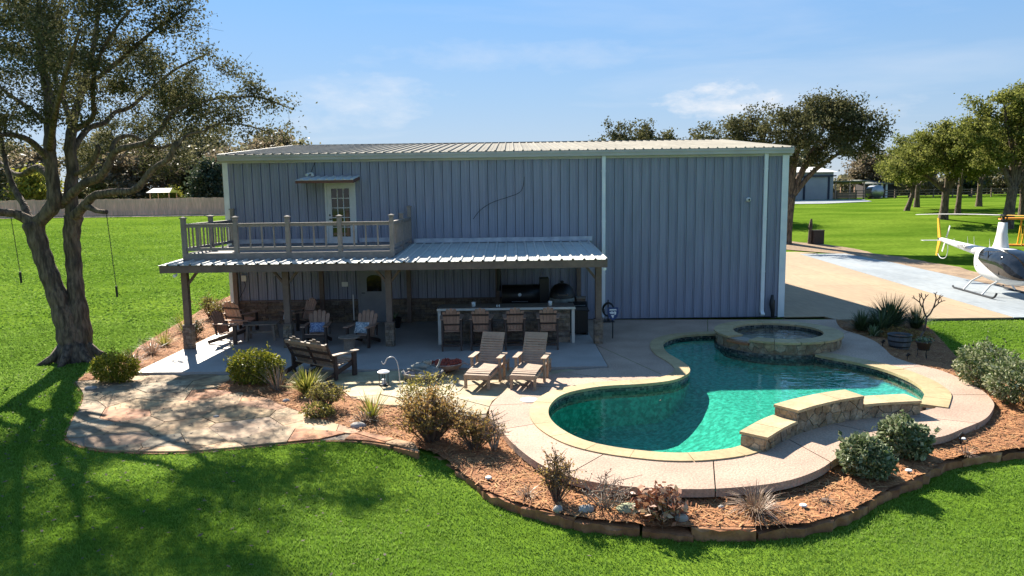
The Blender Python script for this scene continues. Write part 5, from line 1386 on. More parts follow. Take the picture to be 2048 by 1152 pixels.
def chaise(label, x, y, rz):
    t = thing('chaise_lounge', label, 'lounge chair', (x, y, .004), rz, 'slatted lounge chairs by the pool')
    W = .56
    # foot section: rounded slatted seat, y from -.95 (foot) to 0; back rises from y=.0
    for i in range(9):
        u = i / 8; yy = -.93 + .95 * u; zz = .335 + .03 * math.sin(min(1, u * 2.2) * PI * .5)
        if i == 0: zz = .325
        MB().bar((-W / 2, yy, zz), (W / 2, yy, zz), .108, .022, (0, 0, 1)).build('seat_slat', 'slat_tan', t)
    a0 = Vector((0, .06, .34)); dv = Vector((0, .62, .78)).normalized()
    for i in range(11):
        p = a0 + dv * (.03 + i * .068)
        MB().bar((-W / 2, p.y, p.z), (W / 2, p.y, p.z), .052, .02, Vector((0, -.78, .62))).build('back_slat', 'slat_tan', t)
    p = a0 + dv * (.03 + 11.4 * .068); MB().bar((-W / 2, p.y, p.z), (W / 2, p.y, p.z), .13, .022, Vector((0, -.78, .62))).build('head_board', 'slat_tan', t)
    q = a0 + dv * .85
    for s in (-1, 1):
        MB().bar((s * (W / 2 - .03), a0.y + .02, a0.z), (s * (W / 2 - .03), q.y + .02, q.z), .03, .035, Vector((0, -.78, .62))).build('back_frame', 'slat_tan', t)
        MB().box(s * W / 2 - .02, s * W / 2 + .02, -.97, .95, .235, .318).build('side_rail', 'slat_tan', t)
        MB().box(s * (W / 2 - .01) - .03, s * (W / 2 - .01) + .03, -.95, -.89, 0, .235).build('leg', 'slat_tan', t)
        MB().box(s * (W / 2 - .01) - .03, s * (W / 2 - .01) + .03, .86, .92, 0, .235).build('leg', 'slat_tan', t)
        xs = s * (W / 2 + .06)
        MB().box(xs - .065, xs + .065, -.28, .34, .555, .58).build('arm', 'slat_tan', t)
        MB().box(xs - .025, xs + .025, -.22, -.13, 0, .555).build('arm_post', 'slat_tan', t); MB().box(xs - .025, xs + .025, .2, .28, 0, .555).build('arm_post', 'slat_tan', t)
    MB().box(-W / 2, W / 2, -.995, -.971, .235, .33).build('foot_apron', 'slat_tan', t)
    MB().bar((-W / 2, .45, .25), (W / 2, .45, .25), .04, .05).build('cross_bar', 'slat_tan', t)
chaise('tan slatted lounge chair nearer the red fire bowl', -.60, 16.9, -.24)
chaise('tan slatted lounge chair nearer the pool and the skimmer lid', .44, 16.8, -.24)

# ------------------------------------------------------------------ outdoor bar
def build_bar():
    rng = random.Random(63)
    t = thing('outdoor_bar', 'stacked-stone bar counter with white end boards under the porch', 'bar', (-.18, 21.35, .012))
    hw = 1.96
    MB().box(-hw + .08, hw - .08, -.28, .35, 0, 1.02).build('core', 'mortar', t)
    MB().box(-hw - .06, hw + .06, -.47, .42, 1.02, 1.075).build('counter_top', 'bar_top', t)
    MB().box(-hw - .06, hw + .06, -.485, -.47, 1.015, 1.08).build('counter_edge', 'bar_edge', t)
    for s in (-1, 1): MB().box(s * (hw + .0) - .045, s * (hw + .0) + .045, -.40, -.26, 0, 1.015).build('end_board', 'bar_edge', t)
    z = .0
    while z < 1.0:
        h = min(rng.uniform(.055, .10), 1.01 - z); x = -hw + .08
        while x < hw - .08:
            L = min(rng.uniform(.16, .46), hw - .08 - x)
            if L > .05: MB().box(x + .004, x + L - .004, -.315 - rng.uniform(0, .03), -.275, z + .003, z + h - .003).build('stone', 'ledge_piece', t)
            x += L
        z += h
mat('bar_top', (0.25, 0.20, 0.17), (0.19, 0.155, 0.135), sc=5, rough=0.4)
mat('bar_edge', (0.60, 0.56, 0.50), (0.50, 0.47, 0.42), sc=4, rough=0.6)
build_bar()
for i, (x, lab) in enumerate(((-1.73, 'tall brown bar chair at the left end of the counter'), (-.88, 'tall brown bar chair, second from the left at the counter'), (.06, 'tall brown bar chair, third from the left at the counter'), (1.02, 'tall brown bar chair at the right end of the counter'))):
    adirondack(lab, x, 20.42, PI + (.05, -.04, .03, -.05)[i], name='bar_chair', group='tall chairs at the bar', high=.30, hs=.98, width=.44)
for x, lab in ((-1.14, 'white candle glass on the left half of the bar top'), (1.12, 'white candle glass on the right half of the bar top')):
    b = MB().lathe([(.001, 0), (.055, 0), (.06, .14), (.052, .145), (.05, .02), (.001, .02)], 16)
    tag(b.build('candle_glass', 'glass_white', None, True, (x, 21.2, 1.088)), lab, 'candle', 'candle glasses on the bar')
for dx, lab in ((-.03, 'left one of the two tiny shakers on the bar top'), (.035, 'right one of the two tiny shakers on the bar top')):
    tag(MB().lathe([(.001, 0), (.022, 0), (.019, .045), (.012, .06), (.001, .062)], 8).build('salt_shaker', 'glass_white', loc=(-.42 + dx, 21.15, 1.088)), lab, 'shaker', 'shakers on the bar')
def build_grills():
    t = thing('barrel_smoker', 'long black barrel smoker behind the bar counter', 'grill', (.35, 23.7, .012))
    for s in (-1, 1):
        for yy in (-.25, .25): MB().box(s * .5 - .025, s * .5 + .025, yy - .025, yy + .025, 0, .75).build('leg', 'black_metal', t)
    b = MB(); b.tube([(-.68, 0, 1.05), (.55, 0, 1.05)], .36, 24); b.build('barrel', 'black_metal', t, True)
    MB().lathe([(.001, 0), (.055, 0), (.055, .01), (.001, .012)], 16).build('thermometer', 'glass_white', t, False, (-.10, -.362, 1.12), (PI / 2, 0, 0))
    MB().tube([(-.35, -.36, .9), (-.35, -.42, .9), (.15, -.42, .9), (.15, -.36, .9)], .013, 8).build('handle', 'steel_grey', t)
    MB().box(.55, .86, -.26, .26, .72, 1.62).build('firebox', 'black_metal', t)
    MB().tube([(-.78, .1, 1.2), (-.78, .1, 1.98)], .07, 14).lathe([(.10, 0), (.10, .03), (.02, .07), (.001, .07)], 14, (-.78, .1, 2.0)).build('chimney', 'black_metal', t)
    MB().box(-.7, .55, -.62, -.36, .74, .77).build('front_shelf', 'black_metal', t)
    k = thing('kamado_grill', 'egg-shaped dark grill with pale lower bowl behind the bar', 'grill', (1.62, 23.3, .012))
    MB().lathe([(.20, .45), (.34, .62), (.40, .82), (.41, 1.0), (.40, 1.02), (.001, 1.02)], 24).build('bowl', 'tarp_grey', k, True)
    MB().lathe([(.415, 1.03), (.41, 1.12), (.36, 1.30), (.24, 1.43), (.10, 1.48), (.001, 1.485)], 24).build('lid', 'black_metal', k, True)
    MB().tube([(-.15, -.40, 1.18), (-.15, -.47, 1.16), (.15, -.47, 1.16), (.15, -.40, 1.18)], .015, 8).build('handle', 'wood_weathered', k)
    MB().lathe([(.05, 1.47), (.06, 1.56), (.001, 1.57)], 12).build('vent', 'black_metal', k)
    for a in range(4): MB().bar((.4 * math.cos(a * PI / 2 + .8), .4 * math.sin(a * PI / 2 + .8), 0), (.36 * math.cos(a * PI / 2 + .8), .36 * math.sin(a * PI / 2 + .8), .7), .04, .04, (0, 1, 0)).build('leg', 'black_metal', k)
    MB().lathe([(.36, .58), (.42, .58), (.42, .61), (.36, .61), (.36, .58)], 24).build('stand_ring', 'black_metal', k)
    MB().box(.45, .75, -.2, .2, 1.0, 1.03).build('side_shelf', 'wood_weathered', k)
    c = thing('black_cabinet', 'black metal cabinet grill between the bar and the last porch post', 'grill', (2.02, 22.4, .012))
    MB().box(-.3, .32, -.28, .28, .06, .74).build('body', 'black_metal', c)
    MB().box(-.34, .36, -.31, .31, .741, .77).build('top', 'black_metal', c)
    b = MB(); n = 8
    b.add([(x, -.26 * math.cos(PI * i / n), .775 + .24 * math.sin(PI * i / n)) for x in (-.28, .30) for i in range(n + 1)], [(i, i + 1, n + 2 + i, n + 1 + i) for i in range(n)] + [tuple(range(n + 1)), tuple(range(2 * n + 1, n, -1))]); b.build('hood', 'black_metal', c)
    for s in (-.3, .28):
        MB().box(s - .02, s + .04, -.27, .27, 0, .06).build('foot', 'black_metal', c)
    MB().box(-.285, .005, -.292, -.281, .1, .7).build('door', 'black_metal', c); MB().box(.015, .305, -.292, -.281, .1, .7).build('door', 'black_metal', c)
    MB().tube([(-.2, -.26, .93), (-.2, -.32, .93), (.22, -.32, .93), (.22, -.26, .93)], .012, 6).build('handle', 'steel_grey', c)
build_grills()
def build_small_porch():
    # planter beside the lower door
    t = thing('planter', 'dark pot with sparse white-tipped plant by the lower door', 'planter', (-3.95, 23.9, .012))
    MB().lathe([(.001, 0), (.19, 0), (.25, .30), (.24, .32), (.22, .30), (.001, .28)], 18).build('pot', 'black_metal', t)
    rs = np.random.RandomState(3); N = 30; base = np.zeros((N, 3)) + [0, 0, .28]; d = rs.normal(size=(N, 3)) * [.16, .16, .05] + [0, 0, .18]
    mesh_np('leaves', blades_np(base, base + d, np.full(N, .03), rs), None, 4, 'silver_leaf', np.repeat(rs.uniform(0, 1, N * 2), 4), t)
    # hose reel / shield plate next to the downspout
    t = thing('wall_plaque', 'navy shield plaque with white emblem on the last porch post', 'plaque', (3.02, 21.5, .012))
    pts = [(-.16, .95), (.16, .95), (.17, .80), (.13, .66), (0, .55), (-.13, .66), (-.17, .80)]
    MB().tube([(0, .03, 0), (0, .03, .93)], .016, 8).build('stake', 'black_metal', t)
    b = MB(); n = len(pts); b.add([(x, -.012, z) for x, z in pts] + [(x, .012, z) for x, z in pts], [tuple(range(n))[::-1], tuple(range(n, 2 * n))] + [(i, (i + 1) % n, n + (i + 1) % n, n + i) for i in range(n)]); b.build('shield', 'navy', t)
    e = MB()
    for q in ([(-.10, .90), (.10, .90), (.11, .86), (-.11, .86)], [(-.11, .80), (-.03, .84), (.04, .80), (.02, .75), (-.08, .76)], [(.03, .84), (.10, .82), (.09, .74), (.05, .72)], [(-.06, .72), (.04, .72), (.0, .62)]):
        m = len(q); e.add([(x, -.016, z) for x, z in q], [tuple(range(m))])
    e.build('emblem', 'white_trim', t)
    h = thing('hose_stand', 'dark hose coiled on a stand beside the white downspout', 'hose', (3.28, 24.45, .0))
    for k in range(4):
        MB().tube([(.17 * math.cos(a) * (1 + .05 * k), -.05 + .04 * k, .42 + .21 * math.sin(a) * (1 + .05 * k)) for a in [2 * PI * i / 24 for i in range(25)]], .014, 6, False).build('hose_coil', 'black_metal', h)
    MB().bar((0, .1, 0), (0, .1, .75), .04, .04, (0, 1, 0)).build('post', 'black_metal', h); MB().box(-.2, .2, -.12, .16, 0, .03).build('base', 'black_metal', h)
    for s in (-1, 1): MB().bar((s * .12, -.08, .03), (s * .12, .1, .42), .02, .02, (0, 1, 0)).build('brace', 'black_metal', h)
    u = thing('closed_umbrella', 'slim black bundle leaning against the wall beside the right corner trim', 'umbrella', (9.0, 24.78, 0))
    MB().tube(crom([(0, 0, 0), (.01, .0, .2), (-.02, .02, .45), (0, .05, .70), (.01, .06, .80)], 4), [.045, .05, .055, .06, .065, .07, .075, .08, .085, .085, .08, .07, .06, .05, .045, .04, .03], 10).build('folds', 'black_metal', u, True)
    MB().tube([(.05, -.03, .02), (.06, -.02, .3), (.07, .02, .62)], .02, 8).build('pole', 'black_metal', u)
    MB().lathe([(.001, 0), (.12, 0), (.12, .02), (.03, .05), (.001, .05)], 16, (.02, 0, .001)).build('base', 'black_metal', u)
mat('navy', (0.02, 0.05, 0.16), rough=0.5)
build_small_porch()

# ------------------------------------------------------------------ fire pit corner
def build_fire():
    rng = random.Random(12)
    d = thing('fire_bowl', 'round red lava-rock fire bowl with pale rim beside the lounge chairs', 'fire bowl', (-1.66, 17.75, -.01))
    MB().lathe([(.001, .05), (.20, .03), (.36, .13), (.425, .22), (.44, .235), (.425, .245), (.40, .22), (.30, .17), (.001, .16)], 32).build('bowl', 'rim_steel', d, True)
    for k in range(3): a = k * 2.09 + .4; MB().bar((.25 * math.cos(a), .25 * math.sin(a), 0), (.2 * math.cos(a), .2 * math.sin(a), .10), .05, .05, (0, 1, 0)).build('foot', 'rim_steel', d)
    me = None
    rock = MB(); rock.lathe([(.001, -.02), (.025, -.015), (.034, .0), (.02, .02), (.001, .026)], 6)
    for k in range(120):
        r = .36 * math.sqrt(rng.random()); a = rng.uniform(0, 6.28); loc = (r * math.cos(a), r * math.sin(a), .178 + .06 * (r / .36) ** 2 + rng.uniform(0, .018))
        if me is None: me = rock.build('lava_rock', 'lava_red', d, False, loc).data
        else: piece('lava_rock', me, d, loc, (rng.uniform(0, 3), rng.uniform(0, 3), rng.uniform(0, 3)), (rng.uniform(.8, 1.5),) * 3)
    MB().tube([(.43, -.03, .22), (.58, -.1, .19)], .015, 6).build('handle', 'rim_steel', d)
    f = thing('stone_fountain', 'grey stone basin heaped with folded covers and rocks behind the brown shrub', 'fountain', (-2.18, 17.05, -.01))
    MB().lathe([(.001, .0), (.34, 0), (.44, .08), (.50, .16), (.51, .19), (.47, .20), (.42, .15), (.001, .10)], 28).build('basin', 'stone_grey', f, True)
    for k, (x, y, z, sx, sy, sz, m) in enumerate(((-.08, .06, .16, .30, .20, .10, 'stone_grey'), (.22, .0, .17, .20, .17, .14, 'tarp_grey'), (-.02, .10, .27, .26, .17, .11, 'tarp_grey'), (.10, .12, .38, .11, .10, .07, 'tarp_grey'), (.30, -.12, .15, .13, .12, .09, 'stone_grey'), (.02, -.22, .15, .12, .10, .08, 'stone_grey'), (-.26, -.10, .14, .14, .12, .07, 'rim_steel'))):
        rs = np.random.RandomState(40 + k); b = MB()
        prof = [(.001, -1), (.7, -.75), (1, -.1), (.95, .3), (.6, .8), (.001, 1)]
        b.lathe(prof, 12); b.v = [(v[0] * sx * (1 + rs.uniform(-.16, .16)), v[1] * sy * (1 + rs.uniform(-.16, .16)), v[2] * sz * (1 + rs.uniform(-.12, .12))) for v in b.v]
        b.build('rock' if m == 'stone_grey' else 'folded_cover', m, f, True, (x, y, z))
    MB().tube(crom([(-.36, .05, .22), (-.15, -.12, .27), (.1, -.16, .22), (.34, .05, .26), (.42, .2, .42)], 5), .028, 7).build('pipe', 'tarp_grey', f, True)
    l = thing('lantern', 'black and glass garden lantern standing under the shepherd hook', 'lantern', (-3.03, 16.55, -.02))
    MB().lathe([(.001, 0), (.12, 0), (.12, .03), (.001, .03)], 16).build('base', 'black_metal', l)
    for k in range(4): a = k * PI / 2 + .4; MB().bar((.105 * math.cos(a), .105 * math.sin(a), .03), (.105 * math.cos(a), .105 * math.sin(a), .30), .014, .014, (0, 1, 0)).build('post', 'black_metal', l)
    MB().lathe([(.14, .30), (.145, .32), (.10, .345), (.03, .355), (.001, .356)], 18, caps=False).build('lid', 'white_trim', l)
    MB().lathe([(.001, .03), (.045, .03), (.045, .14), (.001, .15)], 12).build('candle', 'glass_white', l)
    h = MB(); h.tube(crom([(0, 0, -.15), (-.01, 0, .4), (-.05, .0, .72), (-.13, 0, .85), (-.26, 0, .83), (-.32, 0, .73), (-.36, 0, .70), (-.40, 0, .76)], 6), .011, 7)
    tag(h.build('shepherd_hook', 'rod_white', None, True, (-2.52, 15.75, -.03)), 'pale curved shepherd hook rod beside the lantern', 'hook')
mat('rod_white', (0.50, 0.50, 0.52), rough=0.4)
for _n in (): pass
build_fire()

# ------------------------------------------------------------------ helicopter (nose along local +x)
mat('heli_white', (0.72, 0.72, 0.70), (0.66, 0.66, 0.65), sc=1.5, rough=0.3, spec=0.5)
mat('heli_yellow', (0.70, 0.42, 0.03), (0.62, 0.36, 0.03), sc=2, rough=0.4)
mat('biplane_orange', (0.72, 0.28, 0.02), (0.64, 0.24, 0.02), sc=2, rough=0.45)
mat('canopy_glass', (0.012, 0.014, 0.018), (0.03, 0.033, 0.038), sc=3.5, rough=0.04, spec=0.8)
mat('letter_grey', (0.10, 0.10, 0.11), rough=0.6)
mat('blade_pale', (0.62, 0.60, 0.55), rough=0.5)
def build_heli():
    t = thing('helicopter', 'white light helicopter with yellow tail fin parked on the pale pad', 'helicopter', (20.25, 29.9, .0), math.radians(-98.3))
    # stations: x, half width, z bottom, z top
    st = [(-1.62, .10, 1.22, 1.48), (-1.50, .30, 1.02, 1.66), (-1.2, .48, .80, 1.80), (-.8, .60, .64, 1.88), (-.3, .66, .56, 1.92), (.2, .68, .52, 1.92), (.8, .68, .50, 1.90), (1.3, .66, .50, 1.80), (1.75, .60, .54, 1.58), (2.1, .50, .60, 1.30), (2.4, .34, .70, 1.06), (2.55, .12, .82, .92)]
    n = 60
    def ring(s, grow=0.0):
        x, hw, zb, zt_ = s; cz, hz = (zb + zt_) / 2, (zt_ - zb) / 2; out = []
        for k in range(n):
            a = 2 * PI * k / n; ca, sa = math.cos(a), math.sin(a); e = .72
            out.append((x, (hw + grow) * math.copysign(abs(ca) ** e, ca), cz + (hz + grow) * math.copysign(abs(sa) ** e, sa)))
        return out
    b = MB(); vs = []
    fin = crom(st, 12)
    for s in fin: vs += ring(s)
    N = len(fin)
    b.add(vs, [(i * n + k, i * n + (k + 1) % n, (i + 1) * n + (k + 1) % n, (i + 1) * n + k) for i in range(N - 1) for k in range(n)] + [tuple(range(n))[::-1], tuple((N - 1) * n + k for k in range(n))])
    body = b.build('fuselage', 'heli_white', t, True)
    # glazing: the part of the shell ahead of a slanting line and above the belly
    g = MB(); gv = []
    for s in fin: gv += ring(s, .008)
    bm = bmesh.new(); bv = [bm.verts.new(p) for p in gv]
    for i in range(N - 1):
        for k in range(n): bm.faces.new([bv[j] for j in (i * n + k, i * n + (k + 1) % n, (i + 1) * n + (k + 1) % n, (i + 1) * n + k)])
    for co, no in (((-.35, 0, 1.36), (.34, 0, 1)), ((0, 0, .80), (0, 0, 1)), ((-.55, 0, 1.75), (1, 0, .25)), ((0, 0, 1.895), (0, 0, -1))):
        bmesh.ops.bisect_plane(bm, geom=bm.verts[:] + bm.edges[:] + bm.faces[:], plane_co=co, plane_no=[-c_ for c_ in no], clear_outer=True)
    gm = bpy.data.meshes.new('canopy'); bm.to_mesh(gm); bm.free()
    link('canopy', gm, 'canopy_glass', t, True)
    for y in (-1, 1):
        w = MB(); w.bar((.42, y * .685, 1.12), (.36, y * .652, 1.80), .035, .02, (0, 1, 0)); w.bar((1.3, y * .672, .92), (1.28, y * .592, 1.70), .035, .02, (0, 1, 0)); w.build('door_frame', 'black_metal', t)
        MB().lathe([(.001, 0), (.035, 0), (.035, .01), (.001, .01)], 12, caps=False).build('vent_hole', 'black_metal', t, False, (-.62, y * .625, 1.12), (y * -PI / 2, 0, 0))
    # seats seen through the glass line
    # mast fairing
    m = MB(); vs = []
    for (x, hx, hy, z) in ((-.05, .50, .24, 1.86), (-.03, .40, .20, 2.1), (-.02, .30, .155, 2.5), (-.01, .235, .13, 2.95)):
        vs += [(x + hx * math.cos(2 * PI * k / 14) * (1 if math.cos(2 * PI * k / 14) > 0 else 1.1), hy * math.sin(2 * PI * k / 14), z) for k in range(14)]
    m.add(vs, [(i * 14 + k, i * 14 + (k + 1) % 14, (i + 1) * 14 + (k + 1) % 14, (i + 1) * 14 + k) for i in range(3) for k in range(14)] + [tuple(42 + k for k in range(14))]); m.build('mast_fairing', 'heli_white', t, True)
    h = MB(); h.tube([(0, 0, 2.9), (0, 0, 3.30)], .05, 10); h.lathe([(.001, 3.0), (.12, 3.0), (.13, 3.04), (.06, 3.08), (.001, 3.08)], 14); h.box(-.16, .16, -.06, .06, 3.2, 3.28)
    for s in (-1, 1): h.tube([(s * .10, .06, 3.02), (s * .16, .05, 3.2)], .014, 6); h.tube([(.06, s * .10, 3.02), (.05, s * .14, 3.2)], .014, 6)
    h.build('rotor_hub', 'black_metal', t)
    # two main blades lying along the boom and over the nose
    def blade(ang, nm, m_):
        d = Vector((math.cos(ang), math.sin(ang), 0)); s = Vector((-d.y, d.x, 0)); b = MB(); vs = []
        for u, drop in ((.12, 0), (.35, .0), (1.2, .0), (2.5, -.015), (3.8, -.05), (5.0, -.10)):
            c = d * u + Vector((0, 0, 3.25 + drop)); w = .06 if u < .3 else .127
            vs += [c - s * w + Vector((0, 0, -.004)), c + s * w * .2 + Vector((0, 0, .018)), c + s * w, c - s * 0 + Vector((0, 0, -.014))]
        b.add(vs, [(i * 4 + k, i * 4 + (k + 1) % 4, (i + 1) * 4 + (k + 1) % 4, (i + 1) * 4 + k) for i in range(5) for k in range(4)] + [(0, 1, 2, 3), (23, 22, 21, 20)]); b.build(nm, m_, t)
    a0 = math.radians(197.5); blade(a0, 'rotor_blade', 'blade_pale'); blade(a0 + PI, 'rotor_blade', 'heli_yellow')
    # tail boom
    MB().tube([(-1.2, 0, 1.60), (-2.2, 0, 1.66), (-4.0, 0, 1.78), (-5.6, 0, 1.90), (-5.75, 0, 1.91)], [.24, .20, .145, .10, .06], 16).build('tail_boom', 'heli_white', t, True)
    MB().tube([(-5.7, 0, 1.90), (-5.95, 0, 1.92)], [.07, .06], 10).build('gearbox', 'black_metal', t)
    f = MB()
    def slab(pts, y, th):
        k = len(pts); f.add([(x, y - th, z) for x, z in pts] + [(x, y + th, z) for x, z in pts], [tuple(range(k)), tuple(range(2 * k - 1, k - 1, -1))] + [(i, k + i, k + (i + 1) % k, (i + 1) % k) for i in range(k)])
    slab([(-5.72, 1.98), (-6.02, 1.98), (-6.22, 2.92), (-6.06, 2.94)], 0, .025); slab([(-5.68, 1.86), (-6.0, 1.86), (-6.16, 1.10), (-6.04, 1.06)], 0, .025)
    f.build('tail_fin', 'heli_yellow', t)
    s2 = MB(); s2.box(-5.62, -5.32, -.95, .08, 1.86, 1.885); s2.build('stabilizer', 'heli_white', t)
    MB().tube(crom([(-5.95, .0, 1.18), (-5.6, 0, 1.0), (-5.1, 0, 1.06), (-4.9, 0, 1.35), (-4.92, 0, 1.72)], 5), .018, 7).build('tail_guard', 'heli_white', t)
    for s in (-1, 1):
        q = MB(); ca, sa = math.cos(math.radians(62 if s > 0 else 242)), math.sin(math.radians(62 if s > 0 else 242))
        q.bar((-5.78 + .08 * ca, .26, 1.92 + .08 * sa), (-5.78 + .74 * ca, .26, 1.92 + .74 * sa), .02, .11, (-sa, 0, ca)); q.build('tail_rotor_blade', 'heli_white', t)
    MB().tube([(-5.78, 0, 1.92), (-5.78, .28, 1.92)], .035, 8).build('tail_rotor_hub', 'black_metal', t)
    for x, l_, k in ((-2.3, .42, .1), (-2.9, .38, .1), (-.95, .40, .05), (-4.3, .14, 0)):
        MB().tube([(x, 0, 1.82 if x > -3 else 1.9), (x - k, 0, (1.82 if x > -3 else 1.9) + l_)], [.012, .006], 6).build('antenna', 'blade_pale', t)
    # registration on both sides of the boom
    for s in (-1, 1):
        c = bpy.data.curves.new('registration', 'FONT'); c.body = 'N190LM'; c.size = .27; c.extrude = .002; c.materials.append(MATS['letter_grey'])
        o = bpy.data.objects.new('registration', c); me_ = bpy.data.meshes.new_from_object(o); bpy.data.objects.remove(o); o = link('registration', me_, None, t)
        if s < 0: o.location = (-3.55, -.188, 1.65); o.rotation_euler = (PI / 2, -.065, -.035)
        else: o.location = (-2.35, .222, 1.58); o.rotation_euler = (PI / 2, .065, PI + .035)
    # skids
    for s in (-1, 1):
        y = s * 1.02
        MB().tube(crom([(-1.75, y, .10), (-1.65, y, .05), (-1.3, y, .045), (.6, y, .045), (1.55, y, .045), (1.85, y, .10), (2.0, y, .26)], 4), .04, 8).build('skid', 'black_metal', t)
        for x in (-.75, .85): MB().tube([(x, s * .35, .66), (x, s * .72, .44), (x + .02, y, .06)], .038, 8).build('skid_strut', 'heli_white', t)
build_heli()

def build_biplane():
    t = thing('biplane', 'orange yellow biplane at the right edge behind the helicopter', 'airplane', (33.1, 42.0, -.05), math.radians(-105))
    # nose along +x, wings along y
    def wing(z, half, x0, x1, nm):
        b = MB(); vs = []; prof = [(1, .02), (.8, .07), (.5, .10), (.2, .09), (0, .03), (.25, -.03), (.7, -.03)]
        sts = [(-half, .25), (-half + .12, .6), (-half + .45, 1), (0, 1), (half - .45, 1), (half - .12, .6), (half, .25)]
        k = len(prof)
        for y, sc in sts:
            cx = (x0 + x1) / 2; L = (x1 - x0) * (.35 + .65 * sc)
            vs += [(cx + (.5 - u) * L, y, z + v) for u, v in prof]
        b.add(vs, [(i * k + j, i * k + (j + 1) % k, (i + 1) * k + (j + 1) % k, (i + 1) * k + j) for i in range(len(sts) - 1) for j in range(k)] + [tuple(range(k)), tuple((len(sts) - 1) * k + j for j in range(k))]); b.build(nm, 'biplane_orange', t, True)
    wing(2.62, 4.6, .2, 1.7, 'upper_wing'); wing(1.05, 4.5, -.3, 1.1, 'lower_wing')
    MB().tube([(2.2, 0, 1.55), (1.9, 0, 1.55), (.5, 0, 1.5), (-1.2, 0, 1.45), (-3.0, 0, 1.35), (-4.4, 0, 1.3)], [.35, .48, .52, .46, .28, .10], 16).build('fuselage', 'heli_yellow', t, True)
    for y in (-3.4, 3.4, -.55, .55):
        MB().bar((.35, y, 1.12), (.75, y, 2.62), .05, .09, (1, 0, 0)).build('strut', 'heli_yellow', t); MB().bar((.95, y, 1.12), (1.35, y, 2.62), .05, .09, (1, 0, 0)).build('strut', 'heli_yellow', t)
        MB().bar((.9, y, 1.15), (.75, y, 2.6), .03, .04, (1, 0, 0)).build('brace', 'heli_yellow', t)
    for s in (-1, 1):
        MB().tube([(.9, s * .3, 1.2), (1.0, s * .85, .42)], .05, 8).build('gear_leg', 'heli_yellow', t)
        MB().lathe([(.001, -.07), (.30, -.06), (.34, 0), (.30, .06), (.001, .07)], 18).build('wheel', 'black_metal', t, True, (1.0, s * .95, .34), (PI / 2, 0, 0))
    f = MB(); pts = [(-3.7, 1.4), (-4.7, 1.35), (-4.75, 2.2), (-4.3, 2.35)]; f.add([(x, -.03, z) for x, z in pts] + [(x, .03, z) for x, z in pts], [(0, 1, 2, 3), (7, 6, 5, 4)] + [(i, 4 + i, 4 + (i + 1) % 4, (i + 1) % 4) for i in range(4)]); f.build('fin', 'heli_yellow', t)
    MB().box(-4.6, -3.7, -1.4, 1.4, 1.38, 1.43).build('tailplane', 'heli_yellow', t)
    MB().bar((2.28, -1.05, 1.2), (2.28, 1.05, 1.9), .04, .14, (1, 0, 0)).build('propeller', 'black_metal', t)
    MB().tube([(-4.3, 0, 1.2), (-4.35, 0, .1)], .03, 6).build('tail_post', 'black_metal', t); MB().lathe([(.001, -.03), (.1, -.03), (.12, 0), (.1, .03), (.001, .03)], 12).build('tail_wheel', 'black_metal', t, True, (-4.35, 0, .10), (PI / 2, 0, 0))
build_biplane()

# ------------------------------------------------------------------ fences and far buildings
mat('fence_wood', (0.74, 0.46, 0.34), (0.60, 0.37, 0.27), sc=.8, rough=0.9, fine=.18, fsc=4, var=.10, stretch=(2.5, 1, .3))
mat('hangar_wall', (0.33, 0.34, 0.37), (0.28, 0.29, 0.33), sc=.5, rough=0.7)
mat('pale_roof', (0.62, 0.60, 0.56), rough=0.7)
mat('rail_wood', (0.22, 0.15, 0.11), (0.16, 0.11, 0.08), sc=2, rough=.9)
def build_fence():
    t = thing('wooden_fence', 'long brown privacy fence behind the left lawn', 'fence')
    rng = random.Random(3); x = -76.0; i = 0; me = None
    while x < -18:
        p = MB(); L = 2.4
        z = Z(x + 1.2, 72.5)
        if me is None:
            rr = random.Random(4)
            for k in range(17):
                xx = k * .1412; h = 1.62 + rr.uniform(-.025, .025)
                p.add([(xx + .004, 0, -.3), (xx + .137, 0, -.3), (xx + .137, 0, h), (xx + .105, 0, h + .03), (xx + .035, 0, h + .03), (xx + .004, 0, h)] + [(a, .02, b) for a, b in ((xx + .004, -.3), (xx + .137, -.3), (xx + .137, h), (xx + .105, h + .03), (xx + .035, h + .03), (xx + .004, h))], [(0, 1, 2, 3, 4, 5), (11, 10, 9, 8, 7, 6)] + [(q, q + 6, (q + 1) % 6 + 6, (q + 1) % 6) for q in range(6)])
            for zz in (.35, 1.3): p.box(0, L, .021, .06, zz, zz + .09)
            me = p.build('fence_panel', 'fence_wood', t, False, (x, 72.5, z)).data
        else: piece('fence_panel', me, t, (x, 72.5, z + rng.uniform(-.03, .03)))
        x += L
    r = thing('rail_fence', 'low brown rail fence beyond the oak grove', 'fence')
    me1 = None; me2 = None; x = 50.0
    while x < 118:
        y = 112 + .02 * (x - 50); z = Z(x, y)
        if me1 is None: me1 = MB().box(-.07, .07, -.07, .07, -.2, 1.35).build('post', 'rail_wood', r, False, (x, y, z)).data
        else: piece('post', me1, r, (x, y, z))
        for zz in (.45, .85, 1.22):
            if me2 is None: me2 = MB().box(0, 3.0, -.03, .03, -.06, .06).build('rail', 'rail_wood', r, False, (x, y, z + zz)).data
            else: piece('rail', me2, r, (x, y, z + zz))
        x += 3.0
build_fence()
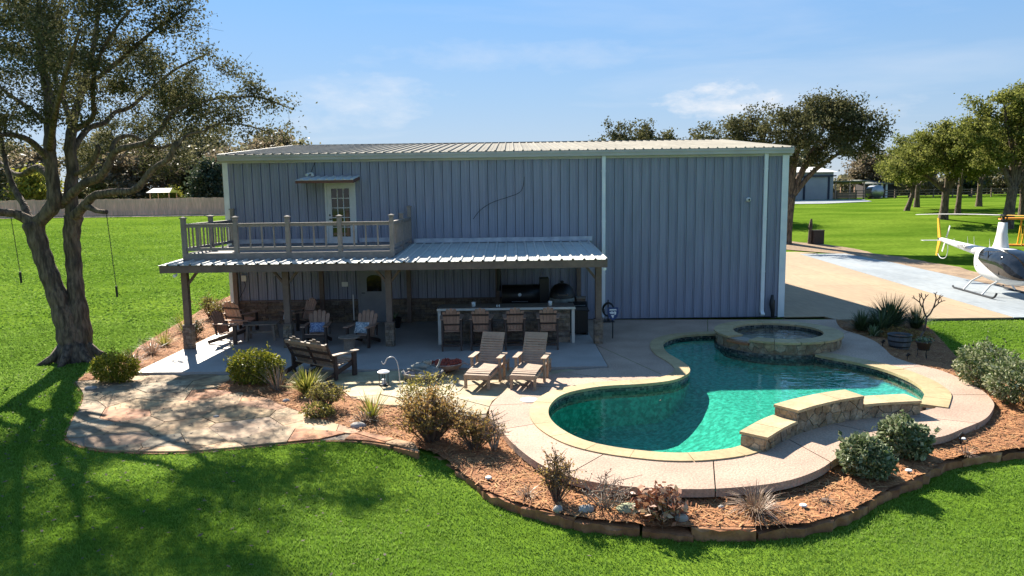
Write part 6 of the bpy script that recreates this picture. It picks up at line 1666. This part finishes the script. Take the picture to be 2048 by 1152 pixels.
def build_far():
    z = Z(44, 110)
    t = thing('hangar', 'pale grey hangar with dark door seams behind the leaning oak', 'building', (44.0, 110, z))
    MB().box(-16, 4.5, 0, 14, -.3, 4.1).build('wall', 'hangar_wall', t)
    for i in range(5): MB().box(-14.5 + i * 3.7, -11.2 + i * 3.7, -.06, -.002, 0, 3.3).build('door_panel', 'hangar_wall', t)
    for i in range(6): MB().box(-14.8 + i * 3.7, -14.55 + i * 3.7, -.12, -.005, 0, 3.4).build('door_seam', 'navy_dark', t)
    MB().box(-16.2, 4.8, -.35, -.005, 3.42, 3.62).build('lintel', 'navy_dark', t)
    b = MB(); b.add([(-16.4, -.6, 4.1), (4.9, -.6, 4.1), (4.9, 7, 5.1), (-16.4, 7, 5.1), (-16.4, 14.6, 4.1), (4.9, 14.6, 4.1)], [(0, 1, 2, 3), (3, 2, 5, 4)]); b.build('roof', 'pale_roof', t)
    s = thing('pole_shed', 'low open pole shed beside the far hangar', 'shed', (52.4, 113, Z(52, 113)))
    for x in (-2.2, 0, 2.2):
        for y in (0, 3): MB().box(x - .09, x + .09, y - .09, y + .09, -.2, 2.5).build('post', 'fence_wood', s)
    b = MB(); b.add([(-2.8, -.5, 2.75), (2.8, -.5, 2.75), (2.8, 3.6, 2.4), (-2.8, 3.6, 2.4), (-2.8, -.5, 2.65), (2.8, -.5, 2.65), (2.8, 3.6, 2.3), (-2.8, 3.6, 2.3)], [(0, 1, 2, 3), (7, 6, 5, 4), (0, 4, 5, 1), (1, 5, 6, 2), (2, 6, 7, 3), (3, 7, 4, 0)]); b.build('roof', 'tarp_grey', s)
    MB().box(-2.4, 2.4, 2.9, 3.0, 0, 1.0).build('half_wall', 'fence_wood', s)
    k = thing('water_tank', 'round pale metal tank standing beside the far pole shed', 'tank', (56.3, 113, Z(56, 113)))
    MB().lathe([(.001, -1), (.95, -1), (1.0, -.9), (1.0, .9), (.95, 1), (.001, 1)], 24).build('drum', 'steel_grey', k, True, (0, 0, 1.05), (PI / 2, 0, 0))
    for y in (-.6, .6): MB().box(-.7, .7, y - .08, y + .08, -.1, .22).build('cradle', 'fence_wood', k)
    h = thing('stable', 'small white-posted stable beyond the rail fence', 'shed', (59.8, 118, Z(60, 118)))
    MB().box(-2.6, 2.6, 0, 4, -.2, 2.2).build('wall', 'dark_wall', h)
    for x in (-1.5, -.75, 0, .75): MB().box(x - .14, x + .14, -.3, -.05, 0, 2.2).build('post', 'white_trim', h)
    b = MB(); b.add([(-3, -.5, 2.3), (3, -.5, 2.3), (3, 4.3, 3.0), (-3, 4.3, 3.0), (-3, -.5, 2.15), (3, -.5, 2.15)], [(0, 1, 2, 3), (0, 4, 5, 1)]); b.build('roof', 'tarp_grey', h)
    c = thing('carport', 'white-roofed carport just behind the wooden fence', 'carport', (-37.2, 77.5, Z(-36, 77)))
    c.scale = (.5, .6, 1.05)
    for x in (-2.0, 2.0):
        for y in (0, 3): MB().box(x - .06, x + .06, y - .06, y + .06, -.2, 2.05).build('post', 'fence_wood', c)
    b = MB(); b.add([(-2.6, -.4, 2.1), (2.4, -.4, 2.1), (1.9, 1.5, 2.55), (-2.1, 1.5, 2.55), (-2.6, 3.4, 2.1), (2.4, 3.4, 2.1)], [(0, 1, 2, 3), (3, 2, 5, 4)]); b.build('roof', 'pale_roof', c)
    # stump and box by the leaning oak
    q = thing('tree_post', 'dark rough post beside the trunk of the leaning oak', 'post', (23.05, 56.0, Z(23, 56)))
    MB().tube([(0, 0, -.1), (.02, 0, .8), (.05, 0, 1.55), (.08, 0, 1.95)], [.16, .14, .13, .07], 9).build('stem', 'bark', q)
    MB().tube([(.0, 0, 1.0), (-.15, 0, 1.35)], [.06, .03], 6).build('stub', 'bark', q)
    u = thing('utility_box', 'dark square utility box beside the post by the leaning oak', 'box', (23.6, 55.9, Z(23.6, 56)))
    MB().box(-.42, .42, -.25, .25, -.1, 1.05).build('case', 'frame_dark', u); MB().box(-.45, .45, -.28, .28, 1.05, 1.09).build('lid', 'frame_dark', u); MB().box(-.38, .38, -.262, -.251, .08, .98).build('door', 'frame_dark', u)
mat('navy_dark', (0.03, 0.035, 0.06), rough=.7)
mat('dark_wall', (0.06, 0.05, 0.05), rough=.9)
build_far()

# ------------------------------------------------------------------ garden plants
def bush(name, label, x, y, blobs, leaf_m, lsize, n, seed, cat='shrub', group=None, aspect=.55, z=None, stems=14, twig='twig', shell=.55, out=True, dense=True):
    """leafy rounded shrub: leaves fill ellipsoids (dx,dy,dz,rx,ry,rz)"""
    rs = np.random.RandomState(seed); rng = random.Random(seed)
    z = zbed(x, y) if z is None else z
    t = thing(name, label, cat, (x, y, z), 0, group)
    vol = np.array([b[3] * b[4] * b[5] for b in blobs]) ** (2 / 3.); C = []; Nn = []
    for b, m in zip(blobs, np.round(vol / vol.sum() * n).astype(int)):
        v = rs.normal(size=(m, 3)); v /= np.linalg.norm(v, axis=1, keepdims=True)
        r = rs.uniform(shell ** 3, 1, (m, 1)) ** (1 / 3.)
        lump = 1 + .10 * np.sin(v[:, :1] * 7 + seed) * np.sin(v[:, 1:2] * 6 + 1) + .08 * np.sin(v[:, 2:] * 9 + v[:, :1] * 5)
        C.append(v * r * lump * np.array(b[3:6]) + np.array(b[:3])); Nn.append(v)
    C = np.concatenate(C); Nn = np.concatenate(Nn); ok = C[:, 2] > .02; C, Nn = C[ok], Nn[ok]
    w = MB()
    for k in range(stems):
        p = C[rng.randrange(len(C))]; b0 = np.array([p[0] * .2 + rng.uniform(-.05, .05), p[1] * .2 + rng.uniform(-.05, .05), -.03])
        w.tube([b0, b0 * .4 + p * .5 + rs.normal(size=3) * .03 + [0, 0, .04], p], [.013, .009, .004], 5, False)
    ex = []
    for k in range(max(10, n // 220)):
        i = rng.randrange(len(C)); p = C[i]; q = p * (1.0 + rng.uniform(.10, .28)) + np.array([0, 0, rng.uniform(.02, .10)])
        w.tube([p * .8, p, q], [.005, .004, .002], 4, False)
        ex.append(p + (q - p) * rs.uniform(.2, 1.05, (9, 1)) + rs.normal(size=(9, 3)) * lsize * .4)
    ex = np.concatenate(ex); C = np.concatenate([C, ex]); Nn = np.concatenate([Nn, rs.normal(size=ex.shape)])
    w.build('stems', twig, t)
    mesh_np('foliage', leaves_np(C, lsize, rs, aspect, normal_out=Nn if out else None, sizevar=.5), None, 4, leaf_m, np.repeat(rs.uniform(0, 1, len(C)), 4), t)
    return t
def open_shrub(name, label, x, y, h, r, leaf_m, lsize, nstem, per, seed, cat='shrub', twig='twig', group=None, z=None, up=.8):
    """twiggy shrub: branching stems with leaves scattered along their outer half"""
    rs = np.random.RandomState(seed); rng = random.Random(seed); z = zbed(x, y) if z is None else z
    t = thing(name, label, cat, (x, y, z), 0, group); w = MB(); C = []
    for k in range(nstem):
        a = rng.uniform(0, 2 * PI); q = math.sqrt(rng.random()) * r; hh = h * rng.uniform(.55, 1) * (1 - .35 * (q / r) ** 2)
        tip = np.array([q * math.cos(a), q * math.sin(a), hh]); b0 = np.array([tip[0] * .15, tip[1] * .15, -.03])
        m = b0 + (tip - b0) * .5 + np.array([0, 0, hh * .12]) + rs.normal(size=3) * .04
        w.tube([b0, m, tip], [.011, .008, .003], 5, False)
        for j in range(4):
            u = rng.uniform(.4, .95); s = m + (tip - m) * (u * 2 - 1) if u > .5 else b0 + (m - b0) * u * 2
            e = s + rs.normal(size=3) * [.10, .10, .05] * (h / .6) + [0, 0, .10 * up * h]; w.tube([s, (s + e) / 2 + rs.normal(size=3) * .01, e], [.006, .005, .002], 4, False)
            nn = max(1, int(per * rng.uniform(.3, 1.2))); uu = rs.uniform(.2, 1.05, (nn, 1)); C.append(s + (e - s) * uu + rs.normal(size=(nn, 3)) * lsize * .55)
    w.build('stems', twig, t)
    C = np.concatenate(C)
    if len(C): mesh_np('foliage', leaves_np(C, lsize, rs, .5), None, 4, leaf_m, np.repeat(rs.uniform(0, 1, len(C)), 4), t)
    return t
def clump(name, label, x, y, h, r, n, width, m, seed, cat='plant', z=None, spread=.55, sag=.10, group=None, droop=0.0, base_r=.3):
    """blades fanning out of one foot"""
    rs = np.random.RandomState(seed); z = zbed(x, y) if z is None else z
    t = thing(name, label, cat, (x, y, z), 0, group)
    a = rs.uniform(0, 2 * PI, n); el = np.arccos(rs.uniform(.15, 1, n) ** spread); L = h * rs.uniform(.6, 1.08, n)
    base = np.stack([np.cos(a) * r * base_r * rs.uniform(0, 1, n), np.sin(a) * r * base_r * rs.uniform(0, 1, n), np.zeros(n) - .02], -1)
    tip = base + np.stack([np.cos(a) * np.sin(el) * L, np.sin(a) * np.sin(el) * L, np.cos(el) * L - droop * np.sin(el) * L], -1)
    tip[:, 2] = np.maximum(tip[:, 2], .01)
    mesh_np('blades', blades_np(base, tip, width * rs.uniform(.6, 1.2, n), rs, sag=sag), None, 4, m, np.tile(np.repeat(rs.uniform(0, 1, n), 4), 2), t)
    b = MB(); b.lathe([(.001, -.03), (r * base_r * .9 + .02, -.03), (r * base_r * .6 + .015, .05), (.001, .06)], 10); b.build('crown_base', 'twig', t)
    return t
zl = lambda x, y: Z(x, y) + .02
bush('box_shrub', 'square yellow-green clipped shrub beside the oak trunk', -9.75, 17.35, [(0, 0, .36, .50, .44, .38), (-.28, .05, .36, .33, .34, .34), (.28, -.05, .36, .33, .34, .34)], 'box_leaf', .055, 5600, 1, z=zl(-9.75, 17.35), shell=.6)
bush('box_shrub', 'larger yellow-green clipped shrub beside the double seat', -6.15, 16.95, [(0, 0, .40, .58, .48, .44), (-.34, .05, .38, .36, .38, .38), (.34, -.05, .36, .36, .38, .38)], 'box_leaf', .055, 7200, 2, shell=.6)
clump('dry_grass', 'thin dry grey stems beside the larger clipped shrub', -5.42, 16.25, .75, .2, 60, .014, 'dry_blade', 3, spread=.35, sag=.05)
clump('iris_clump', 'spiky yellow-green leaf clump in front of the double seat', -4.65, 15.95, .66, .28, 260, .035, 'green_blade', 4, spread=.6, sag=.12)
open_shrub('shrub', 'small olive shrub in front of the spiky leaf clump', -3.95, 14.75, .62, .42, 'olive_shrub', .05, 34, 16, 5)
bush('low_shrub', 'low olive groundcover shrub at the flagstone edge', -3.95, 14.2, [(0, 0, .13, .36, .25, .17)], 'olive_shrub', .05, 900, 6)
clump('yucca_plant', 'small spiky yucca by the sandstone edge', -2.85, 14.15, .62, .16, 70, .03, 'green_blade', 7, spread=.55, sag=.06)
clump('dry_leaf_clump', 'pale dry fallen leaves round the small yucca', -2.95, 13.85, .34, .3, 60, .035, 'dry_blade', 8, spread=1.4, sag=.1)
open_shrub('brown_shrub', 'big brown and olive shrub at the tip of the bed', -1.55, 12.95, 1.0, .75, 'brown_leaf', .055, 100, 17, 9, twig='twig')
bush('olive_bush', 'olive leaved top of the shrub hiding the stone basin', -1.75, 14.6, [(0, 0, .55, .62, .45, .32), (-.3, 0, .38, .4, .35, .28)], 'olive_shrub', .05, 1300, 10, shell=.3)
open_shrub('brown_shrub', 'smaller yellow-brown shrub beside the deck edge', -.72, 12.55, .72, .42, 'brown_leaf', .05, 44, 12, 11, twig='twig')
open_shrub('twig_shrub', 'bare twiggy shrub overlapping the deck edge left of the pool', -.35, 12.5, .82, .32, 'brown_leaf', .04, 22, 4, 12, twig='twig_pale')
open_shrub('twig_shrub', 'thin upright dry shrub in front of the coping', .62, 10.35, .86, .30, 'brown_leaf', .042, 34, 9, 13, twig='twig')
open_shrub('twig_shrub', 'fine bare reddish twigs along the front deck edge', 1.32, 10.12, .55, .42, 'wilted', .035, 30, 3, 14, twig='twig_pale')
clump('dead_tuft', 'small dead purple tuft near the edging stones', .18, 10.5, .26, .14, 60, .014, 'dry_blade', 15, spread=1.1, droop=.1)
open_shrub('wilted_plant', 'drooping rust-brown wilted plant beside the flat green rock', 2.02, 9.75, .44, .36, 'wilted', .11, 40, 7, 16, cat='plant', twig='twig_pale', up=-.9)
clump('dry_grass', 'sprawling dead grey-pink grass clump at the front of the bed', 3.42, 9.85, .52, .30, 240, .013, 'dry_blade', 17, spread=1.05, droop=.15, sag=.18)
bush('silver_shrub', 'round silver-green shrub nearest the front edging', 5.58, 11.15, [(0, 0, .33, .40, .38, .34), (.08, -.08, .24, .36, .33, .26)], 'silver_leaf', .08, 3600, 18, shell=.7)
bush('silver_shrub', 'round silver-green shrub tucked behind the front one', 6.62, 11.95, [(0, 0, .34, .40, .38, .34), (.1, -.08, .24, .36, .33, .26)], 'silver_leaf', .08, 3600, 19, shell=.7)
bush('hedge_shrub', 'large variegated shrub at the right deck edge, far half', 10.55, 15.85, [(0, 0, .50, .62, .60, .52), (.3, .4, .4, .5, .5, .4)], 'hedge_leaf', .07, 4200, 20, shell=.7)
bush('hedge_shrub', 'large variegated shrub at the right frame edge, near half', 10.45, 14.65, [(0, 0, .46, .60, .56, .48), (.3, -.2, .36, .5, .46, .38)], 'hedge_leaf', .07, 4200, 21, shell=.7)
open_shrub('dry_shrub', 'dry brown shrub at the right edge below the variegated shrubs', 10.35, 13.75, .62, .42, 'brown_leaf', .045, 40, 12, 22)
clump('dead_tuft', 'brown dead mound beyond the right end of the deck', 9.75, 13.2, .26, .24, 120, .016, 'dry_blade', 23, spread=1.2, droop=.1)
clump('dead_tuft', 'dark dead scrap right of the silver shrubs', 7.75, 11.95, .2, .16, 50, .014, 'dry_blade', 24, spread=1.3, droop=.1)
clump('dead_tuft', 'low brown dead twigs in the middle of the front mulch', 4.55, 10.15, .22, .22, 60, .013, 'dry_blade', 25, spread=1.5, droop=.1)
# shaded bed beyond the spa
clump('sotol_plant', 'big dark spiky plant in front of the driveway', 12.15, 23.0, 1.15, .4, 420, .035, 'sotol_blade', 30, spread=.75, sag=.10)
clump('sotol_plant', 'middle dark spiky plant beside the biggest one', 11.55, 22.4, .85, .35, 260, .035, 'sotol_blade', 31, spread=.8, sag=.12)
clump('sotol_plant', 'spiky plant at the bend of the walk behind the spa', 11.05, 22.55, .72, .3, 240, .032, 'sotol_blade', 32, spread=.85, sag=.12)
clump('sotol_plant', 'upright spiky plant right of the biggest one', 12.95, 22.9, .85, .3, 160, .032, 'sotol_blade', 33, spread=.6, sag=.08)
clump('agave_plant', 'small pale green rosette at the walk edge behind the spa', 11.0, 21.75, .40, .2, 60, .06, 'hedge_leaf', 34, spread=1.0, sag=.12)
bush('low_shrub', 'brown dry groundcover below the dark spiky plants', 11.7, 21.6, [(0, 0, .15, .6, .4, .2), (.5, -.3, .12, .4, .3, .16)], 'brown_leaf', .05, 1500, 35)
def build_frangipani():
    rng = random.Random(7); t = thing('bare_shrub', 'bare forked thick-branched shrub leaning over the barrel', 'shrub', (12.15, 21.1, zbed(12.15, 21.1))); w = MB()
    def rec(p, d, L, r, n):
        q = p + d * L; w.tube([p, (p + q) / 2 + Vector((rng.uniform(-.02, .02), 0, rng.uniform(-.02, .02))), q], [r, r * .92, r * .82], 7)
        if n == 0: return
        for s in (-1, 1): rec(q, (d + Vector((s * rng.uniform(.4, .7), rng.uniform(-.4, .4), rng.uniform(-.1, .25)))).normalized(), L * rng.uniform(.62, .8), r * .8, n - 1)
    rec(Vector((-.45, -.5, .12)), Vector((.55, .45, .45)).normalized(), .62, .035, 0); rec(Vector((-.1, -.22, .40)), Vector((.25, .2, 1)).normalized(), .42, .032, 4)
    w.build('branches', 'twig', t, True)
build_frangipani()
mat('barrel_wood', (0.14, 0.15, 0.16), (0.10, 0.105, 0.115), sc=5, rough=.8, var=.15)
mat('clay_dark', (0.10, 0.075, 0.06), (0.075, 0.055, 0.045), sc=5, rough=.85)
def build_pots():
    x, y = 10.95, 20.15; t = thing('half_barrel', 'grey half wine barrel planter in the shaded bed', 'planter', (x, y, zbed(x, y)))
    N = 18
    for k in range(N):
        a0, a1 = 2 * PI * k / N + .01, 2 * PI * (k + 1) / N - .01; b = MB(); vs = []
        for r, z in ((.24, 0), (.285, .14), (.305, .28), (.30, .42)): vs += [(r * math.cos(a0), r * math.sin(a0), z), (r * math.cos(a1), r * math.sin(a1), z)]
        for r, z in ((.28, .42), (.28, .36)): vs += [(r * math.cos(a0), r * math.sin(a0), z), (r * math.cos(a1), r * math.sin(a1), z)]
        b.add(vs, [(2 * i, 2 * i + 1, 2 * i + 3, 2 * i + 2) for i in range(5)]); b.build('stave', 'barrel_wood', t)
    for z, r in ((.07, .268), (.22, .302), (.37, .31)): MB().lathe([(r - .01, z), (r + .006, z), (r + .008, z + .03), (r - .01, z + .03)], 24).build('hoop', 'black_metal', t)
    MB().lathe([(.27, .35), (.001, .36)], 18).build('soil', 'mulch', t)
    x, y = 10.95, 18.95; p = thing('pot_stand', 'dark pot of pale succulents on a wire stand', 'planter', (x, y, zbed(x, y)))
    for k in range(3): a = k * 2.09 + .5; MB().tube(crom([(.17 * math.cos(a), .17 * math.sin(a), 0), (.13 * math.cos(a), .13 * math.sin(a), .14), (.15 * math.cos(a), .15 * math.sin(a), .27)], 4), .009, 6).build('stand_leg', 'black_metal', p)
    MB().lathe([(.15, .255), (.16, .255), (.16, .27), (.15, .27), (.15, .255)], 20).build('stand_ring', 'black_metal', p)
    MB().lathe([(.001, .25), (.13, .25), (.18, .45), (.195, .45), (.195, .48), (.17, .48), (.001, .45)], 20).build('pot', 'clay_dark', p, True)
    rs = np.random.RandomState(5); C = rs.normal(size=(240, 3)) * [.09, .09, .035] + [0, 0, .52]
    mesh_np('succulents', leaves_np(C, .06, rs, .6), None, 4, 'silver_leaf', np.repeat(rs.uniform(0, 1, 240), 4), p)
build_pots()
# left bed beside the slab
for k, (x, y, kind, lab) in enumerate(((-10.35, 20.4, 0, 'thin dry grassy plant nearest the porch post'), (-10.6, 21.7, 0, 'wispy yellow plant in the side bed behind the porch post'), (-10.2, 22.8, 1, 'dark low leafy plant against the slab edge'), (-10.9, 23.8, 0, 'tall feathery plant in the side bed'), (-10.5, 25.6, 1, 'green feathery shrub at the building corner'), (-11.2, 26.6, 1, 'bright green shrub farthest up the side bed'), (-10.15, 18.9, 0, 'dry brown plant at the front of the side bed'))):
    zz = Z(x, y) + .05
    if kind: open_shrub('shrub', lab, x, y, .62 if k < 4 else 1.0, .38, 'olive_shrub' if k > 3 else 'sotol_blade', .05, 34, 12, 60 + k, z=zz)
    else:
        clump('dry_grass', lab, x, y, .62 if k != 3 else .95, .3, 110, .016, 'green_blade' if k % 2 else 'dry_blade', 60 + k, z=zz, spread=.7, sag=.1)
# stones and lights in the beds
def stone(name, label, x, y, sx, sy, sz, m, seed, rz=0, z=None):
    rs = np.random.RandomState(seed); b = MB(); b.lathe([(.001, -.8), (.75, -.6), (1, 0), (.88, .55), (.5, .9), (.001, 1)], 11)
    b.v = [(v[0] * sx * (1 + rs.uniform(-.18, .18)), v[1] * sy * (1 + rs.uniform(-.18, .18)), v[2] * sz * (1 + rs.uniform(-.15, .15))) for v in b.v]
    z = zbed(x, y) if z is None else z
    tag(b.build(name, m, None, True, (x, y, z + sz * .35), (0, 0, rz)), label, 'rock')
mat('rock_pale', (0.40, 0.365, 0.33), (0.29, 0.26, 0.235), sc=9, rough=.9, bump=.4, bsc=30)
mat('rock_green', (0.34, 0.36, 0.22), (0.27, 0.28, 0.18), sc=9, rough=.9, bump=.4, bsc=30)
stone('flat_rock', 'flat pale green rock beside the wilted plant', 1.68, 9.98, .24, .15, .06, 'rock_green', 1)
stone('garden_rock', 'grey rock in the shadow of the thin upright shrub', 1.02, 9.95, .12, .08, .07, 'rock_pale', 2)
stone('garden_rock', 'pale rock at the foot of the thin upright shrub', .62, 9.98, .08, .07, .06, 'rock_pale', 3)
stone('garden_rock', 'speckled grey rock right of the wilted plant', 2.32, 9.62, .10, .07, .07, 'rock_pale', 4)
stone('garden_rock', 'white pebble at the deck edge between the wilted and dead plants', 2.98, 9.98, .05, .04, .04, 'rock_pale', 5)
stone('garden_rock', 'broad pale rock at the inner edge of the flagstone patio', -3.0, 13.55, .16, .10, .07, 'rock_pale', 6)
stone('garden_rock', 'small white stone under the spiky leaf clump', -4.95, 15.35, .08, .06, .05, 'rock_pale', 7)
stone('garden_rock', 'white stone lying among the flagstones', -6.05, 14.3, .06, .05, .03, 'rock_pale', 8, z=-.045)
stone('garden_rock', 'flat pale stone at the foot of the square clipped shrub', -9.95, 16.65, .16, .1, .06, 'rock_pale', 9, z=-.05)
def puck(label, x, y, cat='light', m='white_plastic'):
    t = thing('path_light', label, cat, (x, y, zbed(x, y)), 0, 'solar lights in the mulch bed')
    MB().lathe([(.001, .04), (.05, .04), (.055, .05), (.045, .065), (.001, .07)], 16).build('lamp_head', m, t); MB().tube([(0, 0, -.05), (0, 0, .05)], .02, 8).build('stake', 'black_metal', t)
puck('white disc solar light in front of the twiggy shrubs', -.42, 11.15)
puck('white disc solar light right of the sprawling dead grass', 4.15, 9.95)
puck('white disc solar light below the silver shrubs', 6.35, 11.2)
puck('white disc solar light near the right end of the bed', 8.05, 12.55)
def spike(label, x, y):
    t = thing('spot_lamp', label, 'light', (x, y, zbed(x, y)), 0, 'black spike lamps along the walk')
    MB().tube([(0, 0, -.05), (0, 0, .14)], .012, 6).build('stake', 'black_metal', t); MB().tube([(-.02, 0, .12), (.03, -.03, .2)], [.03, .04], 10).build('lamp_head', 'black_metal', t)
spike('black spike lamp in front of the half barrel', 10.45, 20.1)
spike('black spike lamp left of the wire pot stand', 10.2, 18.35)
spike('black spike lamp at the right end of the deck edge', 7.95, 12.45)

# ------------------------------------------------------------------ grass blades
def grass():
    rs = np.random.RandomState(77); V = []; R = []
    zones = [(-14, 11.5, 5.6, 13.5, 380000, .040, .010), (-17, -8.5, 13, 26, 70000, .045, .016), (10.5, 24, 10, 24.4, 60000, .042, .015), (-62, -9.8, 20, 71, 120000, .06, .034)]
    deckb = [DECK_S, BED1, BED3, FLAG_POLY, SLAB]
    for x0, x1, y0, y1, n, h, w in zones:
        u = rs.uniform(0, 1, n); y = y0 * (y1 / y0) ** u if y1 < 60 else y1 - (y1 - y0) * np.sqrt(1 - u); x = rs.uniform(x0, x1, n)
        ok = np.abs(x) < .78 * y + 1.5
        for p in deckb: ok &= ~inside(x, y, p)
        ok &= ~inside(x, y, offset_path(BED_S, .07) + [(11.4, 20), (-1.7, 20)])
        x, y = x[ok], y[ok]; N = len(x); z = zt(x, y)
        a = rs.uniform(0, 2 * PI, N); s = y / 10
        hh = h * rs.uniform(.55, 1.25, N) * (1 + .3 * np.sin(x * 2.1) * np.sin(y * 1.7)); ww = w * rs.uniform(.6, 1.3, N) * np.clip(s, .7, 2)
        lx, ly = rs.normal(size=N) * hh * .55, rs.normal(size=N) * hh * .55
        c, sn = np.cos(a) * ww, np.sin(a) * ww
        tri = np.stack([np.stack([x - c, y - sn, z - .005], -1), np.stack([x + c, y + sn, z - .005], -1), np.stack([x + lx, y + ly, z + hh], -1)], 1)
        V.append(tri.reshape(-1, 3)); patch = .5 + .25 * np.sin(x * .9 + 1.3 * np.sin(y * .7)) * np.sin(y * 1.1 + .6)
        R.append(np.repeat(np.clip(patch * .5 + rs.uniform(0, .5, N), 0, 1), 3))
    struct(mesh_np('lawn_grass', np.concatenate(V), None, 3, 'grass_blade', np.concatenate(R)), 'stuff', 'short bright green grass blades of the lawn')
grass()

def litter():
    rs = np.random.RandomState(19); n = 1400
    x = rs.normal(-8.5, 4.2, n); y = rs.normal(13.5, 4.5, n); ok = (y > 5.8) & (y < 24) & ~inside(x, y, SLAB)
    x, y = x[ok], y[ok]; fl = inside(x, y, FLAG_POLY); z = np.where(fl, -.028, zt(x, y) + .05)
    C = np.stack([x, y, z], -1); d = rs.normal(size=(len(x), 3)) * [1, 1, .15]; d /= np.linalg.norm(d, axis=1, keepdims=True)
    s = np.stack([-d[:, 1], d[:, 0], rs.normal(size=len(x)) * .2], -1); L = rs.uniform(.02, .045, (len(x), 1))
    q = np.stack([C - d * L, C + s * L * .5, C + d * L, C - s * L * .5], 1).reshape(-1, 3)
    struct(mesh_np('fallen_leaves', q, None, 4, 'bark_far', None), 'stuff', 'small dry oak leaves fallen on lawn and flagstones')
litter()
